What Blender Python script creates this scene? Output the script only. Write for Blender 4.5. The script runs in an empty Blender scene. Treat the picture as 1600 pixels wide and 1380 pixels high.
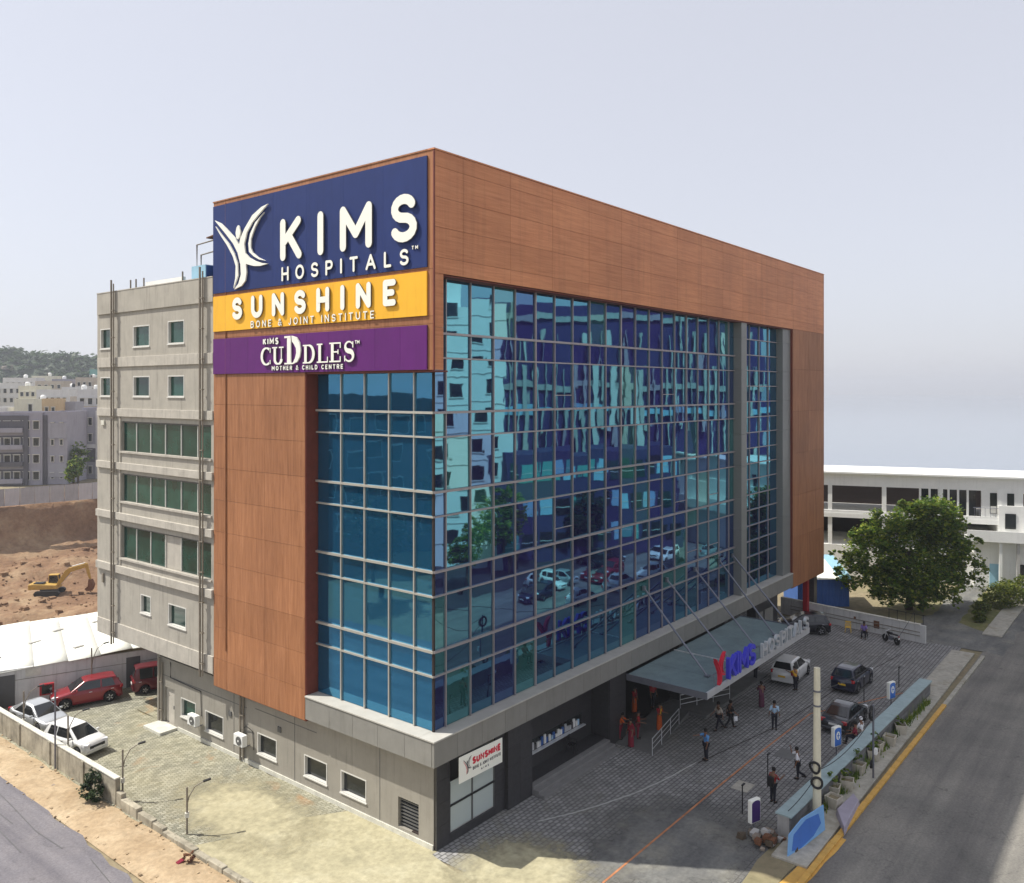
import bpy, bmesh, math, random
from mathutils import Vector, Matrix, noise as mnoise

R = math.radians
random.seed(7)
scene = bpy.context.scene
COL = scene.collection

# ------------------------------------------------------------------ camera
cam_data = bpy.data.cameras.new('camera')
cam_data.sensor_width = 36.0
cam_data.lens = 1314.0 / 1600.0 * 36.0
cam_data.shift_y = -80.0 / 1600.0
cam_data.clip_start = 0.5
cam_data.clip_end = 9000.0
cam = bpy.data.objects.new('camera', cam_data)
COL.objects.link(cam)
cam.location = (-26.965, -25.858, 20.8)
cam.rotation_euler = (R(90), 0, R(38.5 - 90))
scene.camera = cam

# ------------------------------------------------------------------ sky and sun
SUN_EL = R(54)
SUN_H = Vector((-0.52, 0.854))            # horizontal direction towards the sun
world = bpy.data.worlds.new('World')
scene.world = world
world.use_nodes = True
wn, wl = world.node_tree.nodes, world.node_tree.links
wn.clear()
sky = wn.new('ShaderNodeTexSky')
sky.sky_type = 'NISHITA'
sky.sun_disc = False
sky.sun_elevation = SUN_EL
sky.sun_rotation = math.atan2(SUN_H.x, SUN_H.y)
sky.altitude = 0
sky.air_density = 1.0
sky.dust_density = 1.5
sky.ozone_density = 2.0
hsv = wn.new('ShaderNodeHueSaturation')
hsv.inputs['Saturation'].default_value = 0.52
bg = wn.new('ShaderNodeBackground')
bg.inputs['Strength'].default_value = 0.13
wo = wn.new('ShaderNodeOutputWorld')
wl.new(sky.outputs[0], hsv.inputs['Color'])
# an even milky haze veils the clear-sky gradient in every direction
veil = wn.new('ShaderNodeMix'); veil.data_type = 'RGBA'
veil.inputs[0].default_value = 0.75
veil.inputs[7].default_value = (3.10, 3.14, 3.50, 1)
wl.new(hsv.outputs[0], veil.inputs[6])
wl.new(veil.outputs[2], bg.inputs[0])
wl.new(bg.outputs[0], wo.inputs[0])

sun_data = bpy.data.lights.new('sun', 'SUN')
sun_data.energy = 3.5
sun_data.angle = R(0.6)
sun_data.color = (1.0, 0.95, 0.86)
sun = bpy.data.objects.new('sun', sun_data)
COL.objects.link(sun)
sd = Vector((SUN_H.x * math.cos(SUN_EL), SUN_H.y * math.cos(SUN_EL), math.sin(SUN_EL)))
sun.rotation_euler = sd.to_track_quat('Z', 'Y').to_euler()
sun.location = (-60, 80, 120)

scene.view_settings.view_transform = 'Standard'
scene.view_settings.look = 'None'
scene.view_settings.gamma = 1.0
scene.view_settings.exposure = 0.78
scene.cycles.max_bounces = 8
scene.cycles.volume_bounces = 0
scene.cycles.transparent_max_bounces = 8
scene.cycles.caustics_reflective = False
scene.cycles.caustics_refractive = False
scene.cycles.sample_clamp_indirect = 6.0

# ------------------------------------------------------------------ mesh helpers
class MB:
    def __init__(s):
        s.v = []; s.f = []; s.m = []
    def add(s, vs, fs, mi=0):
        o = len(s.v)
        s.v.extend(tuple(map(float, p)) for p in vs)
        for f in fs:
            s.f.append(tuple(i + o for i in f)); s.m.append(mi)
        return s
    def box(s, x0, x1, y0, y1, z0, z1, mi=0):
        vs = [(x0,y0,z0),(x1,y0,z0),(x1,y1,z0),(x0,y1,z0),(x0,y0,z1),(x1,y0,z1),(x1,y1,z1),(x0,y1,z1)]
        return s.add(vs, [(0,3,2,1),(4,5,6,7),(0,1,5,4),(1,2,6,5),(2,3,7,6),(3,0,4,7)], mi)
    def obox(s, c, size, rot=None, mi=0):
        hx, hy, hz = size[0]/2, size[1]/2, size[2]/2
        M = rot if rot is not None else Matrix.Identity(3)
        c = Vector(c)
        vs = [c + M @ Vector(p) for p in ((-hx,-hy,-hz),(hx,-hy,-hz),(hx,hy,-hz),(-hx,hy,-hz),(-hx,-hy,hz),(hx,-hy,hz),(hx,hy,hz),(-hx,hy,hz))]
        return s.add(vs, [(0,3,2,1),(4,5,6,7),(0,1,5,4),(1,2,6,5),(2,3,7,6),(3,0,4,7)], mi)
    def bar(s, a, b, w, h=None, mi=0):
        a, b = Vector(a), Vector(b); d = b - a
        q = d.to_track_quat('X', 'Z').to_matrix()
        return s.obox((a + b) / 2, (d.length, w, h or w), q, mi)
    def tube(s, pts, r, n=8, mi=0, cap=True):
        pts = [Vector(p) for p in pts]
        rs = r if isinstance(r, (list, tuple)) else [r] * len(pts)
        vs, fs = [], []
        for i, p in enumerate(pts):
            d = (pts[min(i+1, len(pts)-1)] - pts[max(i-1, 0)])
            q = d.to_track_quat('Z', 'Y').to_matrix() if d.length > 1e-9 else Matrix.Identity(3)
            for k in range(n):
                a = 2 * math.pi * k / n
                vs.append(p + q @ Vector((math.cos(a) * rs[i], math.sin(a) * rs[i], 0)))
        for i in range(len(pts) - 1):
            for k in range(n):
                fs.append((i*n+k, i*n+(k+1) % n, (i+1)*n+(k+1) % n, (i+1)*n+k))
        if cap:
            fs.append(tuple(range(n-1, -1, -1))); fs.append(tuple((len(pts)-1)*n + k for k in range(n)))
        return s.add(vs, fs, mi)
    def lathe(s, prof, c=(0,0,0), n=16, mi=0, axis='Z'):
        vs, fs = [], []
        for r, z in prof:
            for k in range(n):
                a = 2 * math.pi * k / n
                p = (math.cos(a)*r, math.sin(a)*r, z)
                if axis == 'Y': p = (p[0], p[2], p[1])
                if axis == 'X': p = (p[2], p[0], p[1])
                vs.append((p[0]+c[0], p[1]+c[1], p[2]+c[2]))
        for i in range(len(prof)-1):
            for k in range(n):
                fs.append((i*n+k, i*n+(k+1) % n, (i+1)*n+(k+1) % n, (i+1)*n+k))
        fs.append(tuple(range(n-1,-1,-1))); fs.append(tuple((len(prof)-1)*n+k for k in range(n)))
        return s.add(vs, fs, mi)
    def prism(s, poly, fn, d0, d1, mi=0):
        """poly: 2D outline, fn(u, v, d) -> 3D point"""
        n = len(poly)
        vs = [fn(u, v, d0) for u, v in poly] + [fn(u, v, d1) for u, v in poly]
        fs = [tuple(range(n-1,-1,-1)), tuple(range(n, 2*n))]
        for i in range(n):
            j = (i+1) % n
            fs.append((i, j, n+j, n+i))
        return s.add(vs, fs, mi)
    def quad(s, a, b, c, d, mi=0):
        return s.add([a, b, c, d], [(0,1,2,3)], mi)
    def grid(s, nx, ny, fn, mi=0):
        vs = [fn(i/nx, j/ny) for j in range(ny+1) for i in range(nx+1)]
        fs = [(j*(nx+1)+i, j*(nx+1)+i+1, (j+1)*(nx+1)+i+1, (j+1)*(nx+1)+i) for j in range(ny) for i in range(nx)]
        return s.add(vs, fs, mi)
    def data(s, name, mats, smooth=False, recalc=True):
        me = bpy.data.meshes.new(name)
        me.from_pydata(s.v, [], s.f)
        if not isinstance(mats, (list, tuple)): mats = [mats]
        for m in mats: me.materials.append(m)
        if len(mats) > 1: me.polygons.foreach_set('material_index', s.m)
        if recalc:
            b = bmesh.new(); b.from_mesh(me)
            bmesh.ops.recalc_face_normals(b, faces=b.faces)
            b.to_mesh(me); b.free()
        if smooth:
            me.polygons.foreach_set('use_smooth', [True]*len(me.polygons))
        me.update()
        return me
    def build(s, name, mats, parent=None, smooth=False, bevel=0, seg=2, recalc=True):
        o = link(name, s.data(name, mats, smooth, recalc), parent)
        if bevel:
            md = o.modifiers.new('bevel', 'BEVEL'); md.width = bevel; md.segments = seg
            md.limit_method = 'ANGLE'; md.angle_limit = R(30)
        return o

def link(name, data, parent=None):
    o = bpy.data.objects.new(name, data)
    COL.objects.link(o)
    if parent is not None: o.parent = parent
    return o

def tag(o, label=None, cat=None, group=None, kind=None):
    if label: o['label'] = label
    if cat: o['category'] = cat
    if group: o['group'] = group
    if kind: o['kind'] = kind
    return o

def thing(name, label, cat, loc=(0,0,0), rz=0.0, group=None):
    o = bpy.data.objects.new(name, None)
    COL.objects.link(o)
    o.empty_display_size = 0.3
    o.location = loc; o.rotation_euler = (0, 0, rz)
    return tag(o, label, cat, group)

def copy_tree(o, parent=None):
    c = o.copy(); COL.objects.link(c)
    if parent is not None: c.parent = parent
    for ch in list(o.children): copy_tree(ch, c)
    return c

def bx(x0, x1, y0, y1, z0, z1): return MB().box(x0, x1, y0, y1, z0, z1)

# ------------------------------------------------------------------ material helpers
MATS = {}
def new_mat(name):
    m = bpy.data.materials.new(name); m.use_nodes = True
    nt = m.node_tree; nt.nodes.clear()
    out = nt.nodes.new('ShaderNodeOutputMaterial')
    b = nt.nodes.new('ShaderNodeBsdfPrincipled')
    nt.links.new(b.outputs[0], out.inputs[0])
    MATS[name] = m
    return m, nt, b, out

def nd(nt, typ, **kw):
    n = nt.nodes.new(typ)
    for k, v in kw.items():
        if k.startswith('i_'):
            key = k[2:].replace('_', ' ')
            n.inputs[key].default_value = v
        else: setattr(n, k, v)
    return n

def ramp(nt, fac, stops):
    r = nt.nodes.new('ShaderNodeValToRGB')
    el = r.color_ramp.elements
    while len(el) > 1: el.remove(el[-1])
    el[0].position = stops[0][0]; el[0].color = (*stops[0][1], 1)
    for p, c in stops[1:]:
        e = el.new(p); e.color = (*c, 1)
    nt.links.new(fac, r.inputs[0])
    return r.outputs[0]

def coords(nt, kind='Object', scale=(1,1,1), rot=(0,0,0)):
    if kind == 'World':
        g = nt.nodes.new('ShaderNodeNewGeometry'); src = g.outputs['Position']
    else:
        t = nt.nodes.new('ShaderNodeTexCoord'); src = t.outputs[kind]
    mp = nt.nodes.new('ShaderNodeMapping')
    mp.inputs['Scale'].default_value = scale; mp.inputs['Rotation'].default_value = rot
    nt.links.new(src, mp.inputs[0])
    return mp.outputs[0]

def noise_fac(nt, vec, scale, detail=4, rough=0.6, dist=0.0):
    n = nd(nt, 'ShaderNodeTexNoise')
    n.inputs['Scale'].default_value = scale; n.inputs['Detail'].default_value = detail
    n.inputs['Roughness'].default_value = rough; n.inputs['Distortion'].default_value = dist
    nt.links.new(vec, n.inputs['Vector'])
    return n.outputs[0]

def mix(nt, fac, a, b, mode='MIX'):
    m = nt.nodes.new('ShaderNodeMix'); m.data_type = 'RGBA'; m.blend_type = mode
    for sock, val in ((m.inputs[0], fac), (m.inputs[6], a), (m.inputs[7], b)):
        if hasattr(val, 'is_linked'): nt.links.new(val, sock)
        elif isinstance(val, (int, float)): sock.default_value = val
        else: sock.default_value = (*val, 1)
    return m.outputs[2]

def bump(nt, b, h, strength=0.3, dist=0.02):
    n = nt.nodes.new('ShaderNodeBump')
    n.inputs['Strength'].default_value = strength; n.inputs['Distance'].default_value = dist
    nt.links.new(h, n.inputs['Height']); nt.links.new(n.outputs[0], b.inputs['Normal'])

def sc(c, k): return tuple(min(1.0, x * k) for x in c)

def pm(name, col, rough=0.7, var=0.15, scale=2.0, metal=0.0, bumps=0.0, coord='Object', streak=0.0, spec=0.4, rnd=0.0, coat=0.0):
    """painted / plain surface with two scales of tone variation, optional vertical rain streaks"""
    m, nt, b, out = new_mat(name)
    v = coords(nt, coord)
    f1 = noise_fac(nt, v, scale, 6, 0.65)
    c = ramp(nt, f1, [(0.25, sc(col, 1 - var)), (0.75, sc(col, 1 + var))])
    if streak:
        v2 = coords(nt, coord, (1.5, 1.5, 0.12))
        f2 = noise_fac(nt, v2, 2.2, 5, 0.7)
        s2 = ramp(nt, f2, [(0.52, (1,1,1)), (0.75, (1-streak,)*3)])
        c = mix(nt, 1.0, c, s2, 'MULTIPLY')
    if rnd:
        oi = nt.nodes.new('ShaderNodeObjectInfo')
        s3 = ramp(nt, oi.outputs['Random'], [(0, (1-rnd,)*3), (1, (1,)*3)])
        c = mix(nt, 1.0, c, s3, 'MULTIPLY')
    nt.links.new(c, b.inputs['Base Color'])
    b.inputs['Roughness'].default_value = rough; b.inputs['Metallic'].default_value = metal
    b.inputs['Specular IOR Level'].default_value = spec
    if coat:
        b.inputs['Coat Weight'].default_value = coat; b.inputs['Coat Roughness'].default_value = 0.05
    if bumps:
        f3 = noise_fac(nt, v, scale * 8, 5, 0.7)
        bump(nt, b, f3, bumps)
    return m
# ------------------------------------------------------------------ materials
def paver_mat(name, c1, c2, mortar, bw, rh, ms, stain, rot=0.0, dirt=(0.33, 0.27, 0.17), dirt_amt=0.5):
    m, nt, b, out = new_mat(name)
    v = coords(nt, 'World', (1,1,1), (0,0,rot))
    t = nd(nt, 'ShaderNodeTexBrick')
    t.offset = 0.5
    nt.links.new(v, t.inputs['Vector'])
    t.inputs['Color1'].default_value = (*c1, 1); t.inputs['Color2'].default_value = (*c2, 1)
    t.inputs['Mortar'].default_value = (*mortar, 1)
    t.inputs['Scale'].default_value = 1.0; t.inputs['Mortar Size'].default_value = ms
    t.inputs['Mortar Smooth'].default_value = 0.3; t.inputs['Bias'].default_value = 0.0
    t.inputs['Brick Width'].default_value = bw; t.inputs['Row Height'].default_value = rh
    big = noise_fac(nt, v, 0.16, 6, 0.62, 0.4)
    c = mix(nt, ramp(nt, big, [(0.42, (0,0,0)), (0.70, (dirt_amt,)*3)]), t.outputs[0], dirt)
    med = noise_fac(nt, v, 1.1, 6, 0.7)
    c = mix(nt, 1.0, c, ramp(nt, med, [(0.25, (0.72,)*3), (0.7, (1.12,)*3)]), 'MULTIPLY')
    st = noise_fac(nt, v, 0.35, 4, 0.55, 1.2)
    c = mix(nt, ramp(nt, st, [(0.60, (0,0,0)), (0.78, (0.55,)*3)]), c, stain)
    nt.links.new(c, b.inputs['Base Color'])
    b.inputs['Roughness'].default_value = 0.85
    b.inputs['Specular IOR Level'].default_value = 0.25
    bump(nt, b, t.outputs['Fac'], -0.5, 0.01)
    return m

def ground_mat(name, c1, c2, c3, s1=0.15, s2=2.5, rough=0.95, bmp=0.6, bd=0.05, tracks=None):
    m, nt, b, out = new_mat(name)
    v = coords(nt, 'World')
    f1 = noise_fac(nt, v, s1, 8, 0.65, 0.3)
    f2 = noise_fac(nt, v, s2, 8, 0.7)
    c = ramp(nt, f1, [(0.3, c1), (0.5, c2), (0.72, c3)])
    c = mix(nt, 1.0, c, ramp(nt, f2, [(0.25, (0.7,)*3), (0.75, (1.25,)*3)]), 'MULTIPLY')
    if tracks:      # wheel polish along the lane, oil spots, patched seams
        f4 = noise_fac(nt, coords(nt, 'World', tracks), 1.0, 4, 0.6)
        c = mix(nt, 1.0, c, ramp(nt, f4, [(0.35, (0.74, 0.74, 0.76)), (0.65, (1.12, 1.12, 1.10))]), 'MULTIPLY')
        f5 = noise_fac(nt, v, 0.9, 3, 0.5)
        c = mix(nt, ramp(nt, f5, [(0.68, (0,0,0)), (0.76, (0.6,)*3)]), c, (0.05, 0.048, 0.045))
        vo = nd(nt, 'ShaderNodeTexVoronoi', feature='DISTANCE_TO_EDGE'); vo.inputs['Scale'].default_value = 0.22
        wp = nd(nt, 'ShaderNodeTexNoise'); wp.inputs['Scale'].default_value = 0.7; wp.inputs['Detail'].default_value = 5; nt.links.new(v, wp.inputs['Vector'])
        w1 = nd(nt, 'ShaderNodeVectorMath', operation='SCALE'); w1.inputs['Scale'].default_value = 2.6; nt.links.new(wp.outputs['Color'], w1.inputs[0])
        w2 = nd(nt, 'ShaderNodeVectorMath', operation='ADD'); nt.links.new(coords(nt, 'World', (1,1,0)), w2.inputs[0]); nt.links.new(w1.outputs[0], w2.inputs[1])
        nt.links.new(w2.outputs[0], vo.inputs['Vector'])
        c = mix(nt, ramp(nt, vo.outputs['Distance'], [(0.0, (0.40,)*3), (0.006, (0,0,0))]), c, (0.06, 0.058, 0.055))
    nt.links.new(c, b.inputs['Base Color'])
    b.inputs['Roughness'].default_value = rough; b.inputs['Specular IOR Level'].default_value = 0.2
    bump(nt, b, f2, bmp, bd)
    return m

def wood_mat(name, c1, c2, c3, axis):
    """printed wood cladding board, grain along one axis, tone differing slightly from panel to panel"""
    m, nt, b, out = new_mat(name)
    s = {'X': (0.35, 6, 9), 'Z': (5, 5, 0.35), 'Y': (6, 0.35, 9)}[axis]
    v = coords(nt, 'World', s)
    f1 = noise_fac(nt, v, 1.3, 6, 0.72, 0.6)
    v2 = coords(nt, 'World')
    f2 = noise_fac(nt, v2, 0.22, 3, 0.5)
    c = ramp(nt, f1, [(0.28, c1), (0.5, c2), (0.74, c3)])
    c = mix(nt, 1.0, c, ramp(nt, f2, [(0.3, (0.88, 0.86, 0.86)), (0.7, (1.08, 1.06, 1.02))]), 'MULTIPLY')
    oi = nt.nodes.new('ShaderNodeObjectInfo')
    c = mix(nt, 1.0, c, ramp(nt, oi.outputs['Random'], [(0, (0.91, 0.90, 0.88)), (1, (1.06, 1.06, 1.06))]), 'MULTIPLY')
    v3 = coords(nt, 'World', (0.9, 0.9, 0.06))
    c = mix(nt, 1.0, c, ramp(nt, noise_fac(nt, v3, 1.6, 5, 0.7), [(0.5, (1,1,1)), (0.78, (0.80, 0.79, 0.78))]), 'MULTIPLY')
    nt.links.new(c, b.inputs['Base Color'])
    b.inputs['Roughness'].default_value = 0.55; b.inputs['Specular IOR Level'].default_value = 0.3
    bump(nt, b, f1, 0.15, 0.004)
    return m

def glass_wall_mat(name, tint, body, wav=0.010, rough=0.02, see=0.0, seecol=(0.2,0.5,0.7), wscale=0.55):
    """reflective coated facade glass: each pane bows a little, so what it mirrors swims"""
    m, nt, b, out = new_mat(name)
    nt.nodes.remove(b)
    v = coords(nt, 'World', (1, 1, 0.8))
    oi = nt.nodes.new('ShaderNodeObjectInfo')
    add = nd(nt, 'ShaderNodeVectorMath', operation='SCALE')
    cmb = nt.nodes.new('ShaderNodeCombineXYZ')
    for k in range(3): nt.links.new(oi.outputs['Random'], cmb.inputs[k])
    nt.links.new(cmb.outputs[0], add.inputs[0]); add.inputs['Scale'].default_value = 37.0
    ad2 = nd(nt, 'ShaderNodeVectorMath', operation='ADD')
    nt.links.new(v, ad2.inputs[0]); nt.links.new(add.outputs[0], ad2.inputs[1])
    h = noise_fac(nt, ad2.outputs[0], wscale, 2, 0.4, 0.5)
    bm_ = nt.nodes.new('ShaderNodeBump'); bm_.inputs['Strength'].default_value = 1.0
    bm_.inputs['Distance'].default_value = wav; nt.links.new(h, bm_.inputs['Height'])
    gl = nd(nt, 'ShaderNodeBsdfGlossy'); gl.inputs['Roughness'].default_value = rough
    tc = mix(nt, 1.0, tint, ramp(nt, oi.outputs['Random'], [(0, (0.80, 0.84, 0.88)), (1, (1.0, 1.0, 1.0))]), 'MULTIPLY')
    nt.links.new(tc, gl.inputs['Color']); nt.links.new(bm_.outputs[0], gl.inputs['Normal'])
    df = nd(nt, 'ShaderNodeBsdfDiffuse'); df.inputs['Color'].default_value = (*body, 1)
    inner = df.outputs[0]
    if see:
        tr = nd(nt, 'ShaderNodeBsdfTransparent'); tr.inputs['Color'].default_value = (*seecol, 1)
        mx0 = nt.nodes.new('ShaderNodeMixShader'); mx0.inputs[0].default_value = see
        nt.links.new(df.outputs[0], mx0.inputs[1]); nt.links.new(tr.outputs[0], mx0.inputs[2])
        inner = mx0.outputs[0]
    fr = nd(nt, 'ShaderNodeLayerWeight'); fr.inputs['Blend'].default_value = 0.35
    rg = ramp(nt, fr.outputs['Fresnel'], [(0.0, (0.62,)*3 if not see else (0.30,)*3), (1.0, (0.95,)*3)])
    mx = nt.nodes.new('ShaderNodeMixShader')
    nt.links.new(rg, mx.inputs[0]); nt.links.new(inner, mx.inputs[1]); nt.links.new(gl.outputs[0], mx.inputs[2])
    nt.links.new(mx.outputs[0], out.inputs[0])
    return m

def window_mat(name, col, rough=0.06, spec=0.4):
    m, nt, b, out = new_mat(name)
    v = coords(nt, 'World')
    f = noise_fac(nt, v, 0.8, 3, 0.5)
    oi = nt.nodes.new('ShaderNodeObjectInfo')
    c = ramp(nt, f, [(0.3, sc(col, 0.6)), (0.7, sc(col, 1.3))])
    c = mix(nt, 1.0, c, ramp(nt, oi.outputs['Random'], [(0, (0.55,)*3), (1, (1.15,)*3)]), 'MULTIPLY')
    nt.links.new(c, b.inputs['Base Color'])
    b.inputs['Roughness'].default_value = rough; b.inputs['Specular IOR Level'].default_value = spec
    b.inputs['IOR'].default_value = 1.6
    return m

M = {}
M['wood_h_lifted'] = wood_mat('cladding_grain_across_brightened', (0.48,0.185,0.085), (0.60,0.25,0.118), (0.69,0.32,0.158), 'X')  # same boards as the side, coloured lighter to offset the front's shade
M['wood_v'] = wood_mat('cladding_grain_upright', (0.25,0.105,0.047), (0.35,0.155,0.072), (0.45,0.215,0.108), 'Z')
M['wood_edge'] = pm('cladding_return', (0.16,0.035,0.02), 0.6, 0.2)
M['backing'] = pm('dark_joint_backing', (0.03,0.02,0.018), 0.9, 0.1)
M['render_grey'] = pm('grey_cement_render', (0.39,0.365,0.315), 0.9, 0.14, 0.9, bumps=0.35, streak=0.32)
M['render_band'] = pm('light_cement_band', (0.46,0.43,0.375), 0.9, 0.16, 1.4, bumps=0.4, streak=0.32)
M['render_dark'] = pm('ground_floor_render', (0.30,0.28,0.24), 0.9, 0.12, 0.7, bumps=0.2, streak=0.25)
M['concrete'] = pm('raw_concrete', (0.42,0.41,0.39), 0.88, 0.16, 1.6, bumps=0.3, streak=0.2)
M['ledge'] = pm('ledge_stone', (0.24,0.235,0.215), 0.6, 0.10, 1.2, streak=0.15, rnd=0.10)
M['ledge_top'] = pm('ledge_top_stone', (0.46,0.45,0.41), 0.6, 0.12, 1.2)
M['granite'] = pm('dark_granite', (0.048,0.047,0.050), 0.32, 0.25, 5.0, spec=0.5, rnd=0.15)
M['pier'] = pm('grey_metal_pier', (0.25,0.26,0.25), 0.45, 0.08, 0.6, metal=0.3)
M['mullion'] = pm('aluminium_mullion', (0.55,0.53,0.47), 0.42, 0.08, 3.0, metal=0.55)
M['mullion_shade'] = pm('aluminium_mullion_shaded', (0.36,0.33,0.34), 0.42, 0.08, 3.0, metal=0.4)  # darker copy for the front glazing, shade put into its colour
M['pane'] = glass_wall_mat('blue_mirror_glass', (0.18,0.50,0.63), (0.016,0.009,0.095), wav=0.0045)
M['pane_b'] = glass_wall_mat('teal_mirror_glass', (0.22,0.50,0.58), (0.03,0.15,0.15), wav=0.005)
M['pane_c'] = glass_wall_mat('violet_reflection_glass', (0.17,0.34,0.56), (0.026,0.009,0.11), wav=0.005)  # violet body colour paints in dark reflections of shaded ground
M['pane_left'] = glass_wall_mat('blue_see_through_glass', (0.20,0.58,0.86), (0.015,0.16,0.34), wav=0.006, see=0.62, seecol=(0.30,0.72,0.95))
M['pane_green'] = window_mat('green_window_glass', (0.014,0.065,0.05))
M['pane_dark'] = window_mat('dark_window_glass', (0.02,0.024,0.025))
M['win_frame'] = pm('white_window_frame', (0.62,0.61,0.57), 0.5, 0.08)
M['win_dark'] = pm('dark_window_frame', (0.10,0.10,0.10), 0.5, 0.1)
M['pipe'] = pm('drain_pipe', (0.22,0.19,0.15), 0.6, 0.2, 2.0)
M['black'] = pm('black_plastic', (0.012,0.012,0.013), 0.5, 0.2)
M['sign_blue'] = pm('sign_blue', (0.018,0.036,0.150), 0.55, 0.10, 0.8, rnd=0.10, spec=0.2, streak=0.14)
M['sign_yellow'] = pm('sign_yellow', (0.90,0.48,0.035), 0.5, 0.06, 0.8, rnd=0.06, spec=0.25, streak=0.10)
M['sign_purple'] = pm('sign_purple', (0.115,0.014,0.155), 0.5, 0.08, 0.8, rnd=0.10, spec=0.25, streak=0.14)
M['letter_white'] = pm('letter_white', (0.88,0.88,0.80), 0.45, 0.03)
M['letter_side'] = pm('letter_return', (0.12,0.12,0.13), 0.5, 0.05)
M['letter_blue'] = pm('letter_blue', (0.06,0.06,0.62), 0.35, 0.06)
M['letter_red'] = pm('letter_red', (0.62,0.02,0.05), 0.35, 0.06)
M['steel'] = pm('brushed_steel', (0.72,0.73,0.74), 0.35, 0.08, metal=0.5)
M['steel_rod'] = pm('grey_steel_rod', (0.20,0.21,0.25), 0.4, 0.1, metal=0.6)
M['canopy'] = pm('canopy_sheet', (0.17,0.235,0.25), 0.42, 0.22, 0.9, streak=0.25)
M['yard'] = paver_mat('sandy_pavers', (0.40,0.39,0.31), (0.21,0.21,0.165), (0.13,0.12,0.08), 0.30, 0.17, 0.018, (0.44,0.21,0.07), 0.2, (0.38,0.34,0.20), 0.45)
M['court'] = paver_mat('grey_pavers', (0.36,0.355,0.345), (0.245,0.243,0.24), (0.09,0.088,0.088), 0.34, 0.24, 0.03, (0.20,0.19,0.15), 0.0, (0.17,0.165,0.15), 0.5)
M['asphalt'] = ground_mat('worn_asphalt', (0.17,0.165,0.15), (0.22,0.21,0.19), (0.27,0.255,0.225), 0.25, 9.0, 0.85, 0.35, 0.01, (0.04, 0.9, 0))
M['asphalt_left'] = ground_mat('bluish_asphalt', (0.15,0.145,0.165), (0.19,0.18,0.195), (0.235,0.22,0.225), 0.25, 9.0, 0.85, 0.35, 0.01, (0.9, 0.05, 0))
M['sand'] = ground_mat('sandy_verge', (0.33,0.24,0.145), (0.42,0.32,0.205), (0.50,0.40,0.27), 0.5, 4.0)
M['dust'] = ground_mat('pale_dusty_ground', (0.29,0.27,0.18), (0.40,0.365,0.24), (0.46,0.43,0.30), 0.5, 3.0, 0.95, 0.4, 0.02)
M['asphalt_dark'] = ground_mat('dark_asphalt', (0.035,0.034,0.04), (0.05,0.048,0.055), (0.07,0.066,0.07), 0.25, 9.0, 0.85, 0.35, 0.01, (0.04, 0.9, 0))
M['ground'] = ground_mat('dry_ground', (0.20,0.165,0.10), (0.27,0.225,0.145), (0.20,0.20,0.10), 0.05, 1.5)
M['earth'] = ground_mat('red_earth', (0.16,0.088,0.052), (0.255,0.155,0.09), (0.42,0.305,0.19), 0.11, 1.3, 0.97, 1.0, 0.35)
M['footpath'] = ground_mat('concrete_footpath', (0.34,0.32,0.27), (0.44,0.42,0.36), (0.30,0.27,0.20), 0.4, 3.0, 0.9, 0.4, 0.02)
M['kerb_yellow'] = pm('yellow_kerb_paint', (0.62,0.36,0.08), 0.7, 0.18, 2.0, bumps=0.2, coord='World')
M['line_white'] = pm('white_line', (0.50,0.50,0.47), 0.7, 0.35, 3.0, coord='World')
M['line_orange'] = pm('orange_line', (0.46,0.19,0.085), 0.7, 0.45, 2.0, coord='World')
M['wall_old'] = pm('stained_plaster_wall', (0.34,0.31,0.24), 0.95, 0.55, 0.9, bumps=0.6, streak=0.75, coord='World')
M['wall_cap'] = pm('pale_wall_coping', (0.58,0.57,0.50), 0.9, 0.25, 2.0, bumps=0.3, coord='World')
M['wall_white'] = pm('whitewashed_wall', (0.60,0.60,0.58), 0.9, 0.14, 0.8, bumps=0.2, streak=0.35, coord='World')
M['coping_blue'] = pm('pale_blue_coping', (0.33,0.43,0.44), 0.7, 0.15, 2.0, coord='World')
M['white'] = pm('white_paint', (0.80,0.80,0.77), 0.7, 0.06, 0.6, streak=0.10)
M['shed_roof'] = pm('white_sheet_roof', (0.82,0.82,0.74), 0.8, 0.06, 0.5, coord='World')
M['blue_sheet'] = pm('blue_sheet', (0.03,0.10,0.32), 0.5, 0.15, 1.5, streak=0.2)
M['blue_light'] = pm('pale_blue_sheet', (0.30,0.52,0.66), 0.5, 0.12, 1.5)
M['red_paint'] = pm('red_paint', (0.33,0.012,0.02), 0.5, 0.15)
M['bark'] = pm('bark', (0.10,0.075,0.05), 0.95, 0.35, 5.0, bumps=0.8)
M['cream_pole'] = pm('cream_concrete_pole', (0.72,0.68,0.52), 0.85, 0.12, 1.5, bumps=0.3, streak=0.25)
M['rubber'] = pm('tyre_rubber', (0.015,0.015,0.016), 0.8, 0.2)
M['rim'] = pm('wheel_rim', (0.50,0.50,0.52), 0.3, 0.1, metal=0.8)
M['car_glass'] = pm('car_glass', (0.012,0.014,0.016), 0.05, 0.2, spec=0.8)
M['lamp_glass'] = pm('headlamp_glass', (0.75,0.76,0.78), 0.1, 0.05, spec=0.7)
M['tail_glass'] = pm('tail_lamp_red', (0.42,0.015,0.02), 0.15, 0.05, spec=0.7)
M['plate_white'] = pm('plate_white', (0.75,0.75,0.72), 0.5, 0.05)
M['plate_yellow'] = pm('plate_yellow', (0.75,0.48,0.03), 0.5, 0.05)
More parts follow.
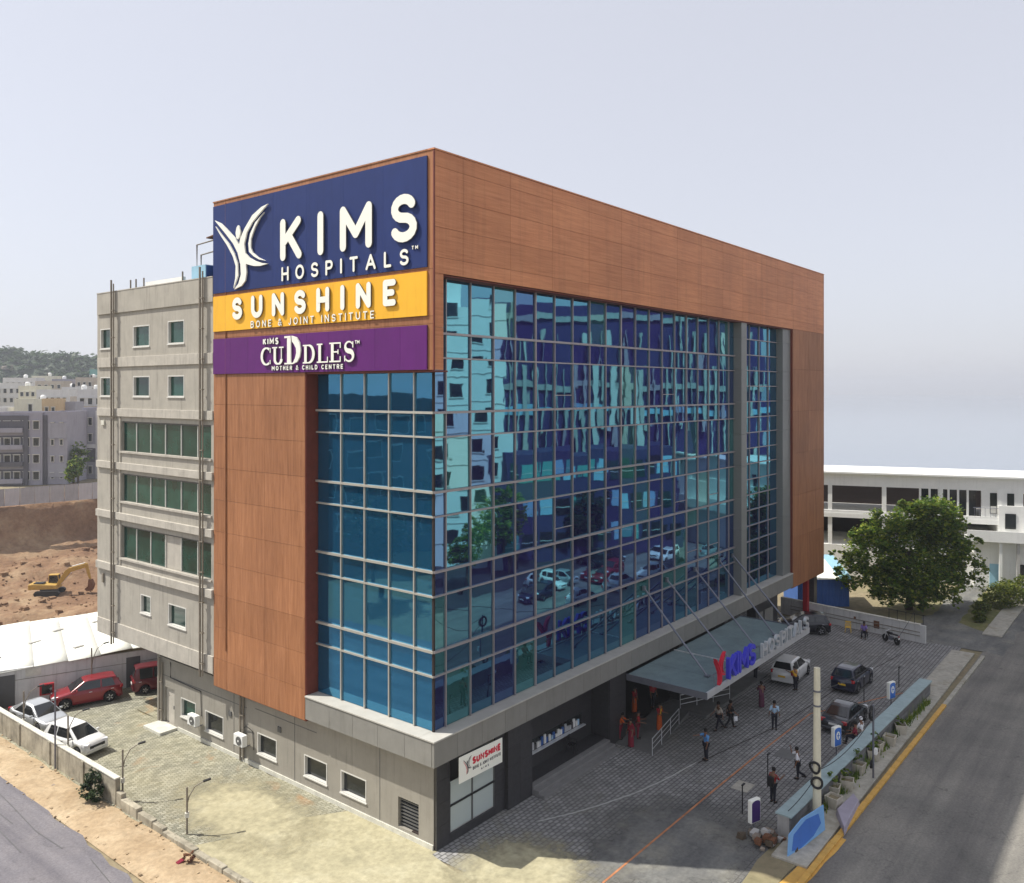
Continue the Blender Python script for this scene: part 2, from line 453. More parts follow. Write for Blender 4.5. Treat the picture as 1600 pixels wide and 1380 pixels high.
for nm, c, mt in (('white', (0.78,0.78,0.76), 0.0), ('silver', (0.55,0.57,0.58), 0.5), ('red', (0.24,0.006,0.012), 0.1), ('maroon', (0.13,0.008,0.014), 0.2),
                  ('black', (0.010,0.011,0.018), 0.2), ('navy', (0.010,0.012,0.035), 0.2), ('grey', (0.05,0.053,0.06), 0.5)):
    M['car_' + nm] = pm('car_paint_' + nm, c, 0.30, 0.04, 0.6, metal=mt, coat=0.8)
for nm, c in (('skin', (0.20,0.105,0.065)), ('hair', (0.010,0.008,0.007)), ('blue_shirt', (0.10,0.28,0.58)), ('pale_blue', (0.36,0.52,0.66)), ('white_shirt', (0.78,0.78,0.80)),
              ('dark_trousers', (0.012,0.013,0.022)), ('orange_cloth', (0.50,0.09,0.015)), ('red_cloth', (0.30,0.016,0.022)), ('yellow_cloth', (0.62,0.33,0.02)),
              ('maroon_cloth', (0.20,0.012,0.03)), ('purple_cloth', (0.22,0.16,0.42)), ('beige_cloth', (0.48,0.42,0.36)), ('black_cloth', (0.015,0.015,0.018)), ('plum_cloth', (0.11,0.03,0.06)), ('shoe', (0.02,0.018,0.016))):
    M[nm] = pm('cloth_' + nm if nm not in ('skin', 'hair') else nm, c, 0.85, 0.15, 8.0)
M['yellow_plastic'] = pm('yellow_plastic', (0.72,0.47,0.06), 0.45, 0.08)
M['excavator'] = pm('excavator_yellow', (0.46,0.285,0.06), 0.6, 0.2, 3.0)
M['clay_pot'] = pm('pale_concrete_planter', (0.50,0.46,0.38), 0.9, 0.2, 3.0, bumps=0.4)
M['stone'] = pm('broken_stone', (0.36,0.30,0.24), 0.95, 0.3, 3.0, bumps=0.6, rnd=0.4)
M['rust'] = pm('rusty_brown', (0.16,0.07,0.035), 0.9, 0.35, 4.0)
M['lavender'] = pm('lavender_concrete', (0.36,0.33,0.40), 0.85, 0.12, 2.0)
M['purple_paint'] = pm('dark_purple_panel', (0.05,0.018,0.13), 0.5, 0.08)
M['panel_blue'] = pm('bright_blue_panel', (0.05,0.17,0.56), 0.5, 0.10, 1.5)
M['panel_sky'] = pm('sky_blue_panel', (0.20,0.42,0.74), 0.5, 0.10, 1.5)

def leaf_mat(name, c1, c2, c3):
    m, nt, b, out = new_mat(name)
    oi = nt.nodes.new('ShaderNodeNewGeometry')
    c = ramp(nt, oi.outputs['Random Per Island'], [(0.0, c1), (0.5, c2), (1.0, c3)])
    v = coords(nt, 'World')
    f = noise_fac(nt, v, 0.45, 3, 0.5)
    c = mix(nt, 1.0, c, ramp(nt, f, [(0.3, (0.75, 0.8, 0.8)), (0.7, (1.2, 1.15, 1.0))]), 'MULTIPLY')
    nt.links.new(c, b.inputs['Base Color'])
    b.inputs['Roughness'].default_value = 0.55; b.inputs['Specular IOR Level'].default_value = 0.3
    tr = nd(nt, 'ShaderNodeBsdfTranslucent'); nt.links.new(c, tr.inputs[0])
    mx = nt.nodes.new('ShaderNodeMixShader'); mx.inputs[0].default_value = 0.45
    nt.links.new(b.outputs[0], mx.inputs[1]); nt.links.new(tr.outputs[0], mx.inputs[2])
    nt.links.new(mx.outputs[0], out.inputs[0])
    return m
M['leaf'] = leaf_mat('leaf_green', (0.05,0.11,0.016), (0.13,0.23,0.028), (0.34,0.37,0.05))
M['leaf_yellow'] = leaf_mat('leaf_yellow_green', (0.06,0.10,0.015), (0.12,0.16,0.02), (0.22,0.23,0.03))
M['leaf_dark'] = leaf_mat('leaf_dark', (0.018,0.035,0.015), (0.03,0.055,0.02), (0.05,0.08,0.028))
M['leaf_hill'] = leaf_mat('leaf_hill', (0.02,0.045,0.018), (0.04,0.075,0.03), (0.07,0.105,0.045))

def sky_mirror_mat():
    m, nt, b, out = new_mat('sky_mirror_water')
    b.inputs['Base Color'].default_value = (0.20, 0.24, 0.30, 1)
    b.inputs['Roughness'].default_value = 0.12; b.inputs['IOR'].default_value = 1.33
    b.inputs['Specular IOR Level'].default_value = 1.0
    return m
M['water'] = sky_mirror_mat()  # surface of the invented sheet that mirrors the sky
M['apron'] = ground_mat('worn_grey_apron', (0.15,0.155,0.15), (0.19,0.19,0.18), (0.25,0.24,0.20), 0.35, 4.0, 0.9, 0.3, 0.01, (0.2, 0.7, 0))
M['dark_concrete'] = pm('dark_concrete', (0.15,0.15,0.145), 0.8, 0.18, 1.6, bumps=0.2)

def fade_mat(name, src, n_scale=1.4):
    """the same ground cover thinning out raggedly towards the rim of its patch"""
    m = src.copy(); m.name = name; nt = m.node_tree
    out = [n for n in nt.nodes if n.type == 'OUTPUT_MATERIAL'][0]; b = [n for n in nt.nodes if n.type == 'BSDF_PRINCIPLED'][0]
    uv = nd(nt, 'ShaderNodeTexCoord')
    su = nd(nt, 'ShaderNodeVectorMath', operation='SUBTRACT'); su.inputs[1].default_value = (.5, .5, 0)
    nt.links.new(uv.outputs['Generated'], su.inputs[0])
    mu = nd(nt, 'ShaderNodeVectorMath', operation='MULTIPLY'); mu.inputs[1].default_value = (1, 1, 0); nt.links.new(su.outputs[0], mu.inputs[0])
    ln = nd(nt, 'ShaderNodeVectorMath', operation='LENGTH'); nt.links.new(mu.outputs[0], ln.inputs[0])
    f = noise_fac(nt, coords(nt, 'World'), n_scale, 6, 0.65)
    a = nd(nt, 'ShaderNodeMath', operation='MULTIPLY_ADD'); nt.links.new(f, a.inputs[0]); a.inputs[1].default_value = 0.42; nt.links.new(ln.outputs['Value'], a.inputs[2])
    al = ramp(nt, a.outputs[0], [(0.42, (1,1,1)), (0.66, (0,0,0))])
    tr = nd(nt, 'ShaderNodeBsdfTransparent'); mx = nt.nodes.new('ShaderNodeMixShader')
    nt.links.new(al, mx.inputs[0]); nt.links.new(tr.outputs[0], mx.inputs[1]); nt.links.new(b.outputs[0], mx.inputs[2]); nt.links.new(mx.outputs[0], out.inputs[0])
    return m
M['dust_fade'] = fade_mat('thinning_dust', M['dust'])
M['apron_fade'] = fade_mat('thinning_apron', M['apron'], 0.8)
M['verge'] = ground_mat('grassy_verge', (0.10,0.12,0.04), (0.17,0.17,0.07), (0.27,0.23,0.13), 0.6, 5.0)
# ------------------------------------------------------------------ ground, roads, yards
def nz(x, y, s, seed=0.0):
    return mnoise.noise(Vector((x * s + seed, y * s - seed, seed * 1.7)))

def fbm(x, y, s, seed=0.0, o=4):
    v, a, t = 0.0, 1.0, 0.0
    for k in range(o):
        v += a * nz(x, y, s * 2 ** k, seed + k * 3.1); t += a; a *= 0.5
    return v / t

def sheet(name, poly, z, mat, jitter=0.0, step=1.5, seed=1.0):
    """flat sheet with an outline that can be made ragged"""
    pts = []
    n = len(poly)
    for i in range(n):
        a, b = Vector(poly[i]), Vector(poly[(i+1) % n])
        k = max(1, int((b - a).length / step)) if jitter else 1
        for j in range(k):
            p = a.lerp(b, j / k)
            if jitter: p = p + Vector((nz(p.x, p.y, 0.6, seed), nz(p.x, p.y, 0.6, seed + 9))) * jitter
            pts.append((p.x, p.y, z))
    mb = MB().add(pts, [tuple(range(len(pts)))])
    o = mb.build(name, mat, recalc=False)
    if o.data.polygons[0].normal.z < 0: o.data.flip_normals()
    return tag(o, kind='structure')

PX0, PX1, PY0, PY1 = -40, 150, 47, 150        # the excavation
g = MB()
BIG = 5000
for x0, x1, y0, y1 in ((-BIG, PX0, -BIG, BIG), (PX1, BIG, -BIG, BIG), (PX0, PX1, -BIG, PY0), (PX0, PX1, PY1, BIG)):
    g.quad((x0, y0, -0.06), (x1, y0, -0.06), (x1, y1, -0.06), (x0, y1, -0.06))
tag(g.build('ground', M['ground'], recalc=False), kind='structure')

lk = MB().quad((150, -2600, -0.03), (4800, -2600, -0.03), (4800, 2400, -0.03), (150, 120, -0.03))  # invented water sheet, mirrors sky where far ground would show
tag(lk.build('sky_mirror_sheet', M['water'], recalc=False), kind='structure')

def pit_h(x, y):
    edge = min((x - PX0) / 14, (PX1 - x) / 14, 1.0)
    far = 138.0 + 1.6 * fbm(x, y, 0.12, 4.0)
    if y > far: base = 0.0
    elif y > far - 2.4:
        t = (far - y) / 2.4
        base = -6.6 * (t ** 0.8)
    else:
        t = min(1.0, (far - 2.4 - y) / 9.0)
        base = -6.6 - 2.6 * t
    if y < PY0 + 13: base = max(base, -9.2 * max(0.0, (y - PY0) / 13))
    base = base * max(0.0, min(1.0, edge))
    if y < far - 3 and y > PY0 + 10 and edge >= 1:
        # a heap of loose spoil behind the digger, hollows and ruts in front of it
        dx, dy = (x - 36) / 15, (y - 117) / 6.5
        base += 3.0 * math.exp(-(dx*dx + dy*dy)) * (1 + 0.5 * fbm(x, y, 0.25, 2.0))
        dx, dy = (x - 30) / 9, (y - 88) / 4
        base += 1.3 * math.exp(-(dx*dx + dy*dy))
        dx, dy = (x - 21) / 3.2, (y - 93) / 2.2
        base -= 1.3 * math.exp(-(dx*dx + dy*dy))
        base += 0.55 * fbm(x, y, 0.35, 7.0) + 0.25 * nz(x, y, 1.1, 3.0)
    elif base < -0.4 and edge >= 1:
        base += 0.5 * fbm(x, y, 0.5, 5.0)
    return base
xs = [PX0 + i * 4.0 for i in range(10)] + [0 + i * 0.8 for i in range(100)] + [80 + i * 5.0 for i in range(15)]
ys = [PY0 + i * 3.0 for i in range(11)] + [80 + i * 0.8 for i in range(88)]
ys = [y for y in ys if y < PY1 - 0.5] + [PY1]
pit = MB()
pv = [(x, y, pit_h(x, y) - 0.06) for y in ys for x in xs]
nxp = len(xs)
pf = [(j*nxp+i, j*nxp+i+1, (j+1)*nxp+i+1, (j+1)*nxp+i) for j in range(len(ys)-1) for i in range(nxp-1)]
pit.add(pv, pf)
tag(pit.build('terrain', M['earth'], smooth=True, recalc=False), kind='structure')
# boulders and clods strewn over the pit floor: nobody could count them
cl = MB()
rr = random.Random(3)
for i in range(900):
    x, y = rr.uniform(8, 66), rr.uniform(84, 131)
    s = 0.10 + 0.5 * rr.random() ** 4
    z = pit_h(x, y)
    vs = []
    for k in range(8):
        sx, sy, sz = (k & 1) * 2 - 1, ((k >> 1) & 1) * 2 - 1, ((k >> 2) & 1) * 2 - 1
        vs.append((x + sx*s*rr.uniform(.5, 1), y + sy*s*rr.uniform(.5, 1), z + sz*s*rr.uniform(.4, .8)))
    cl.add(vs, [(0,1,3,2),(4,6,7,5),(0,4,5,1),(1,5,7,3),(3,7,6,2),(2,6,4,0)])
tag(cl.build('clods', M['earth']), 'loose clods of reddish earth over the excavation floor', 'earth', kind='stuff')

sheet('yard', [(-6.2,9.5),(0.75,6.5),(0.75,36),(-7.5,36)], 0.0, M['yard'], 0.5)
sheet('yard_undercroft', [(0.74,23.9),(20,23.9),(20,36),(0.74,36)], 0.002, M['yard'])
sheet('dusty_corner', [(-6.6,-7),(-1.2,-7),(0.3,0.4),(0.74,0.4),(0.74,8.5),(-6.3,12.0)], -0.006, M['dust'], 0.0)
sheet('forecourt', [(0.2,-12.6),(49.3,-12.0),(49.3,9.5),(0.2,9.5)], -0.012, M['court'], 0.0)
sheet('dusty_tongue', [(-2.5,-7.5),(5.5,-7.5),(5.5,0.38),(-2.5,0.38)], -0.001, M['dust_fade'])
sheet('dusty_drift', [(-6.0,4.0),(0.58,4.0),(0.58,16.5),(-6.0,16.5)], 0.003, M['dust_fade'])
sheet('smooth_apron', [(1.0,-13.2),(14.2,-13.2),(14.2,-2.6),(1.0,-2.6)], -0.005, M['apron_fade'])
sheet('sand_verge', [(-9.0,-14),(-6.1,-14),(-6.1,46),(-8.5,46)], -0.02, M['sand'], 0.0)
sheet('left_road', [(-22,-60),(-8.9,-60),(-9.1,6),(-8.7,18),(-8.2,27),(-7.6,60),(-22,60)], -0.012, M['asphalt_left'], 0.35, 1.2)
sheet('main_road', [(-60,-27),(300,-27),(300,-13.5),(-8.8,-13.5),(-60,-13.5)], -0.016, M['asphalt'])
sheet('sandy_patch', [(48.5,-15.0),(84,-15.4),(84,-7.5),(49.2,-7.5)], -0.009, M['apron'], 0.7, 1.0)
sheet('opposite_pavement', [(-60,-44),(300,-44),(300,-27),(-60,-27)], -0.02, M['asphalt_dark'])

gv = MB(); rgv = random.Random(77)
for i in range(1500):
    x, y = -8.9 + 2.6 * rgv.random() ** 0.7, rgv.uniform(4, 36); s = 0.015 + 0.07 * rgv.random() ** 4
    vs = [(x + ((k & 1) - .5)*2*s*rgv.uniform(.5, 1), y + (((k >> 1) & 1) - .5)*2*s*rgv.uniform(.5, 1), -.03 + ((k >> 2) & 1)*s*rgv.uniform(.8, 1.6)) for k in range(8)]
    gv.add(vs, [(0,1,3,2),(4,6,7,5),(0,4,5,1),(1,5,7,3),(3,7,6,2),(2,6,4,0)])
tag(gv.build('gravel', M['sand']), 'loose gravel and clods on the sandy verge', 'gravel', kind='stuff')
vb = MB().grid(14, 90, lambda u, v: (-8.7 + 2.3*u, 3 + 34*v, -.018 + max(0, .20*math.sin(math.pi*u)*(.5 + .8*fbm(u*3, v*40, .7, 2.0)))))
tag(vb.build('verge_bank', M['sand'], smooth=True, recalc=False), kind='structure')
# footpath beside the main road, with its kerb, planter strip and yellow paint
fp = MB().box(9.6, 47.5, -13.15, -11.55, -0.05, 0.10)
tag(fp.build('pavement', M['footpath'], bevel=0.02), kind='structure')
fp = MB().box(54, 95, -14.1, -12.6, -0.05, 0.10)
tag(fp.build('far_pavement', M['footpath'], bevel=0.02), kind='structure')
sheet('green_verge', [(55,-12.6),(95,-12.6),(95,-9.6),(57,-10.2)], 0.004, M['verge'], 0.5, 1.0)
kb = thing('kerb', 'grey kerbstones with faded yellow paint along the main road', 'kerb')
del kb['category']; del kb['label']; kb['kind'] = 'structure'
x = 6.2
i = 0
while x < 92:
    if 47 < x < 54: x += 1.0; continue
    L_ = 0.98
    yy = -13.32 - 0.012 * (x - 6) 
    st = MB().box(x, x + L_, yy - 0.13, yy + 0.13, -0.06, 0.115 + 0.01 * math.sin(i * 7.1))
    o = st.build('kerbstone', M['kerb_yellow'] if (x < 34) else M['footpath'], kb, bevel=0.015)
    x += 1.0; i += 1
sheet('yellow_edge_paint', [(5.2,-12.3),(9.6,-12.75),(12.9,-13.2),(13.2,-13.2),(13.1,-13.75),(9.0,-13.55),(5.0,-13.1)], 0.003, M['kerb_yellow'], 0.10, 0.5, 3.0)
sheet('weedy_verge', [(5.0,-11.5),(11.5,-11.1),(12.5,-12.9),(9.5,-12.72),(5.0,-12.28)], -0.001, M['ground'], 0.2, 0.6, 5.0)

# painted lines and covers on the forecourt
def strip(name, pts, w, z, mat):
    mb = MB()
    P = [Vector(p) for p in pts]
    for i in range(len(P) - 1):
        a, b = P[i], P[i+1]; d = (b - a).normalized(); n = Vector((-d.y, d.x)) * w / 2
        mb.quad((a-n).to_3d() + Vector((0,0,z)), (b-n).to_3d() + Vector((0,0,z)), (b+n).to_3d() + Vector((0,0,z)), (a+n).to_3d() + Vector((0,0,z)))
    return tag(mb.build(name, mat, recalc=False), kind='structure')
strip('orange_line', [(3.2,-6.75),(8,-6.8),(14,-6.85),(20,-6.95),(27.3,-7.2),(31,-9.0),(35,-10.9)], 0.10, 0.004, M['line_orange'])
strip('white_line', [(5.6,-1.6),(7.4,-2.5),(8.9,-3.1),(11,-3.8),(13.4,-4.3),(16.2,-4.65)], 0.07, 0.004, M['line_white'])
strip('drain_joint', [(16.2,-4.75),(24,-6.3),(34,-7.2),(44,-8.6)], 0.06, 0.005, M['backing'])
mh = MB().box(14.6, 15.7, -8.3, -7.4, -0.01, 0.012)
tag(mh.build('drain_cover', M['footpath'], bevel=0.004), 'square grey drain cover set in the forecourt near the road wall', 'drain cover')
mh = MB().box(19.8, 21.1, -8.7, -7.7, -0.01, 0.010)
tag(mh.build('drain_cover', M['dark_concrete'], bevel=0.004), 'wide dark drain cover in the forecourt behind the white-shirted person', 'drain cover')
for k, pts in enumerate(([(-9.3,24.5),(-9.6,20.0),(-9.9,16.4),(-9.8,13.9)], [(-9.9,24.0),(-10.3,20.2),(-10.3,18.0)], [(-10.5,22.0),(-10.9,18.6),(-11.1,15.0)], [(-9.4,12.0),(-9.8,9.0),(-9.7,7.4)])):
    strip('road_crack', pts, 0.035, 0.002, M['win_dark'])
# ------------------------------------------------------------------ the hospital
H = thing('hospital_building', 'large six storey hospital with blue glass front, brown wood cladding and grey rear wing', 'building')
def part(name, mb, mat, parent=None, **k): return mb.build(name, mat, parent or H, **k)
def shared(name, me, loc, parent=None, scale=None):
    o = link(name, me, parent or H); o.location = loc
    if scale: o.scale = scale
    return o

GX = 0.70      # glass stands this far behind the cladding face
ROWS = [5.3, 7.8, 8.92, 11.42, 12.54, 15.04, 16.16, 18.66, 19.78, 22.28, 23.4, 26.0]

# --- closed core of the block so that nothing leaks light
part('core', MB().box(2.2, 36.0, 3.6, 16.8, 4.2, 31.0), M['backing'])
part('core', MB().box(9.0, 51.3, 0.9, 3.62, 4.6, 31.0), M['backing'])
part('core', MB().box(36.0, 51.3, 3.62, 5.4, 4.2, 31.0), M['backing'])  # unseen rear kept short here so sunlight reaches the broad tree
part('core', MB().box(0.9, 9.0, 2.2, 3.62, 4.6, 31.0), M['backing'])
part('core', MB().box(0.25, 2.3, 9.2, 16.9, 4.2, 31.0), M['backing'])
part('core', MB().box(0.25, 9.1, 0.95, 9.3, 21.9, 31.0), M['backing'])
part('roof', MB().box(0.1, 36.1, 0.1, 17.1, 31.0, 31.2), M['concrete'])
part('roof', MB().box(36.1, 51.6, 0.1, 5.5, 31.0, 31.2), M['concrete'])

# --- brown panels
def panel_set(fn, us, vs, mat, thick=0.06, gap=0.007, back=0.06, rz=None):
    for i in range(len(us)-1):
        for j in range(len(vs)-1):
            u0, u1, v0, v1 = us[i]+gap, us[i+1]-gap, vs[j]+gap, vs[j+1]-gap
            mb = MB().prism([(u0,v0),(u1,v0),(u1,v1),(u0,v1)], fn, 0.0, thick)
            part('cladding_panel', mb, mat)
    b = 0.02
    part('cladding_backing', MB().prism([(us[0]+b,vs[0]+b),(us[-1]-b,vs[0]+b),(us[-1]-b,vs[-1]-b),(us[0]+b,vs[-1]-b)], fn, -0.20, -0.012), M['backing'])
fnR = lambda u, v, d: (u, -d, v)          # front facing the forecourt: u = x
fnL = lambda u, v, d: (-d, u, v)          # side facing the parking yard: u = y
shift = lambda fn, k: (lambda u, v, d: fn(u, v, d + k))
VTOP = [26.0, 26.72, 28.06, 29.40, 30.74, 31.44]
UTOP = [0.0, 1.86] + [1.86 + 3.5 * i for i in range(1, 14)] + [51.7]
UTOP = [u for u in UTOP if u < 50.6] + [51.7]
panel_set(fnR, UTOP, VTOP, M['wood_h_lifted'])
panel_set(fnR, [0.0, 0.55], [21.7, 23.6, 26.0], M['wood_h_lifted'])
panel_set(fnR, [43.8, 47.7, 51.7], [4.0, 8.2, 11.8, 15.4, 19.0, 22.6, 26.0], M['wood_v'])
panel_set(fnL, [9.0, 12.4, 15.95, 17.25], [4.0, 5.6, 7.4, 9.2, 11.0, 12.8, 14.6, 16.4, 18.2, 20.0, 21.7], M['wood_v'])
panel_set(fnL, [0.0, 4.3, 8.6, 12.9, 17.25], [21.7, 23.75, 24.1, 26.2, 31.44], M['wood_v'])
part('cladding_return', MB().box(-0.04, 1.6, 8.93, 8.995, 4.0, 21.69), M['wood_edge'])
part('cladding_return', MB().box(43.74, 43.795, -0.04, 1.2, 4.9, 25.99), M['wood_edge'])
part('cladding_return', MB().box(51.7, 51.76, -0.05, 5.6, 4.0, 31.43), M['wood_edge'])
part('soffit', MB().box(0.0, 0.90, 0.0, 9.0, 21.62, 21.69), M['wood_edge'])
part('soffit', MB().box(0.0, 43.8, 0.02, 0.92, 25.92, 25.985), M['wood_edge'])
part('soffit', MB().box(0.02, 2.4, 9.0, 17.2, 3.94, 3.99), M['wood_edge'])
part('soffit', MB().box(43.8, 51.7, 0.02, 5.6, 3.94, 3.99), M['wood_edge'])
part('corner_trim', MB().box(-0.075, -0.005, -0.075, -0.005, 21.7, 31.45), M['wood_edge'])
part('parapet_cap', MB().box(-0.09, 51.75, -0.09, 0.30, 31.45, 31.52), M['wood_h_lifted'])
part('parapet_cap', MB().box(-0.09, 0.30, 0.31, 17.3, 31.45, 31.52), M['wood_v'])
cd = MB(); cd.tube([(-0.10, 16.0, 6.2), (-0.10, 16.0, 31.3)], 0.035, 6)
part('conduit', cd, M['wood_v'])

# --- curtain wall, front
pane_cache = {}
def pane(fn_axis, u0, u1, v0, v1, mat, gap=0.02):
    """one glass pane, its own object; alike panes share a mesh; tilted a hair like real glazing"""
    w, h = round(u1 - u0 - 2*gap, 3), round(v1 - v0 - 2*gap, 3)
    key = (fn_axis, w, h, mat.name)
    if key not in pane_cache:
        mb = MB()
        if fn_axis == 'R': mb.box(-w/2, w/2, -0.012, 0.012, -h/2, h/2)
        else: mb.box(-0.012, 0.012, -w/2, w/2, -h/2, h/2)
        pane_cache[key] = mb.data('pane', mat)
    o = link('pane', pane_cache[key], H)
    uc, vc = (u0+u1)/2, (v0+v1)/2
    o.location = (uc, GX, vc) if fn_axis == 'R' else (GX, uc, vc)
    a, b = random.gauss(0, 0.0045), random.gauss(0, 0.0065)
    o.rotation_euler = (a, 0, b) if fn_axis == 'R' else (0, a, b)
    return o
XC = [0.72, 1.45] + [1.45 + 1.72 * i for i in range(1, 19)] + [33.4]
for i in range(len(XC)-1):
    for j in range(len(ROWS)-1):
        q_ = random.random()
        pane('R', XC[i], XC[i+1], ROWS[j], ROWS[j+1], M['pane_b'] if q_ < .12 else M['pane_c'] if q_ < .34 + (.16 if j < 5 else 0) else M['pane'])  # violet panes commoner low down, painting darker reflections there
XN = [34.4, 36.3, 38.2, 40.1, 42.0]
RN = [5.3 + (26.0 - 5.3) * k / 17 for k in range(18)]
for i in range(4):
    for j in range(17):
        pane('R', XN[i], XN[i+1], RN[j], RN[j+1], M['pane'])
for i, x in enumerate(XC[1:-1]):
    w = 0.05 if (i % 5) == 4 else 0.026
    part('mullion', MB().box(x-w, x+w, GX-0.10, GX+0.05, 5.3, 25.95), M['mullion_shade'])
for j, z in enumerate(ROWS[1:-1]):
    w = 0.055 if j % 2 == 1 else 0.036
    part('transom', MB().box(0.62, 33.39, GX-(0.15 if j % 2 else 0.125), GX+0.03, z-w, z+w), M['mullion_shade'])
for x in XN[1:-1]:
    part('mullion', MB().box(x-0.03, x+0.03, GX-0.09, GX+0.05, 5.3, 25.95), M['mullion_shade'])
for z in RN[1:-1]:
    part('transom', MB().box(34.41, 42.0, GX-0.12, GX+0.03, z-0.035, z+0.035), M['mullion_shade'])
# opening vents in the lower floors: a thin extra rail inside some panes
rv = random.Random(11)
for j in (2, 4, 6, 8):
    for i in range(5, len(XC)-2):
        if rv.random() < 0.16:
            z = ROWS[j] + 0.75
            part('vent_rail', MB().box(XC[i]+0.04, XC[i+1]-0.04, GX-0.06, GX+0.02, z-0.022, z+0.022), M['mullion_shade'])
# piers beside the narrow bay
for (a, b, f) in ((33.4, 34.4, 0.06), (42.0, 43.74, 0.14)):
    for j in range(len(RN)//2):
        z0, z1 = RN[2*j] + 0.008, (RN[2*j+2] if 2*j+2 < len(RN) else 26.0) - 0.008
        part('pier_panel', MB().box(a, b, f, 1.0, z0, z1 if j < 8 else 25.95), M['pier'])

# --- curtain wall, side: clearer glass with the inner wall behind it
YC = [0.72, 1.88, 3.56, 5.28, 7.02, 8.90]
ROWL = [z for z in ROWS if z < 21.7] + [21.66]
for i in range(5):
    for j in range(len(ROWL)-1):
        pane('L', YC[i], YC[i+1], ROWL[j], ROWL[j+1], M['pane_left'])
for y in YC[1:-1]:
    part('mullion', MB().box(GX-0.10, GX+0.05, y-0.035, y+0.035, 5.3, 21.62), M['mullion'])
for j, z in enumerate(ROWL[1:-1]):
    w = 0.055 if j % 2 == 1 else 0.04
    part('transom', MB().box(GX-(0.15 if j % 2 else 0.125), GX+0.03, 0.62, 8.92, z-w, z+w), M['mullion'])
part('corner_mullion', MB().box(GX-0.07, GX+0.03, GX-0.07, GX+0.03, 5.3, 21.62), M['backing'])
holes_in = []
for k in range(4):
    holes_in.append((5.9, 7.7, 6.2 + 3.62*k + 0.25, 7.9 + 3.62*k))
def holed(fn, u0, u1, v0, v1, holes, d0, d1):
    """wall slab with rectangular openings"""
    mb = MB()
    vs = sorted({v0, v1, *[h[2] for h in holes], *[h[3] for h in holes]})
    vs = [v for v in vs if v0 <= v <= v1]
    for a, b in zip(vs[:-1], vs[1:]):
        m = (a + b) / 2
        cuts = sorted([(h[0], h[1]) for h in holes if h[2] < m < h[3]])
        u = u0
        for c0, c1 in cuts + [(u1, u1)]:
            if c0 > u + 1e-6: mb.prism([(u,a),(c0,a),(c0,b),(u,b)], fn, d0, d1)
            u = max(u, c1)
    return mb
part('inner_wall', holed(shift(fnL, -1.9), 0.9, 8.92, 4.8, 21.6, holes_in, -0.2, 0.0), M['white'])
for h in holes_in:
    w = part('inner_window', MB().prism([(h[0],h[2]),(h[1],h[2]),(h[1],h[3]),(h[0],h[3])], shift(fnL, -1.9), -0.16, -0.12), M['pane_green'])
    part('sill', MB().prism([(h[0]-.05,h[2]-.1),(h[1]+.05,h[2]-.1),(h[1]+.05,h[2]),(h[0]-.05,h[2])], shift(fnL, -1.9), 0.002, 0.06), M['win_frame'], w)
for k in range(5):
    z = ROWS[0] + 3.62 * k
    if k: part('floor_edge', MB().box(0.82, 1.9, 0.84, 8.9, z-0.55, z-0.15), M['concrete'])
for y in (2.7, 6.15-3.4+2.0):
    part('inner_column', MB().box(1.25, 1.65, y-0.2, y+0.2, 4.8, 21.6), M['concrete'])

# --- stone ledge under the glass
lx = [-0.1] + XC[1:-1:1] + [33.4, 35.1, 36.8, 38.5, 40.2, 41.9, 43.74]
for a, b in zip(lx[:-1], lx[1:]):
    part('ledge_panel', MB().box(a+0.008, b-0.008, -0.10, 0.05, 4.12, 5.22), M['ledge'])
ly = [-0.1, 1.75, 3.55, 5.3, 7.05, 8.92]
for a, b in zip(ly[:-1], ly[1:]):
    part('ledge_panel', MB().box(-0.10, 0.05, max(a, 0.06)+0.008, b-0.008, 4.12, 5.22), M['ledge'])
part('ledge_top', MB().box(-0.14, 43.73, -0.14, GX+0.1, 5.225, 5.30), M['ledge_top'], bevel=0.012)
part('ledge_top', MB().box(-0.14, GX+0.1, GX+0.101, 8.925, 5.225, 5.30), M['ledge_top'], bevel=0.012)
part('ledge_core', MB().box(0.06, 43.6, 0.06, 1.0, 4.14, 5.2), M['concrete'])
part('ledge_core', MB().box(0.06, 1.0, 1.01, 8.9, 4.14, 5.2), M['concrete'])
part('first_floor_slab', MB().box(0.4, 36.0, 0.3, 16.8, 3.98, 4.135), M['concrete'])
part('first_floor_slab', MB().box(36.0, 51.2, 0.3, 9.2, 3.995, 4.135), M['concrete'])

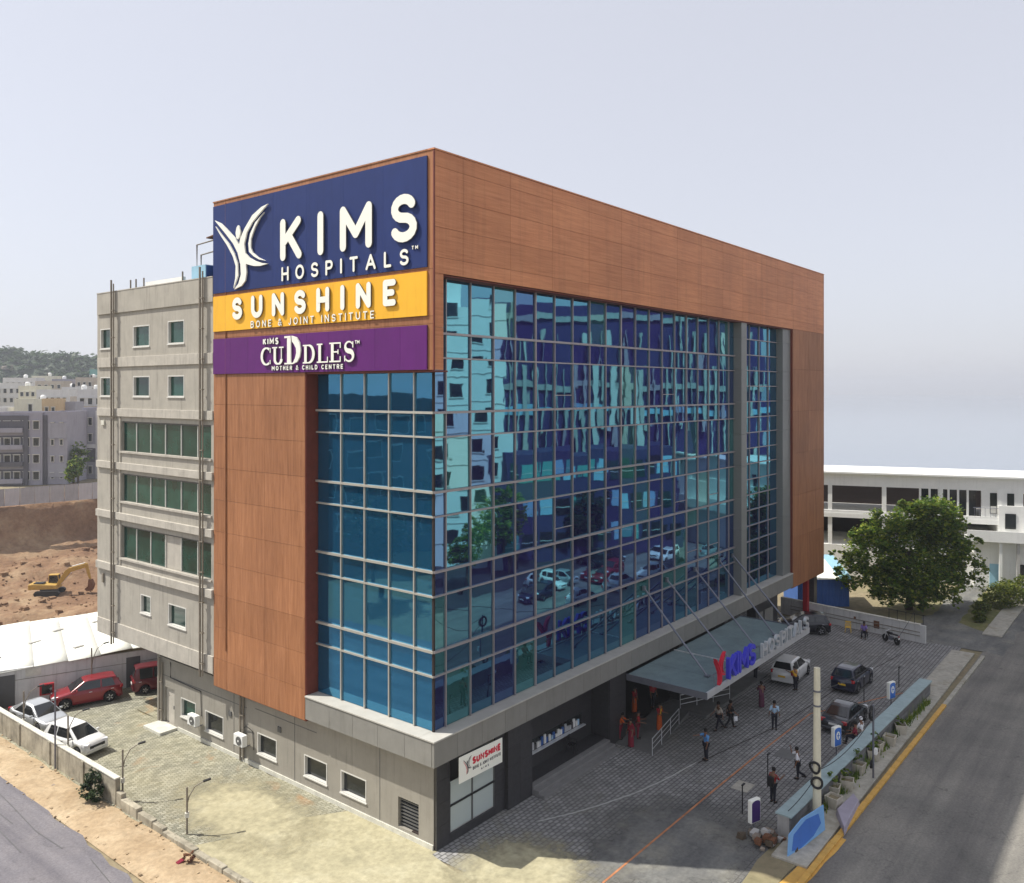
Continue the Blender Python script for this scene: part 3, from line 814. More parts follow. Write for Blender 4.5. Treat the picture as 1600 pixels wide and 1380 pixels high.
# --- ground floor, yard side
GF = 0.60
gfn = shift(fnL, -GF)
DY = 0.72
wins = [(20.2, 21.85, 0.95, 2.1), (17.3, 19.2, 0.75, 1.95), (12.25, 14.0, 0.80, 1.95), (8.05, 9.9, 0.75, 1.85), (5.1, 7.0, 0.75, 1.85)]
doorh = [(22.6, 23.75, 0.16, 2.35), (1.55, 2.9, 0.35, 1.75)]
part('wall', holed(gfn, GF, 24.3, -0.05, 4.12, wins + doorh, -0.3, 0.0), M['render_dark'])
for k, h in enumerate(wins):
    w = part('window', MB().prism([(h[0],h[2]),(h[1],h[2]),(h[1],h[3]),(h[0],h[3])], gfn, -0.20, -0.17), M['pane_green'] if k == 0 else M['pane_dark'])
    fr = MB()
    for (a, b, c, d) in ((h[0],h[1],h[2],h[2]+.06),(h[0],h[1],h[3]-.06,h[3]),(h[0],h[0]+.06,h[2]+.06,h[3]-.06),(h[1]-.06,h[1],h[2]+.06,h[3]-.06)):
        fr.prism([(a,c),(b,c),(b,d),(a,d)], gfn, -0.168, 0.015)
    part('frame', fr, M['win_frame'], w)
    part('sill', MB().prism([(h[0]-.04,h[2]-.06),(h[1]+.04,h[2]-.06),(h[1]+.04,h[2]-.002),(h[0]-.04,h[2]-.002)], gfn, 0.002, 0.06), M['win_frame'], w)
d = part('door', MB().prism([(22.62,0.17),(23.73,0.17),(23.73,2.33),(22.62,2.33)], gfn, -0.2, -0.12), M['render_band'])
part('handle', MB().prism([(22.75,1.1),(22.83,1.1),(22.83,1.3),(22.75,1.3)], gfn, -0.115, -0.06), M['win_dark'], d)
part('door_step', MB().box(-0.55, GF-0.002, 22.2, 24.2, -0.02, 0.16), M['wall_cap'], bevel=0.02)
d = part('louvre_door', MB().prism([(1.57,.37),(2.88,.37),(2.88,1.73),(1.57,1.73)], gfn, -0.25, -0.2), M['pane_dark'])
for k in range(8):
    part('slat', MB().prism([(1.6,.45+k*.16),(2.85,.45+k*.16),(2.85,.51+k*.16),(1.6,.51+k*.16)], gfn, -0.195, -0.12), M['win_dark'], d)
part('plinth', MB().box(GF-0.07, GF-0.003, 0.6, 22.15, -0.02, 0.22), M['wall_cap'])
part('wall', MB().box(GF-0.02, 16, 24.31, 24.6, -0.05, 4.6), M['render_dark'])
for y in (4.15, 10.7, 16.25):
    part('wall_joint', MB().box(GF-0.012, GF-0.002, y-0.012, y+0.012, 0.22, 4.1), M['win_dark'])
for (y0, y1, z0) in ((15.0, 24.2, 3.05), (8.9, 14.2, 3.2)):
    part('groove', MB().box(GF-0.012, GF-0.002, y0, y1, z0-0.014, z0+0.014), M['win_dark'])
for (y, z) in ((16.6, 2.35), (12.0, 2.6)):
    part('vent_cover', MB().box(GF-0.05, GF-0.003, y-0.14, y+0.14, z-0.14, z+0.14), M['win_dark'])
cab = MB(); cab.tube([(GF-0.04, 23.0, 4.0), (GF-0.04, 23.0, 3.05), (GF-0.04, 19.6, 2.95), (GF-0.04, 19.55, 1.5)], 0.025, 6)
part('cable', cab, M['black'])
cab = MB(); cab.tube([(GF-0.04, 15.4, 1.75), (GF-0.12, 14.9, 2.1), (GF-0.04, 14.4, 1.9), (GF-0.04, 14.3, 0.9)], 0.022, 6)
part('cable', cab, M['black'])
def ac_unit(y, z, label):
    t = thing('air_conditioner', label, 'air conditioner', (GF - 0.42, y, z))
    MB().box(-0.16, 0.16, -0.42, 0.42, 0, 0.62).build('casing', M['white'], t, bevel=0.02)
    fan = MB().lathe([(0.24, -0.195), (0.24, -0.165)], (0, -0.08, 0.31), 18, axis='X'); fan.build('fan_grille', M['win_dark'], t)
    hub = MB().lathe([(0.06, -0.21), (0.06, -0.2)], (0, -0.08, 0.31), 10, axis='X'); hub.build('hub', M['white'], t)
    for s in (-0.33, 0.33):
        MB().box(-0.14, 0.40, s-0.02, s+0.02, -0.05, -0.005).build('bracket', M['steel_rod'], t)
ac_unit(19.75, 1.05, 'white air conditioner box on the grey wall by the green window')
ac_unit(15.0, 1.10, 'white air conditioner box beside the tall drain pipe pair')
def pipe_pair(x, y, z0, z1, sp=0.16):
    a = part('drain_pipe', MB().tube([(x, y, z0), (x, y, z1)], 0.062, 8), M['pipe'])
    part('drain_pipe', MB().tube([(x+0.03, y-sp-0.08, z0+0.1), (x+0.03, y-sp-0.08, z1-0.25)], 0.045, 8), M['pipe'])
    z = z0 + 0.8
    while z < z1 - 0.3:
        part('bracket', MB().box(x-0.05, x+0.10, y-sp-0.14, y+0.08, z-0.025, z+0.025), M['pipe'], a)
        z += 1.75
pipe_pair(GF-0.13, 24.15, 0.05, 4.1)
pipe_pair(GF-0.13, 15.45, 0.05, 3.9)

# --- grey rear wing
wfn = shift(fnL, -0.0)
ribs = [(17.6, 28.0, 16.87, 18.8), (17.6, 28.0, 13.62, 15.42), (17.6, 28.0, 9.95, 12.05)]
smalls = [(29.45, 30.85, 23.55, 24.9), (24.45, 26.5, 23.55, 24.9), (20.45, 22.3, 23.6, 25.0),
          (29.45, 30.85, 20.4, 21.68), (24.45, 26.5, 20.4, 21.7), (20.45, 22.3, 20.4, 21.7),
          (24.3, 25.55, 6.78, 7.96), (20.25, 22.25, 6.6, 7.9)]
part('wall', holed(wfn, 17.28, 31.05, 4.67, 27.25, ribs + smalls, -0.3, 0.0), M['render_grey'])
part('wing_core', MB().box(0.5, 40, 17.3, 31.0, 4.72, 27.0), M['backing'])
part('wall', MB().box(0.0, 40, 31.06, 31.3, 4.67, 27.25), M['render_grey'])
part('wing_roof', MB().box(0.31, 40, 17.3, 31.0, 26.6, 26.75), M['concrete'])
part('soffit', MB().box(0.02, 40, 17.3, 31.0, 4.55, 4.66), M['concrete'])
part('parapet', MB().box(-0.10, -0.003, 17.3, 31.15, 25.85, 27.25), M['render_grey'], bevel=0.01)
part('parapet_cap', MB().box(-0.12, 0.35, 17.3, 31.2, 27.255, 27.31), M['render_band'])
for z0, z1, dpt in ((22.32, 22.95, 0.10), (19.10, 19.62, 0.12), (15.66, 16.12, 0.16), (12.40, 12.86, 0.18), (8.93, 9.42, 0.18), (4.62, 5.62, 0.10)):
    part('band', MB().box(-dpt, -0.003, 17.3, 31.05 + dpt * 0.8, z0, z1), M['render_band'], bevel=0.015)
part('wall_edge', MB().box(-0.06, -0.004, 28.05, 28.35, 9.45, 19.05), M['render_grey'])
for k, h in enumerate(ribs):
    w = part('ribbon_window', MB().prism([(h[0],h[3]-.09),(h[1],h[3]-.09),(h[1],h[3]),(h[0],h[3])], wfn, -0.20, -0.08), M['win_dark'])
    edges = [28.0, 26.3, 24.55, 22.8, 21.0, 19.2, 17.6]
    for i in range(6):
        a, b = edges[i+1], edges[i]
        blank = (k == 2 and i == 3)
        part('pane', MB().prism([(a+.03,h[2]+.02),(b-.03,h[2]+.02),(b-.03,h[3]-.1),(a+.03,h[3]-.1)], wfn, -0.20, -0.17), M['render_band'] if blank else M['pane_green'], w)
        part('frame', MB().prism([(a-.03,h[2]+.02),(a+.03,h[2]+.02),(a+.03,h[3]-.1),(a-.03,h[3]-.1)], wfn, -0.19, -0.11), M['win_frame'], w)
    part('sill', MB().prism([(h[0]-.1,h[2]-.12),(h[1]+.1,h[2]-.12),(h[1]+.1,h[2]-.002),(h[0]-.1,h[2]-.002)], wfn, -0.16, 0.10), M['render_band'], w)
for h in smalls:
    w = part('window', MB().prism([(h[0],h[2]),(h[1],h[2]),(h[1],h[3]),(h[0],h[3])], wfn, -0.20, -0.17), M['pane_green'])
    fr = MB()
    for (a, b, c, d_) in ((h[0],h[1],h[2],h[2]+.07),(h[0],h[1],h[3]-.07,h[3]),(h[0],h[0]+.07,h[2]+.07,h[3]-.07),(h[1]-.07,h[1],h[2]+.07,h[3]-.07)):
        fr.prism([(a,c),(b,c),(b,d_),(a,d_)], wfn, -0.168, 0.012)
    part('frame', fr, M['win_frame'], w)
    part('sill', MB().prism([(h[0]-.04,h[2]-.06),(h[1]+.04,h[2]-.06),(h[1]+.04,h[2]-.002),(h[0]-.04,h[2]-.002)], wfn, -0.15, 0.06), M['win_frame'], w)
pipe_pair(-0.26, 28.85, 4.2, 28.0)
pipe_pair(-0.26, 18.35, 4.3, 27.9)
part('wall_box', MB().box(-0.10, -0.003, 30.2, 30.6, 18.5, 18.8), M['wall_cap'])
part('wall_box', MB().box(-0.10, -0.003, 30.3, 30.5, 8.0, 8.6), M['pipe'])

# --- ground floor, forecourt side
ffn = shift(fnR, -0.5)
shopw = (1.55, 4.75, 0.45, 3.9)
def granite(u0, u1, v0, v1, cols, rows, y, holes=()):
    us = [u0 + (u1-u0)*i/cols for i in range(cols+1)]; vs = [v0 + (v1-v0)*j/rows for j in range(rows+1)]
    for i in range(cols):
        for j in range(rows):
            part('granite_panel', MB().box(us[i]+.006, us[i+1]-.006, y-0.03, y+0.05, vs[j]+.006, vs[j+1]-.006), M['granite'])
granite(GF, 1.5, 0.0, 4.1, 1, 4, 0.45)
granite(4.75, 5.5, 0.0, 4.1, 1, 4, 0.45)
granite(1.5, 4.75, 0.0, 0.42, 3, 1, 0.45)
part('shop_backing', MB().box(GF+0.01, 5.5, 0.52, 2.0, 0, 0.4), M['backing'])
part('shop_floor', MB().box(1.5, 4.8, 0.5, 4.5, 0.36, 0.44), M['concrete'])
part('shop_wall', MB().box(1.2, 5.4, 4.5, 4.6, 0.0, 4.1), M['white'])
part('shop_wall', MB().box(1.1, 1.2, 0.52, 4.6, 0.0, 4.1), M['white'])
part('shop_wall', MB().box(5.4, 5.5, 0.52, 4.6, 0.0, 4.1), M['white'])
sw = part('shop_window', MB().box(1.52, 4.73, 0.50, 0.53, 0.46, 2.75), glass_wall_mat('shop_glass', (0.72,0.80,0.78), (0.66,0.74,0.71), wav=0.004, see=0.05, seecol=(0.75,0.82,0.8)))
part('transom', MB().box(1.5, 4.75, 0.44, 0.55, 1.62, 1.70), M['black'], sw)
for x in (1.53, 3.1, 4.72): part('mullion', MB().box(x-.025, x+.025, 0.44, 0.545, 0.44, 2.74), M['win_dark'], sw)
# big dark pier, sheltered verandah with steps and service hatch
granite(5.5, 7.5, 0.0, 4.1, 2, 4, 0.25)
part('pier_core', MB().box(5.52, 7.5, 0.31, 3.2, 0.0, 4.1), M['granite'])
part('verandah_wall', holed(shift(fnR, -1.5), 7.5, 15.0, 0.0, 4.1, [(8.0, 14.0, 1.35, 2.0)], -0.2, 0.0), M['granite'])
hw = part('hatch_window', MB().box(8.0, 14.0, 1.62, 1.66, 1.35, 2.0), M['pane_dark'])
for k in range(26):
    x = 8.1 + k * 0.22 + rv.uniform(-.04, .04); hh = rv.uniform(.15, .5)
    part('shelf_stock', MB().box(x, x+.17, 1.52, 1.60, 1.36, 1.36+hh), rv.choice([M['plate_white'], M['steel'], M['pale_blue'], M['white'], M['granite'], M['win_dark'], M['blue_sheet']]), hw)
part('counter', MB().box(7.9, 14.1, 1.30, 1.5, 1.28, 1.345), M['steel'], hw)
part('verandah_floor', MB().box(7.5, 15.0, 0.52, 1.5, 0.0, 0.45), M['granite'])
for k in range(3):
    part('step', MB().box(7.5, 14.9, -0.55 + 0.35*k, -0.55 + 0.35*(k+1), -0.01, 0.15*(k+1)), pm('step_stone_%d' % k, (0.20,0.195,0.19), 0.6, 0.15), bevel=0.012)
granite(15.0, 16.8, 0.0, 4.1, 1, 3, 0.25)
part('pier_core', MB().box(15.0, 16.8, 0.31, 3.4, 0.0, 4.1), M['granite'])
# entrance hall under the canopy
part('hall_wall', MB().box(16.8, 43.6, 8.6, 8.8, 0.0, 4.0), M['granite'])
part('hall_floor', MB().box(16.8, 43.6, 0.8, 8.6, -0.02, 0.22), M['granite'])
part('hall_ceiling', MB().box(16.8, 43.6, 0.4, 8.6, 3.90, 3.97), M['concrete'])
for x in (24.2, 31.4, 37.2):
    part('column', MB().box(x-0.35, x+0.35, 0.35, 1.05, 0, 3.9), M['granite'], bevel=0.015)
dr = part('entrance_doors', MB().box(21, 29, 8.4, 8.5, 0.24, 2.7), M['pane_dark'])
for k in range(5): part('door_frame', MB().box(21 + 2*k - .05, 21 + 2*k + .05, 8.33, 8.39, 0.24, 2.7), M['steel'], dr)
part('reception_desk', MB().box(17.4, 20.2, 6.4, 7.2, 0.22, 1.3), M['wood_v'])
part('end_wall', MB().box(37.6, 43.6, 1.2, 1.4, 0.0, 4.0), M['granite'])
for k in range(2): part('grey_door', MB().box(38.4 + 2.2*k, 40.2 + 2.2*k, 1.12, 1.19, 0.0, 2.6), M['ledge'])
# space below the far brown box
part('undercroft_wall', MB().box(43.7, 51.5, 9.0, 9.2, 0.0, 3.95), M['backing'])
part('column', MB().box(50.4, 51.2, 0.4, 1.2, 0, 3.94), M['granite'])
# ramp beside the entrance with steel rails
rp = MB().add([(15.6,-2.3,0.0),(22.3,-1.2,0.0),(22.3,0.8,0.0),(15.6,0.2,0.0),(15.6,-2.3,0.03),(22.3,-1.2,0.26),(22.3,0.8,0.26),(15.6,0.2,0.03)],
              [(0,3,2,1),(4,5,6,7),(0,1,5,4),(1,2,6,5),(2,3,7,6),(3,0,4,7)])
part('ramp', rp, M['dark_concrete'])
for (a, b) in (((15.4,-2.35), (20.2,-1.55)), ((22.6,-0.4), (26.2,-2.2))):
    rl = thing('handrail', 'polished steel handrail along the entrance ramp' if a[0] < 20 else 'short steel handrail at the drop-off step below the canopy', 'handrail', (a[0], a[1], 0.05))
    v = Vector((b[0]-a[0], b[1]-a[1], 0.1))
    for hgt in (0.95, 0.65, 0.35):
        MB().tube([(0,0,hgt), v + Vector((0,0,hgt))], 0.028 if hgt > .9 else 0.018, 8).build('rail', M['steel'], rl)
    for t in (0, 0.33, 0.66, 1.0):
        p = v * t; MB().tube([p, p + Vector((0,0,0.95))], 0.022, 8).build('post', M['steel'], rl)
part('kerb_step', MB().box(22.4, 32.6, -2.3, 0.8, -0.02, 0.14), M['dark_concrete'], bevel=0.02)

# --- entrance canopy hung on steel rods
CN = thing('entrance_canopy', 'flat grey entrance canopy hung from five steel rods over the forecourt', 'canopy', (16.3, -5.3, 3.85))
ck = 6
for i in range(ck):
    x0, x1 = 16.4 * i / ck, 16.4 * (i+1) / ck
    MB().box(x0 + .01, x1 - .01, 0.12, 5.15, 0.02, 0.10).build('roof_sheet', M['canopy'], CN)
    MB().box(x1 - .05, x1 + .05, 0.1, 5.15, -0.16, 0.015).build('rafter', M['steel_rod'], CN)
MB().box(0, 16.4, 0, 0.115, -0.22, 0.16).build('front_edge', M['steel'], CN, bevel=0.015)
MB().box(-0.06, -0.003, 0, 5.15, -0.22, 0.16).build('side_edge', M['steel_rod'], CN)
MB().box(16.403, 16.46, 0, 5.15, -0.22, 0.16).build('side_edge', M['steel_rod'], CN)
MB().box(5.9, 5.98, 0.12, 5.15, 0.103, 0.16).build('seam', M['steel'], CN)
for (tx, bx_) in ((19.6, 18.9), (22.6, 22.3), (26.7, 26.1), (30.6, 29.4), (33.0, 32.3)):
    a = Vector((tx - 16.3, 5.3 + 0.56, 8.35 - 3.85)); b = Vector((bx_ - 16.3, 1.25, 0.14))
    rod = MB().tube([a, b], 0.06, 8).build('rod', M['steel_rod'], CN)
    MB().obox(b + Vector((0,0,0.02)), (0.30, 0.30, 0.10)).build('foot_plate', M['steel_rod'], rod, bevel=0.02)
    MB().obox(a, (0.22, 0.14, 0.30)).build('wall_plate', M['steel_rod'], rod)

# --- roof plant on the grey wing
rt = thing('roof_tank', 'pale and dark blue sheet water tank on the grey wing roof', 'tank', (0.5, 18.0, 26.75))
MB().box(0.0, 1.9, 1.0, 2.5, 0.0, 1.45).build('tank_body', M['blue_light'], rt)
MB().box(0.05, 1.85, 0.92, 0.995, 0.02, 1.40).build('side_sheet', M['blue_sheet'], rt)
MB().box(0.5, 3.4, -0.5, 0.75, 0.9, 2.3).build('upper_sheet', M['blue_sheet'], rt)
fr = thing('roof_frame', 'thin grey pipe frame with a small tilted roof above the blue tank', 'frame', (0.6, 17.6, 26.75))
for (y, z) in ((2.65, 2.75), (2.2, 2.1)):
    MB().tube([(0.1, y, 0), (0.1, y, z), (0.1, -0.2, z + 0.15)], 0.05, 8).build('pipe_bend', M['pipe'], fr)
    MB().tube([(1.6, y, 0), (1.6, y, z), (1.6, -0.2, z + 0.15)], 0.05, 8).build('pipe_bend', M['pipe'], fr)
MB().add([(0,1.5,3.0),(2.2,1.5,3.0),(2.2,-.3,3.35),(0,-.3,3.2),(0,1.5,3.06),(2.2,1.5,3.06),(2.2,-.3,3.41),(0,-.3,3.26)], [(0,3,2,1),(4,5,6,7),(0,1,5,4),(1,2,6,5),(2,3,7,6),(3,0,4,7)]).build('roof_sheet', M['rust'], fr)
wr = thing('roof_parapet_wall', 'low whitewashed wall and pipes on the grey wing roof', 'wall', (0.5, 21.5, 26.75))
MB().box(0, 0.2, 0, 4.4, 0, 0.95).build('masonry', M['white'], wr)
for y in (0.0, 4.6, 5.6, 6.3): MB().tube([(0.0, y, 0), (0.0, y, 1.25)], 0.05, 8).build('stub_pipe', M['pipe'], wr)
# ------------------------------------------------------------------ lettering: strokes with round or square ends
def arc(cx, cy, rx, ry, a0, a1, n=10):
    return [(cx + rx * math.cos(R(a0 + (a1 - a0) * i / n)), cy + ry * math.sin(R(a0 + (a1 - a0) * i / n))) for i in range(n + 1)]
GL = {
 'A': (0.95, [[(0,0),(.5,1),(1,0)], [(.2,.32),(.8,.32)]]),
 'B': (0.78, [[(0,0),(0,1),(.55,1)] + arc(.6,.765,.34,.235,90,-90)[1:] + [(0.02,.53)], [(.6,.53)] + arc(.62,.265,.38,.265,90,-90)[1:] + [(0.02,0)]]),
 'C': (0.85, [arc(.52,.5,.52,.5,50,310,18)]),
 'D': (0.85, [[(0,0),(0,1),(.4,1)] + arc(.42,.5,.58,.5,90,-90,14) + [(0.02,0)]]),
 'E': (0.70, [[(1,1),(0,1),(0,0),(1,0)], [(0,.5),(.85,.5)]]),
 'H': (0.82, [[(0,0),(0,1)], [(1,0),(1,1)], [(0,.5),(1,.5)]]),
 'I': (0.20, [[(.5,0),(.5,1)]]),
 'J': (0.55, [[(1,1),(1,.28)] + arc(.5,.28,.5,.28,0,-160,8)[1:]]),
 'K': (0.82, [[(0,0),(0,1)], [(.95,1),(.1,.45)], [(.36,.62),(1,0)]]),
 'L': (0.66, [[(0,1),(0,0),(1,0)]]),
 'M': (1.05, [[(0,0),(0,1),(.5,.32),(1,1),(1,0)]]),
 'N': (0.86, [[(0,0),(0,1),(1,0),(1,1)]]),
 'O': (0.95, [arc(.5,.5,.5,.5,90,450,24)]),
 'P': (0.75, [[(0,0),(0,1),(.55,1)] + arc(.6,.73,.4,.27,90,-90)[1:] + [(0.02,.46)]]),
 'R': (0.80, [[(0,0),(0,1),(.55,1)] + arc(.6,.73,.4,.27,90,-90)[1:] + [(0.02,.46)], [(.5,.46),(1,0)]]),
 'S': (0.78, [arc(.5,.755,.46,.245,25,270,12) + arc(.5,.255,.5,.255,90,-155,12)[1:]]),
 'T': (0.80, [[(0,1),(1,1)], [(.5,0),(.5,.98)]]),
 'U': (0.84, [[(0,1),(0,.38)] + arc(.5,.38,.5,.38,180,360,12)[1:] + [(1,1)]]),
 '&': (0.85, [[(1,.0),(.25,.72)] + arc(.45,.82,.22,.18,200,-20,8) + [(.1,.36)] + arc(.38,.24,.36,.24,160,340,8) + [(.95,.45)]]),
 ' ': (0.45, []),
}
def stroke_poly(pts, w, rnd, wob=None):
    """outline of one stroke, mitred at the corners"""
    P = [Vector(p) for p in pts]
    closed = (P[0] - P[-1]).length < 1e-5
    n = len(P)
    left, right = [], []
    for i in range(n):
        if closed:
            a = P[i] - P[i-1] if i > 0 else P[0] - P[-2]
            b = P[i+1] - P[i] if i < n-1 else P[1] - P[0]
        else:
            a = P[i] - P[i-1] if i > 0 else P[1] - P[0]
            b = P[i+1] - P[i] if i < n-1 else P[-1] - P[-2]
        a.normalize(); b.normalize()
        na, nb = Vector((-a.y, a.x)), Vector((-b.y, b.x))
        m = na + nb
        if m.length < 1e-6: m = na
        m.normalize()
        k = 1.0 / max(0.62, m.dot(nb))
        hw = (w[i] if isinstance(w, (list, tuple)) else w) / 2
        left.append(P[i] + m * hw * k); right.append(P[i] - m * hw * k)
    return left, right, closed, P
def stroke_mesh(mb, pts, w, fn, d0, d1, rnd=True, mi=0, side=1):
    if rnd and not isinstance(w, (list, tuple)):
        Q = [Vector(p) for p in pts]; cut = [0]
        for i in range(1, len(Q) - 1):     # sharp corners: two strokes meeting in a round joint
            if (Q[i] - Q[i-1]).normalized().dot((Q[i+1] - Q[i]).normalized()) < 0.6: cut.append(i)
        if len(cut) > 1:
            cut.append(len(Q) - 1)
            for j, (a, b) in enumerate(zip(cut[:-1], cut[1:])):
                stroke_mesh(mb, pts[a:b+1], w, fn, d0, d1 + 0.0015 * j, rnd, mi, side)
            return
    left, right, closed, P = stroke_poly(pts, w, rnd)
    n = len(P)
    vs = [fn(p.x, p.y, d0) for p in left] + [fn(p.x, p.y, d0) for p in right] + [fn(p.x, p.y, d1) for p in left] + [fn(p.x, p.y, d1) for p in right]
    ft, fsd = [], []
    for i in range(n - 1):
        ft.append((2*n+i, 2*n+i+1, 3*n+i+1, 3*n+i))
        fsd.append((i, i+1, 2*n+i+1, 2*n+i)); fsd.append((n+i, 3*n+i, 3*n+i+1, n+i+1))
    if not closed:
        fsd.append((0, 2*n, 3*n, n)); fsd.append((n-1, 2*n-1, 4*n-1, 3*n-1))
    mb.add(vs, ft, mi); mb.v = mb.v[:]  # front faces
    o = len(mb.v) - len(vs)
    for f in fsd:
        mb.f.append(tuple(i + o for i in f)); mb.m.append(side)
    if rnd and not closed:
        for end in (0, n - 1):
            c = P[end]; hw = (w[end] if isinstance(w, (list, tuple)) else w) / 2
            dr = (P[0] - P[1]) if end == 0 else (P[-1] - P[-2])
            a0 = math.atan2(dr.y, dr.x)
            cap = [(c.x + hw * math.cos(a0 + R(-90 + 30 * k)), c.y + hw * math.sin(a0 + R(-90 + 30 * k))) for k in range(7)]
            m = len(cap)
            v2 = [fn(u, v, d0) for u, v in cap] + [fn(u, v, d1) for u, v in cap]
            o2 = len(mb.v)
            mb.v.extend(v2)
            mb.f.append(tuple(o2 + m + k for k in range(m))); mb.m.append(mi)
            for k in range(m - 1):
                mb.f.append((o2 + k, o2 + k + 1, o2 + m + k + 1, o2 + m + k)); mb.m.append(side)
def letter_mesh(ch, x0, y0, wd, ht, sw, fn, d0, d1, rnd=True):
    mb = MB()
    W_, strokes = GL[ch]
    for k, s in enumerate(strokes):
        if ch == 'I': pts = [(x0 + wd/2, y0 + sw/2 + p[1] * (ht - sw)) for p in s]
        else: pts = [(x0 + sw/2 + p[0] * (wd - sw), y0 + sw/2 + p[1] * (ht - sw)) for p in s]
        stroke_mesh(mb, pts, sw, fn, d0, d1 + 0.003 * k, rnd)
    return mb
def word(text, u0, u1, v0, ht, sw, fn, d0, d1, mats, parent, rnd=True, single=False, name='letter', space=0.16):
    """fit the word between u0 and u1; one object per letter, or one mesh for a line of small print"""
    ws = [(sw / ht if c == 'I' else GL[c][0]) for c in text]
    tot = sum(ws); gaps = len(text) - 1
    unit = ht
    free = (u1 - u0) - tot * unit
    if free < gaps * 0.05 * ht:
        unit = ((u1 - u0) - gaps * 0.08 * ht) / tot
        free = (u1 - u0) - tot * unit
    gp = free / max(1, gaps)
    u = u0
    allm = MB()
    for c, w_ in zip(text, ws):
        if c != ' ':
            mb = letter_mesh(c, u, v0, max(w_ * unit, sw), ht, sw, fn, d0, d1, rnd)
            if single:
                o = len(allm.v); allm.v += mb.v; allm.f += [tuple(i + o for i in f) for f in mb.f]; allm.m += mb.m
            else: mb.build(name, mats, parent, recalc=True)
        u += w_ * unit + gp
    if single: return tag(allm.build(name, mats, parent, recalc=True), kind='stuff')
WS = [M['letter_white'], M['letter_side']]

# sign boards on the yard side face: u runs to the right as seen from outside (u = -y)
sfn = lambda u, v, d: (-0.062 - d, -u, v)
def board(name, label, y0, y1, z0, z1, mat, n):
    t = thing(name, label, 'sign', (0, 0, 0))
    for i in range(n):
        a, b = y0 + (y1 - y0) * i / n, y0 + (y1 - y0) * (i + 1) / n
        MB().box(-0.13, -0.066, a + .004, b - .004, z0, z1).build('sign_panel', mat, t)
    return t
lfn = lambda u, v, d: (-0.132 - d, -u, v)
SB = board('blue_sign_board', 'huge blue rooftop sign board lettered KIMS HOSPITALS with a white figure logo', 0.32, 17.2, 26.28, 31.22, M['sign_blue'], 6)
word('KIMS', -10.8, -0.82, 27.5, 2.18, 0.45, lfn, 0.04, 0.12, WS, SB)
word('HOSPITALS', -10.74, -1.38, 26.46, 0.74, 0.135, lfn, 0.03, 0.08, WS, SB)
word('TM', -1.20, -0.80, 27.12, 0.17, 0.04, lfn, 0.02, 0.06, WS, SB, single=True, name='trade_mark')
def logo(parent, polys, fn, d0, d1, mats, name='logo_stroke'):
    for k, p in enumerate(polys):
        MB().prism(p, fn, d0, d1).build(name, mats, parent)
flat = lambda pts: [(-a, b) for a, b in pts]
LOGO = [flat(p) for p in (
 [(16.85,30.39),(16.24,30.16),(15.72,29.81),(14.83,29.16),(14.49,28.74),(14.36,29.11),(13.97,29.6),(13.27,30.22),(12.44,30.56),(11.86,30.65),(12.71,30.19),(13.27,29.85),(13.76,29.37),(14.01,28.77),(13.9,28.26),(13.55,27.98),(12.99,27.74),(12.44,27.58),(11.86,27.49),(12.57,27.43),(13.13,27.48),(13.86,27.66),(13.79,27.21),(13.9,26.76),(14.26,26.50),(14.94,26.36),(14.54,26.65),(14.31,27.13),(14.36,27.68),(14.62,28.34),(15.05,28.89),(15.72,29.47)],
 [(12.2,30.25),(12.99,29.8),(13.45,29.26),(13.62,28.74),(13.55,28.28),(13.1,27.98),(12.64,27.78),(12.1,27.67),(12.71,27.9),(13.2,28.2),(13.40,28.51),(13.38,28.97),(13.03,29.54),(12.57,30.01)],
 [(16.79,30.05),(16.17,29.51),(15.42,28.9),(14.91,28.3),(14.62,27.78),(14.58,27.1),(15.02,26.43),(14.84,26.96),(14.80,27.63),(15.08,28.2),(15.67,28.9),(16.24,29.45)],
 [(14.58,29.85),(14.46,29.75),(14.36,29.46),(14.46,29.18),(14.62,29.08),(14.75,29.2),(14.81,29.45),(14.72,29.74)])]
logo(SB, LOGO, lfn, 0.04, 0.12, [M['letter_white']])

SY = board('yellow_sign_board', 'yellow sign board lettered SUNSHINE BONE & JOINT INSTITUTE below the blue one', 0.32, 17.2, 24.12, 26.10, M['sign_yellow'], 8)
word('SUNSHINE', -15.19, -2.2, 24.68, 1.22, 0.30, lfn, 0.03, 0.09, WS, SY)
word('BONE & JOINT INSTITUTE', -13.5, -3.7, 24.17, 0.37, 0.06, lfn, 0.02, 0.05, WS, SY, single=True, name='tagline')
SP = board('purple_sign_board', 'purple sign board lettered KIMS CUDDLES mother and child centre', 0.32, 17.2, 21.72, 23.70, M['sign_purple'], 10)
word('KIMS', -12.35, -11.0, 23.20, 0.36, 0.09, lfn, 0.03, 0.08, WS, SP, rnd=False)
word('MOTHER & CHILD CENTRE', -11.6, -5.9, 21.84, 0.24, 0.055, lfn, 0.02, 0.06, WS, SP, single=True, name='tagline')
word('TM', -5.03, -4.7, 23.02, 0.17, 0.04, lfn, 0.02, 0.06, WS, SP, single=True, name='trade_mark')
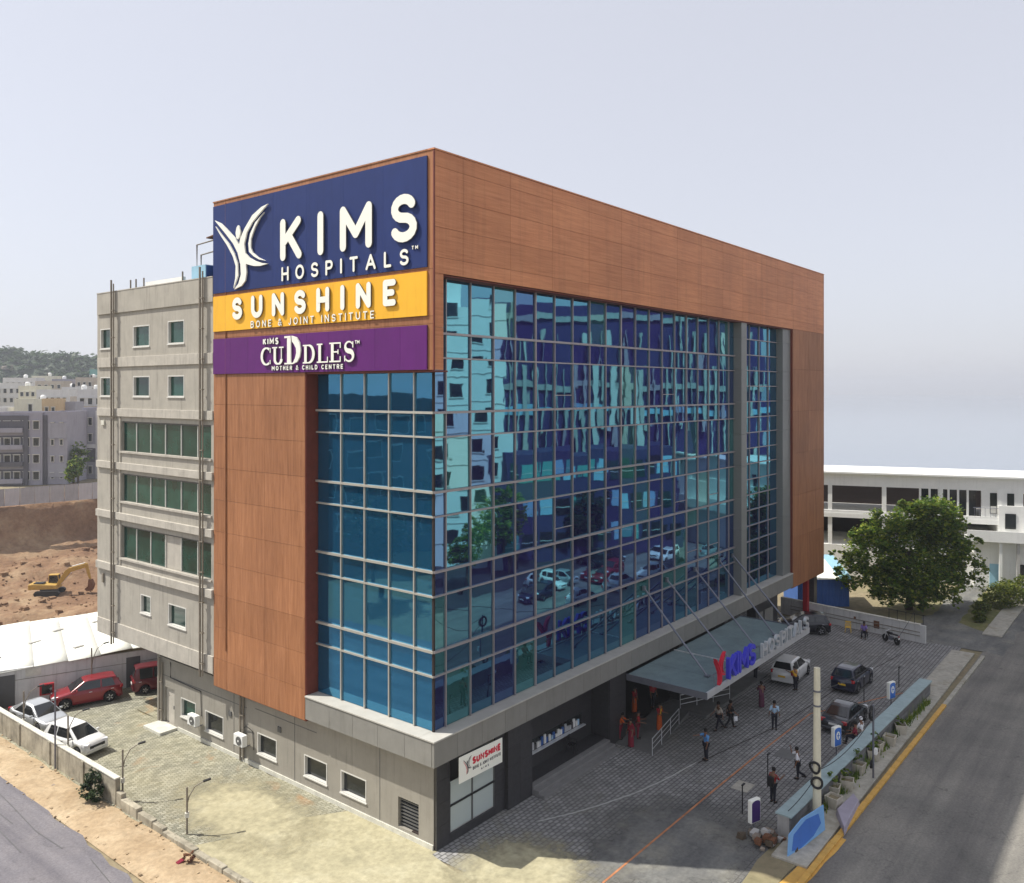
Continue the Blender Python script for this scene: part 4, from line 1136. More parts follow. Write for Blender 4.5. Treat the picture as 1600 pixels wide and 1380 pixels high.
def serif(ch, u0, u1, v0, v1, parent, thick, thin):
    """roman capitals: thick and thin strokes with slab serifs"""
    mb = MB(); w, h = u1 - u0, v1 - v0
    X = lambda t: u0 + t * w
    Y = lambda t: v0 + t * h
    dep = [0.09]
    def st(pts, wd):
        dep[0] += 0.003
        stroke_mesh(mb, pts, wd, lfn, 0.03, dep[0], False)
    def vary(cx, cy, rx, ry, a0, a1, n=16):
        pts = arc(cx, cy, rx, ry, a0, a1, n)
        ws = [thin + (thick - thin) * abs(math.cos(R(a0 + (a1 - a0) * i / n))) for i in range(n + 1)]
        return pts, ws
    if ch == 'C':
        p, q = vary(X(.55), Y(.5), w*.45, h*.48, 55, 305); st(p, q)
        st([(X(.92), Y(.70)), (X(.92), Y(.98))], thin); st([(X(.92), Y(.04)), (X(.92), Y(.28))], thin)
    if ch == 'U':
        st([(X(.22), Y(1)), (X(.22), Y(.3))], thick)
        p, q = vary(X(.51), Y(.3), w*.29, h*.28, 180, 360); st(p, q)
        st([(X(.80), Y(.3)), (X(.80), Y(1))], thin)
        st([(X(0), Y(.98)), (X(.44), Y(.98))], thin); st([(X(.6), Y(.98)), (X(1), Y(.98))], thin)
    if ch == 'D':
        st([(X(.22), Y(0)), (X(.22), Y(1))], thick)
        st([(X(0), Y(.98)), (X(.5), Y(.98))], thin); st([(X(0), Y(.02)), (X(.5), Y(.02))], thin)
        p, q = vary(X(.48), Y(.5), w*.42, h*.48, 90, -90); st(p, q)
    if ch == 'L':
        st([(X(.25), Y(0)), (X(.25), Y(1))], thick); st([(X(0), Y(.98)), (X(.5), Y(.98))], thin)
        st([(X(0), Y(.02)), (X(.97), Y(.02))], thin); st([(X(.95), Y(0)), (X(.95), Y(.3))], thin)
    if ch == 'E':
        st([(X(.25), Y(0)), (X(.25), Y(1))], thick)
        for t in (.98, .02): st([(X(0), Y(t)), (X(.95), Y(t))], thin)
        st([(X(.3), Y(.52)), (X(.75), Y(.52))], thin); st([(X(.74), Y(.40)), (X(.74), Y(.64))], thin)
        st([(X(.93), Y(.72)), (X(.93), Y(1))], thin); st([(X(.93), Y(0)), (X(.93), Y(.28))], thin)
    if ch == 'S':
        p1 = arc(X(.5), Y(.75), w*.38, h*.23, 30, 270, 12) + arc(X(.5), Y(.27), w*.42, h*.25, 90, -150, 12)[1:]
        n = len(p1); ws = [thin + (thick*1.1 - thin) * math.exp(-((i - n/2) / (n*.22)) ** 2) for i in range(n)]
        st(p1, ws); st([(X(.9), Y(.68)), (X(.9), Y(.98))], thin); st([(X(.08), Y(.02)), (X(.08), Y(.3))], thin)
    mb.build('letter', WS, parent)
for ch, a, b, z0, z1, tk in (('C',12.53,11.62,22.14,23.05,.20),('U',11.51,10.53,22.16,23.05,.20),('D',8.95,8.0,22.17,23.08,.20),
                             ('L',7.84,6.97,22.18,23.10,.20),('E',6.88,5.98,22.19,23.12,.20),('S',5.78,5.07,22.18,23.16,.22)):
    serif(ch, -a, -b, z0, z1, SP, tk, 0.07)
bd = MB()
bd.prism([(-10.25,22.16),(-9.95,22.16),(-9.95,23.58),(-10.25,23.58)], lfn, 0.03, 0.095)
bd.prism([(-10.47,22.14),(-9.8,22.14),(-9.8,22.22),(-10.47,22.22)], lfn, 0.03, 0.099)
bd.prism([(-10.47,23.5),(-9.96,23.5),(-9.96,23.6),(-10.47,23.6)], lfn, 0.03, 0.102)
bd.prism([(-9.86,23.6),(-9.45,23.5),(-9.2,23.2),(-9.12,22.85),(-9.2,22.5),(-9.42,22.25),(-9.8,22.14),(-9.58,22.45),(-9.48,22.7),(-9.5,22.95),(-9.66,23.15),(-9.82,23.3)], lfn, 0.03, 0.105)
bd.build('letter', M['letter_white'], SP)

# standing letters on the canopy edge
cfn = lambda u, v, d: (u, -5.36 - d, v)
CS = thing('canopy_sign', 'blue KIMS and steel HOSPITALS letters with red logo standing on the canopy edge', 'sign', (0, 0, 0))
word('KIMS', 18.85, 22.75, 4.06, 1.28, 0.24, cfn, -0.12, 0.10, [M['letter_blue'], M['letter_blue']], CS)
word('HOSPITALS', 23.9, 32.2, 4.06, 0.92, 0.15, cfn, -0.10, 0.08, [M['steel'], M['steel']], CS)
CLOGO = [[((x + 16.85) / 5.0 * 1.35 + 17.1, (v - 26.3) / 4.35 * 1.75 + 4.06) for x, v in p] for p in LOGO]
logo(CS, CLOGO[:3], cfn, -0.10, 0.08, [M['letter_red']])
for k in range(14):
    x = 17.4 + k * 1.1
    MB().tube([(x, -5.22, 4.0), (x, -5.15, 4.75)], 0.018, 6).build('support', M['steel_rod'], CS)
MB().tube([(17.2, -5.15, 4.7), (32.3, -5.15, 4.7)], 0.022, 6).build('support_rail', M['steel_rod'], CS)

# small white banner over the shop window
bfn = lambda u, v, d: (u, -0.115 - d, v)
BN = thing('banner', 'white hanging banner lettered SUNSHINE in red above the corner shop window', 'banner', (0, 0, 0))
bq = MB().prism([(1.5,2.86),(4.62,2.80),(4.62,3.98),(1.5,4.06)], bfn, 0.0, 0.02)
bq.build('banner_sheet', M['letter_white'], BN)
word('SUNSHINE', 2.42, 4.50, 3.44, 0.34, 0.095, bfn, 0.022, 0.03, [M['letter_red'], M['letter_red']], BN, rnd=False)
word('BONE & JOINT INSTITUTE', 2.45, 4.50, 3.18, 0.15, 0.032, bfn, 0.022, 0.028, [M['win_dark'], M['win_dark']], BN, rnd=False, single=True, name='tagline')
word('KIMS', 3.05, 3.6, 2.98, 0.10, 0.025, bfn, 0.022, 0.028, [M['win_dark'], M['win_dark']], BN, rnd=False, single=True, name='small_print')
BL = [[((x + 16.85) / 5.0 * 0.6 + 1.78, (v - 26.3) / 4.35 * 0.78 + 3.12) for x, v in p] for p in LOGO]
for k, p in enumerate(BL):
    MB().prism(p, bfn, 0.022, 0.028 + 0.002*k).build('logo_stroke', M['letter_red'] if k in (2,) else M['win_dark'], BN)
# ------------------------------------------------------------------ cars
CARS = {
 'sedan': dict(L=4.35, W=1.70, hood=0.86, tail=0.98, belt=0.92, H=1.46, rb=-1.72, r0=-0.95, r1=0.30, wb=1.20, wheel=0.30, fr=1.34, rr_=-1.30),
 'hatch': dict(L=3.75, W=1.66, hood=0.92, tail=0.98, belt=0.95, H=1.52, rb=-1.80, r0=-1.50, r1=0.22, wb=1.10, wheel=0.29, fr=1.18, rr_=-1.20),
 'suv':   dict(L=4.20, W=1.76, hood=1.02, tail=1.10, belt=1.06, H=1.66, rb=-2.02, r0=-1.72, r1=0.20, wb=1.05, wheel=0.34, fr=1.32, rr_=-1.32),
 'van':   dict(L=3.70, W=1.56, hood=1.00, tail=1.08, belt=1.04, H=1.82, rb=-1.80, r0=-1.66, r1=0.62, wb=1.30, wheel=0.28, fr=1.10, rr_=-1.10),
}
CAR_MESH = {}
def car_meshes(style, paint):
    key = (style, paint)
    if key in CAR_MESH: return CAR_MESH[key]
    p = CARS[style]; L, W = p['L'], p['W']; hl, hw = L/2, W/2
    out = {}
    # body shell: rings of points from tail to nose, the underside lifted over each wheel
    wr = p['wheel'] + 0.07
    xs = set()
    for i in range(23): xs.add(round(-hl + L * i / 22, 3))
    for c in (p['fr'], p['rr_']):
        for a in range(-90, 91, 18): xs.add(round(c + wr * math.sin(R(a)), 3))
    xs = sorted(xs)
    def top(x):
        t = (x + hl) / L
        if x < p['rb'] + 0.1: z = p['tail'] - 0.06 * max(0, (p['rb'] - x) / 0.5)
        elif x > p['wb'] - 0.1: 
            k = (x - p['wb'] + 0.1) / (hl - p['wb'] + 0.1)
            z = p['belt'] - (p['belt'] - p['hood']) * min(1, k * 3) - 0.17 * k * k
        else: z = p['belt']
        if hl - x < 0.12: z -= 0.12 * (1 - (hl - x) / 0.12)
        if x + hl < 0.10: z -= 0.08 * (1 - (x + hl) / 0.10)
        return z
    def width(x):
        e = min(hl - x, x + hl)
        return hw * (1.0 - 0.16 * max(0, 1 - e / 0.55) ** 2)
    vs, fs = [], []
    ring = None
    for x in xs:
        zt, w = top(x), width(x)
        zb = 0.20
        for c in (p['fr'], p['rr_']):
            d_ = abs(x - c)
            if d_ < wr: zb = max(zb, p['wheel'] + math.sqrt(max(0, wr*wr - d_*d_)))
        e = min(hl - x, x + hl)
        if e < 0.15: zb = max(zb, 0.26)
        zm = (zb + zt) / 2
        sec = [(0.0, zb), (w*.90, zb), (w*.985, zb + min(.08, (zt-zb)*.2)), (w, zb + (zt-zb)*.45), (w*.985, zb + (zt-zb)*.72), (w*.93, zt - .035), (w*.80, zt), (0, zt + 0.035)]
        pts = [(x, y, z) for y, z in sec] + [(x, -y, z) for y, z in sec[-2:0:-1]]
        if ring is not None:
            n = len(pts); o = len(vs) - n
            for k in range(n):
                fs.append((o + k, o + (k+1) % n, o + n + (k+1) % n, o + n + k))
        vs += pts; ring = True
    n = 14
    fs.append(tuple(range(n))); fs.append(tuple(len(vs) - 1 - k for k in range(n)))
    out['body'] = MB().add(vs, fs).data('body', M['car_' + paint], smooth=True)
    # greenhouse
    zb, zr = p['belt'] - 0.02, p['H']
    wbelt, wroof = hw * 0.90, hw * 0.70
    prof = [(p['rb'], p['tail'] - 0.02 if style != 'sedan' else p['tail'] - 0.02, 0), (p['r0'], zr - 0.05, 1), (p['r0'] + 0.30, zr - 0.005, 1), ((p['r0'] + p['r1'])/2, zr, 1), (p['r1'] - 0.25, zr - 0.02, 1), (p['r1'], zr - 0.07, 1), (p['wb'], zb, 0)]
    vs, fs = [], []
    for x, z, r_ in prof:
        w = wroof if r_ else wbelt
        vs += [(x, -wbelt, zb - 0.02), (x, -w, z - (0.05 if r_ else 0)), (x, -w*.82, z), (x, w*.82, z), (x, w, z - (0.05 if r_ else 0)), (x, wbelt, zb - 0.02)]
    for i in range(len(prof)-1):
        for k in range(5): fs.append((i*6+k, i*6+k+1, (i+1)*6+k+1, (i+1)*6+k))
    out['cabin'] = MB().add(vs, fs).data('cabin', M['car_' + paint], smooth=False)
    # glass, set just proud of the greenhouse
    def lerp(a, b, t): return tuple(a[i] + (b[i] - a[i]) * t for i in range(3))
    def glass(quad, t0, t1, s0, s1, off):
        a, b, c, d_ = [Vector(q) for q in quad]
        def P(s, t): return a.lerp(b, s).lerp(d_.lerp(c, s), t)
        nrm = (b - a).cross(d_ - a).normalized() * off
        return MB().quad(P(s0,t0)+nrm, P(s1,t0)+nrm, P(s1,t1)+nrm, P(s0,t1)+nrm)
    A = (p['wb'], -wbelt, zb); B = (p['wb'], wbelt, zb); C_ = (p['r1'], wroof*.95, zr-.08); D_ = (p['r1'], -wroof*.95, zr-.08)
    out['windscreen'] = glass((A, B, C_, D_), .06, .97, .05, .95, .02).data('windscreen', M['car_glass'])
    A = (p['rb'], wbelt, p['tail']-.02); B = (p['rb'], -wbelt, p['tail']-.02); C_ = (p['r0'], -wroof*.95, zr-.06); D_ = (p['r0'], wroof*.95, zr-.06)
    out['rear_window'] = glass((A, B, C_, D_), .12, .92, .09, .91, .02).data('rear_window', M['car_glass'])
    for s, nm in ((-1, 'R'), (1, 'L')):
        x_mid = (p['r0'] + p['r1']) / 2 - 0.05
        def sq(xa0, xa1, xb0, xb1):
            q = [(xa0, s*(wbelt+.005), zb+.03), (xb0, s*(wbelt+.005), zb+.03), (xb1, s*(wroof+.018), zr-.115), (xa1, s*(wroof+.018), zr-.115)]
            if s > 0: q = [q[1], q[0], q[3], q[2]]
            return MB().quad(*[Vector(v) + Vector((0, s*.014, .004)) for v in q]).data('side_window', M['car_glass'])
        out['front_side_' + nm] = sq(x_mid + .06, x_mid + .06, p['wb'] - .28, p['r1'] - .06)
        out['rear_side_' + nm] = sq(p['rb'] + .38, p['r0'] + .22, x_mid - .04, x_mid - .04)
    CAR_MESH[key] = out
    return out
wheel_cache = {}
def wheel_mesh(r):
    if r not in wheel_cache:
        t = MB().lathe([(r*.62,-.10),(r*.93,-.10),(r,-.06),(r,.06),(r*.93,.10),(r*.62,.10)], (0,0,0), 20, axis='Y').data('tyre', M['rubber'], smooth=True)
        rim = MB().lathe([(r*.64,-.075),(r*.60,-.095),(r*.2,-.085),(r*.2,.085),(r*.60,.095),(r*.64,.075)], (0,0,0), 20, axis='Y')
        for k in range(5):
            a = R(72 * k)
            for s in (-1, 1):
                rim.obox((math.cos(a)*r*.38, s*.088, math.sin(a)*r*.38), (r*.44, .03, r*.16), Matrix.Rotation(-a, 3, 'Y'))
        wheel_cache[r] = (t, rim.data('rim', M['rim'], smooth=False))
    return wheel_cache[r]
def car(label, x, y, heading, style, paint, plate='plate_white', cat='car', group=None, name='parked_car', z=0.0):
    """heading: angle of the nose"""
    p = CARS[style]; m = car_meshes(style, paint)
    t = thing(name, label, cat, (x, y, z), heading, group)
    hl, hw = p['L']/2, p['W']/2
    link('body', m['body'], t)
    c = link('cabin', m['cabin'], t)
    b = c.modifiers.new('bevel', 'BEVEL'); b.width = 0.05; b.segments = 3; b.limit_method = 'ANGLE'; b.angle_limit = R(25)
    for k in ('windscreen', 'rear_window'): link(k, m[k], t)
    for k in ('front_side_R', 'front_side_L', 'rear_side_R', 'rear_side_L'): link('side_window', m[k], t)
    ty, rim = wheel_mesh(p['wheel'])
    for xx in (p['fr'], p['rr_']):
        for s in (-1, 1):
            w = link('wheel', ty, t); w.location = (xx, s * (hw - 0.105), p['wheel'])
            link('rim', rim, w)
    zh = p['hood'] - 0.20
    for s in (-1, 1):
        MB().obox((hl - 0.14, s*(hw - 0.27), zh), (0.24, 0.34, 0.15), Matrix.Rotation(s*R(-28), 3, 'Z')).build('headlight', M['lamp_glass'], t, bevel=0.03)
        MB().obox((-hl + 0.10, s*(hw - 0.22), p['tail'] - 0.17), (0.20, 0.30, 0.20), Matrix.Rotation(s*R(24), 3, 'Z')).build('tail_light', M['tail_glass'], t, bevel=0.03)
        MB().obox((p['wb'] - 0.38, s*(hw + 0.07), p['belt'] + 0.06), (0.12, 0.18, 0.12)).build('mirror', M['car_' + paint], t, bevel=0.03)
        for xx in (p['r1'] - 0.35, p['r0'] + 0.25):
            MB().box(xx - .09, xx + .09, s*hw - .012, s*hw + .012, p['belt'] - .17, p['belt'] - .145).build('door_handle', M['steel'] if paint not in ('white', 'silver') else M['car_' + paint], t)
        xm = (p['r0'] + p['r1'])/2 - 0.05
        MB().box(xm - .006, xm + .006, s*hw*.985 - .006, s*hw*.985 + .012, 0.34, p['belt'] - .08).build('door_seam', M['black'], t)
    MB().box(hl - 0.06, hl + 0.012, -0.48, 0.48, 0.50, 0.66).build('grille', M['black'], t, bevel=0.01)
    MB().box(hl - 0.09, hl + 0.03, -hw*.82, hw*.82, 0.27, 0.42).build('front_bumper', M['car_' + paint] if paint != 'white' else M['car_silver'], t, bevel=0.04)
    MB().box(-hl - 0.035, -hl + 0.09, -hw*.84, hw*.84, 0.28, 0.46).build('rear_bumper', M['car_' + paint], t, bevel=0.04)
    MB().box(hl + 0.02, hl + 0.045, -0.25, 0.25, 0.42, 0.53).build('number_plate', M[plate], t)
    MB().box(-hl - 0.045, -hl - 0.012, -0.25, 0.25, 0.60, 0.72).build('number_plate', M[plate], t)
    MB().box(-p['L']*.3, p['L']*.3, -hw*.8, hw*.8, 0.16, 0.30).build('underbody', M['black'], t)
    return t
a_shed = math.atan2(0.35, -0.937)
car('silver white saloon parked nose first along the stained yard wall', -4.35, 29.7, R(-84), 'sedan', 'silver', group='cars in the side yard')
car('small white hatchback nearest along the stained yard wall', -4.55, 24.3, R(-78), 'hatch', 'white', group='cars in the side yard')
car('bright red estate car in front of the white-roofed shed', -0.75, 31.3, a_shed + R(4), 'suv', 'red', group='cars in the side yard')
car('dark red small van half hidden by the grey wing corner', 3.75, 29.95, a_shed + math.pi, 'van', 'maroon', group='cars in the side yard')
car('dark maroon car tucked behind the silver saloon by the shed', -6.9, 34.9, a_shed + R(8), 'hatch', 'maroon', group='cars in the side yard')
car('white car with yellow number plate waiting beside the canopy letters', 33.3, -3.75, R(3), 'suv', 'white', 'plate_yellow', group='cars on the forecourt')
car('navy black car with yellow number plate behind the cream pole', 34.3, -7.75, R(-2), 'suv', 'navy', 'plate_yellow', group='cars on the forecourt')
car('dark grey saloon parked along the pale blue road wall', 27.0, -9.45, R(-1), 'sedan', 'grey', group='cars on the forecourt')
car('black estate car at the far end of the forecourt', 45.4, -0.4, R(118), 'suv', 'black', group='cars on the forecourt')

# motorcycle by the back wall
def motorcycle(label, x, y, a):
    t = thing('motorcycle', label, 'motorcycle', (x, y, 0), a)
    for xx in (-0.62, 0.62):
        w = MB().lathe([(.20,-.05),(.29,-.05),(.31,0),(.29,.05),(.20,.05)], (xx, 0, .31), 18, axis='Y').build('wheel', M['rubber'], t)
        MB().lathe([(.05,-.06),(.05,.06)], (xx, 0, .31), 8, axis='Y').build('hub', M['rim'], w)
        for k in range(6):
            aa = R(60*k); MB().tube([(xx, 0, .31), (xx + .21*math.cos(aa), 0, .31 + .21*math.sin(aa))], .012, 5).build('spoke', M['rim'], w)
    MB().tube([(-.62,0,.31),(-.2,0,.45),(.15,0,.5),(.45,0,.85)], .05, 8).build('frame', M['black'], t)
    MB().tube([(.62,.06,.31),(.42,.06,.95)], .03, 6).build('fork', M['steel'], t)
    MB().tube([(.62,-.06,.31),(.42,-.06,.95)], .03, 6).build('fork', M['steel'], t)
    MB().tube([(.36,.36,1.05),(.42,0,.98),(.36,-.36,1.05)], .02, 6).build('handlebar', M['steel'], t)
    MB().obox((.12,0,.80), (.48,.24,.20)).build('fuel_tank', M['black'], t, bevel=.07, seg=3)
    MB().obox((-.38,0,.80), (.62,.24,.10), Matrix.Rotation(R(4),3,'Y')).build('seat', M['black'], t, bevel=.04)
    MB().obox((.0,0,.42), (.36,.22,.30)).build('engine', M['steel_rod'], t, bevel=.03)
    MB().obox((.52,0,.88), (.10,.16,.16)).build('headlight', M['lamp_glass'], t, bevel=.03)
    MB().obox((-.78,0,.72), (.06,.14,.10)).build('tail_light', M['tail_glass'], t)
    MB().obox((-.82,0,.55), (.02,.18,.12)).build('number_plate', M['plate_white'], t)
    return t
motorcycle('black motorcycle parked in the shade at the back wall', 46.6, -7.2, R(60))

# excavator in the pit
EX = thing('excavator', 'yellow tracked excavator digging in the earth pit', 'excavator', (27.6, 104.5, pit_h(27.6, 104.5) - 0.15), R(-42))
for s in (-1, 1):
    prof = [(-1.9,.35),(-1.6,.05),(1.6,.05),(1.9,.35),(1.9,.6),(1.6,.9),(-1.6,.9),(-1.9,.6)]
    MB().prism(prof, lambda u, v, d: (u, d, v), s*1.35 - .28, s*1.35 + .28).build('track', M['black'], EX, bevel=.05)
MB().box(-1.0, 1.0, -1.05, 1.05, .5, 1.05).build('undercarriage', M['win_dark'], EX)
MB().add([(-2.5,-1.25,1.1),(1.5,-1.25,1.1),(1.5,1.25,1.1),(-2.5,1.25,1.1),(-2.35,-1.2,2.0),(1.3,-1.2,1.75),(1.3,1.2,1.75),(-2.35,1.2,2.0)], [(0,3,2,1),(4,5,6,7),(0,1,5,4),(1,2,6,5),(2,3,7,6),(3,0,4,7)]).build('upper_body', M['excavator'], EX, bevel=.1, seg=3)
MB().box(-2.85, -2.3, -1.2, 1.2, 1.05, 1.95).build('counterweight', M['excavator'], EX, bevel=.15, seg=3)
MB().box(-2.1, -.6, -1.0, .2, 1.95, 2.12).build('engine_cover', M['black'], EX, bevel=.04)
cb = MB().add([(-.3,.25,1.7),(1.45,.25,1.7),(1.45,1.2,1.7),(-.3,1.2,1.7),(-.25,.3,3.05),(1.05,.3,3.05),(1.05,1.15,3.05),(-.25,1.15,3.05)], [(0,3,2,1),(4,5,6,7),(0,1,5,4),(1,2,6,5),(2,3,7,6),(3,0,4,7)]).build('cab', M['car_glass'], EX)
MB().box(-.32, 1.15, .22, 1.24, 3.0, 3.12).build('cab_roof', M['excavator'], cb, bevel=.04)
for (x_, y_) in ((-.3,.25),(-.3,1.2),(1.3,.25),(1.3,1.2)):
    MB().bar((x_, y_, 1.7), (x_*.82 + .02, y_, 3.05), .09).build('cab_pillar', M['excavator'], cb)
MB().prism([(1.0,1.6),(1.5,1.4),(3.2,3.6),(5.6,4.3),(5.7,4.75),(5.4,4.85),(2.9,4.25),(2.4,3.9)], lambda u, v, d: (u, d, v), -.5, -.1).build('boom', M['excavator'], EX, bevel=.03)
MB().prism([(5.25,5.0),(5.75,4.9),(6.3,2.3),(6.05,2.2),(5.4,4.2)], lambda u, v, d: (u, d, v), -.45, -.15).build('arm', M['excavator'], EX, bevel=.03)
MB().prism([(6.0,2.4),(6.4,2.3),(6.75,1.4),(6.5,.6),(5.7,.55),(5.4,.9),(5.9,1.3)], lambda u, v, d: (u, d, v), -.85, .25).build('bucket', M['rust'], EX, bevel=.03)
MB().tube([(1.7,-.3,1.7),(3.3,-.3,3.5)], .08, 8).build('ram', M['steel'], EX)
MB().tube([(3.4,-.3,4.5),(5.35,-.3,5.0)], .07, 8).build('ram', M['steel'], EX)
EX.scale = (.92, .92, .92)
# ------------------------------------------------------------------ people
def skin_batch(jobs):
    """jobs: {key: (verts, edges, radii, root)} -> {key: mesh}; all grown in one evaluation"""
    tmp = {}
    for k, (vs, es, rs, root) in jobs.items():
        me = bpy.data.meshes.new('tmp'); me.from_pydata(vs, es, [])
        o = bpy.data.objects.new('tmp', me); COL.objects.link(o)
        o.modifiers.new('skin', 'SKIN').use_smooth_shade = True
        sub = o.modifiers.new('sub', 'SUBSURF'); sub.levels = 1; sub.render_levels = 1
        lay = me.skin_vertices[0].data
        for i, r_ in enumerate(rs):
            lay[i].radius = r_ if isinstance(r_, tuple) else (r_, r_)
        lay[root].use_root = True
        tmp[k] = o
    bpy.context.view_layer.update()
    dg = bpy.context.evaluated_depsgraph_get()
    out = {}
    for k, o in tmp.items():
        out[k] = bpy.data.meshes.new_from_object(o.evaluated_get(dg))
    for o in tmp.values():
        me = o.data; bpy.data.objects.remove(o); bpy.data.meshes.remove(me)
    return out
def skeleton(pose):
    """joints of a 1.70 m figure facing +x; pose holds limb angles in degrees"""
    g_ = lambda k, d: pose.get(k, d)
    sit = g_('sit', False)
    hz = 0.50 if sit else 0.92
    J = {}
    lean = R(g_('lean', 2))
    up = Vector((math.sin(lean), 0, math.cos(lean)))
    J['pelvis'] = Vector((0, 0, hz))
    J['spine'] = J['pelvis'] + up * 0.20; J['chest'] = J['pelvis'] + up * 0.40
    J['neck'] = J['pelvis'] + up * 0.53; J['head'] = J['neck'] + up * 0.10 + Vector((0.015, 0, 0)); J['crown'] = J['head'] + Vector((math.sin(R(g_('nod', 5)))*.15, 0, .125))
    for s, n in ((1, 'L'), (-1, 'R')):
        sh = J['chest'] + up * 0.07 + Vector((0, s * 0.185, 0)); J['sh' + n] = sh
        a, b, o = R(g_('arm' + n, 4)), R(g_('elbow' + n, 14)), R(g_('out' + n, 9))
        d1 = Vector((math.sin(a) * math.cos(o), s * math.sin(o), -math.cos(a) * math.cos(o)))
        d2 = Vector((math.sin(a + b) * math.cos(o * .6), s * math.sin(o * .6), -math.cos(a + b) * math.cos(o * .6)))
        J['el' + n] = sh + d1 * 0.29; J['wr' + n] = J['el' + n] + d2 * 0.25; J['pa' + n] = J['wr' + n] + d2 * 0.08; J['d' + n] = d2
        hp = J['pelvis'] + Vector((0, s * 0.095, -0.03)); J['hp' + n] = hp
        if sit:
            J['kn' + n] = hp + Vector((0.43, s * .05, 0.0)); J['an' + n] = J['kn' + n] + Vector((g_('shin', 0.05), 0, -0.40))
        else:
            l, k = R(g_('leg' + n, 0)), R(g_('knee' + n, 3))
            J['kn' + n] = hp + Vector((math.sin(l), 0, -math.cos(l))) * 0.42
            J['an' + n] = J['kn' + n] + Vector((math.sin(l - k), 0, -math.cos(l - k))) * 0.41
        J['to' + n] = J['an' + n] + Vector((0.15, s * .02, -0.045))
    low = min(J['toL'].z, J['toR'].z, J['anL'].z - .05, J['anR'].z - .05)
    if not sit:
        for k in J:
            if k not in ('dL', 'dR'): J[k] = J[k] - Vector((0, 0, low - 0.03))
    return J
RAD = dict(pelvis=(.135,.115), spine=(.12,.105), chest=(.145,.11), neck=(.055,.055), head=(.085,.095), crown=(.075,.085), sh=.062, el=.042, wr=.030, pa=(.036,.022), hp=.09, kn=.058, an=.038, to=(.035,.028))
def rad(k):
    return RAD[k] if k in RAD else RAD[k[:2]]
def chain_job(J, chains, grow, root):
    names, es = [], []
    for c in chains:
        for k in c:
            if k not in names: names.append(k)
        for a, b in zip(c[:-1], c[1:]): es.append((names.index(a), names.index(b)))
    rs = []
    for k in names:
        r_ = rad(k); r_ = r_ if isinstance(r_, tuple) else (r_, r_)
        rs.append((r_[0] + grow, r_[1] + grow))
    return ([tuple(J[k]) for k in names], es, rs, names.index(root))
POSES = {
 'stand': {}, 'behind': dict(armL=-22, elbowL=40, armR=-22, elbowR=40, outL=16, outR=16), 'walk': dict(legL=24, kneeL=10, legR=-22, kneeR=18, armL=-22, armR=24, elbowR=25),
 'point': dict(armR=86, elbowR=4, outR=2), 'phone': dict(armR=35, elbowR=85, nod=25), 'face': dict(armR=70, elbowR=95, legL=-4, kneeL=62, nod=20),
 'sit': dict(sit=True, armL=28, elbowL=45, armR=28, elbowR=45, lean=-2, nod=20), 'carry': dict(armL=18, elbowL=75, armR=15, elbowR=70), 'reach': dict(armL=60, elbowL=35, armR=45, elbowR=50, lean=14)}
JT = {k: skeleton(v) for k, v in POSES.items()}
jobs = {}
for k, J in JT.items():
    jobs[k, 'body'] = chain_job(J, [['pelvis','spine','chest','neck','head','crown'], ['chest','shL','elL','wrL','paL'], ['chest','shR','elR','wrR','paR'], ['pelvis','hpL','knL','anL','toL'], ['pelvis','hpR','knR','anR','toR']], 0.0, 'pelvis')
    jobs[k, 'shirt'] = chain_job(J, [['pelvis','spine','chest'], ['chest','shL','elL'], ['chest','shR','elR']], 0.016, 'pelvis')
    jobs[k, 'trousers'] = chain_job(J, [['pelvis','hpL','knL','anL'], ['pelvis','hpR','knR','anR']], 0.018, 'pelvis')
PM = skin_batch(jobs)
for k, J in JT.items():
    # fingers, nose and ears grown onto the body mesh
    me = PM[k, 'body']; b = bmesh.new(); b.from_mesh(me)
    ex = MB()
    for n, s in (('L', 1), ('R', -1)):
        d = J['d' + n].normalized(); side = Vector((0, 1, 0)) if abs(d.y) < .8 else Vector((1, 0, 0)); ac = d.cross(side).normalized()
        for q, ln in enumerate((.072, .085, .08, .062)):
            p0 = J['pa' + n] + d * .015 + ac * (.024 - .016 * q)
            p1 = p0 + d * ln * .6; p2 = p1 + d * ln * .42 - side * s * .018
            ex.tube([p0, p1, p2], [.010, .009, .007], 5)
        p0 = J['pa' + n] - d * .03 + ac * .03
        ex.tube([p0, p0 + ac * .03 + d * .03, p0 + ac * .035 + d * .062], [.011, .010, .008], 5)
    h = (J['head'] + J['crown']) / 2
    ex.tube([h + Vector((.085, 0, .02)), h + Vector((.112, 0, -.02)), h + Vector((.085, 0, -.03))], [.008, .014, .010], 5)
    for s in (-1, 1): ex.tube([h + Vector((.0, s*.082, .02)), h + Vector((-.005, s*.10, .0)), h + Vector((0, s*.082, -.03))], [.010, .014, .008], 5)
    exm = ex.data('x', M['skin'], smooth=True)
    b.from_mesh(exm); b.to_mesh(me); b.free(); bpy.data.meshes.remove(exm)
def slot(o, mat):
    if not o.data.materials: o.data.materials.append(mat)
    o.material_slots[0].link = 'OBJECT'; o.material_slots[0].material = mat
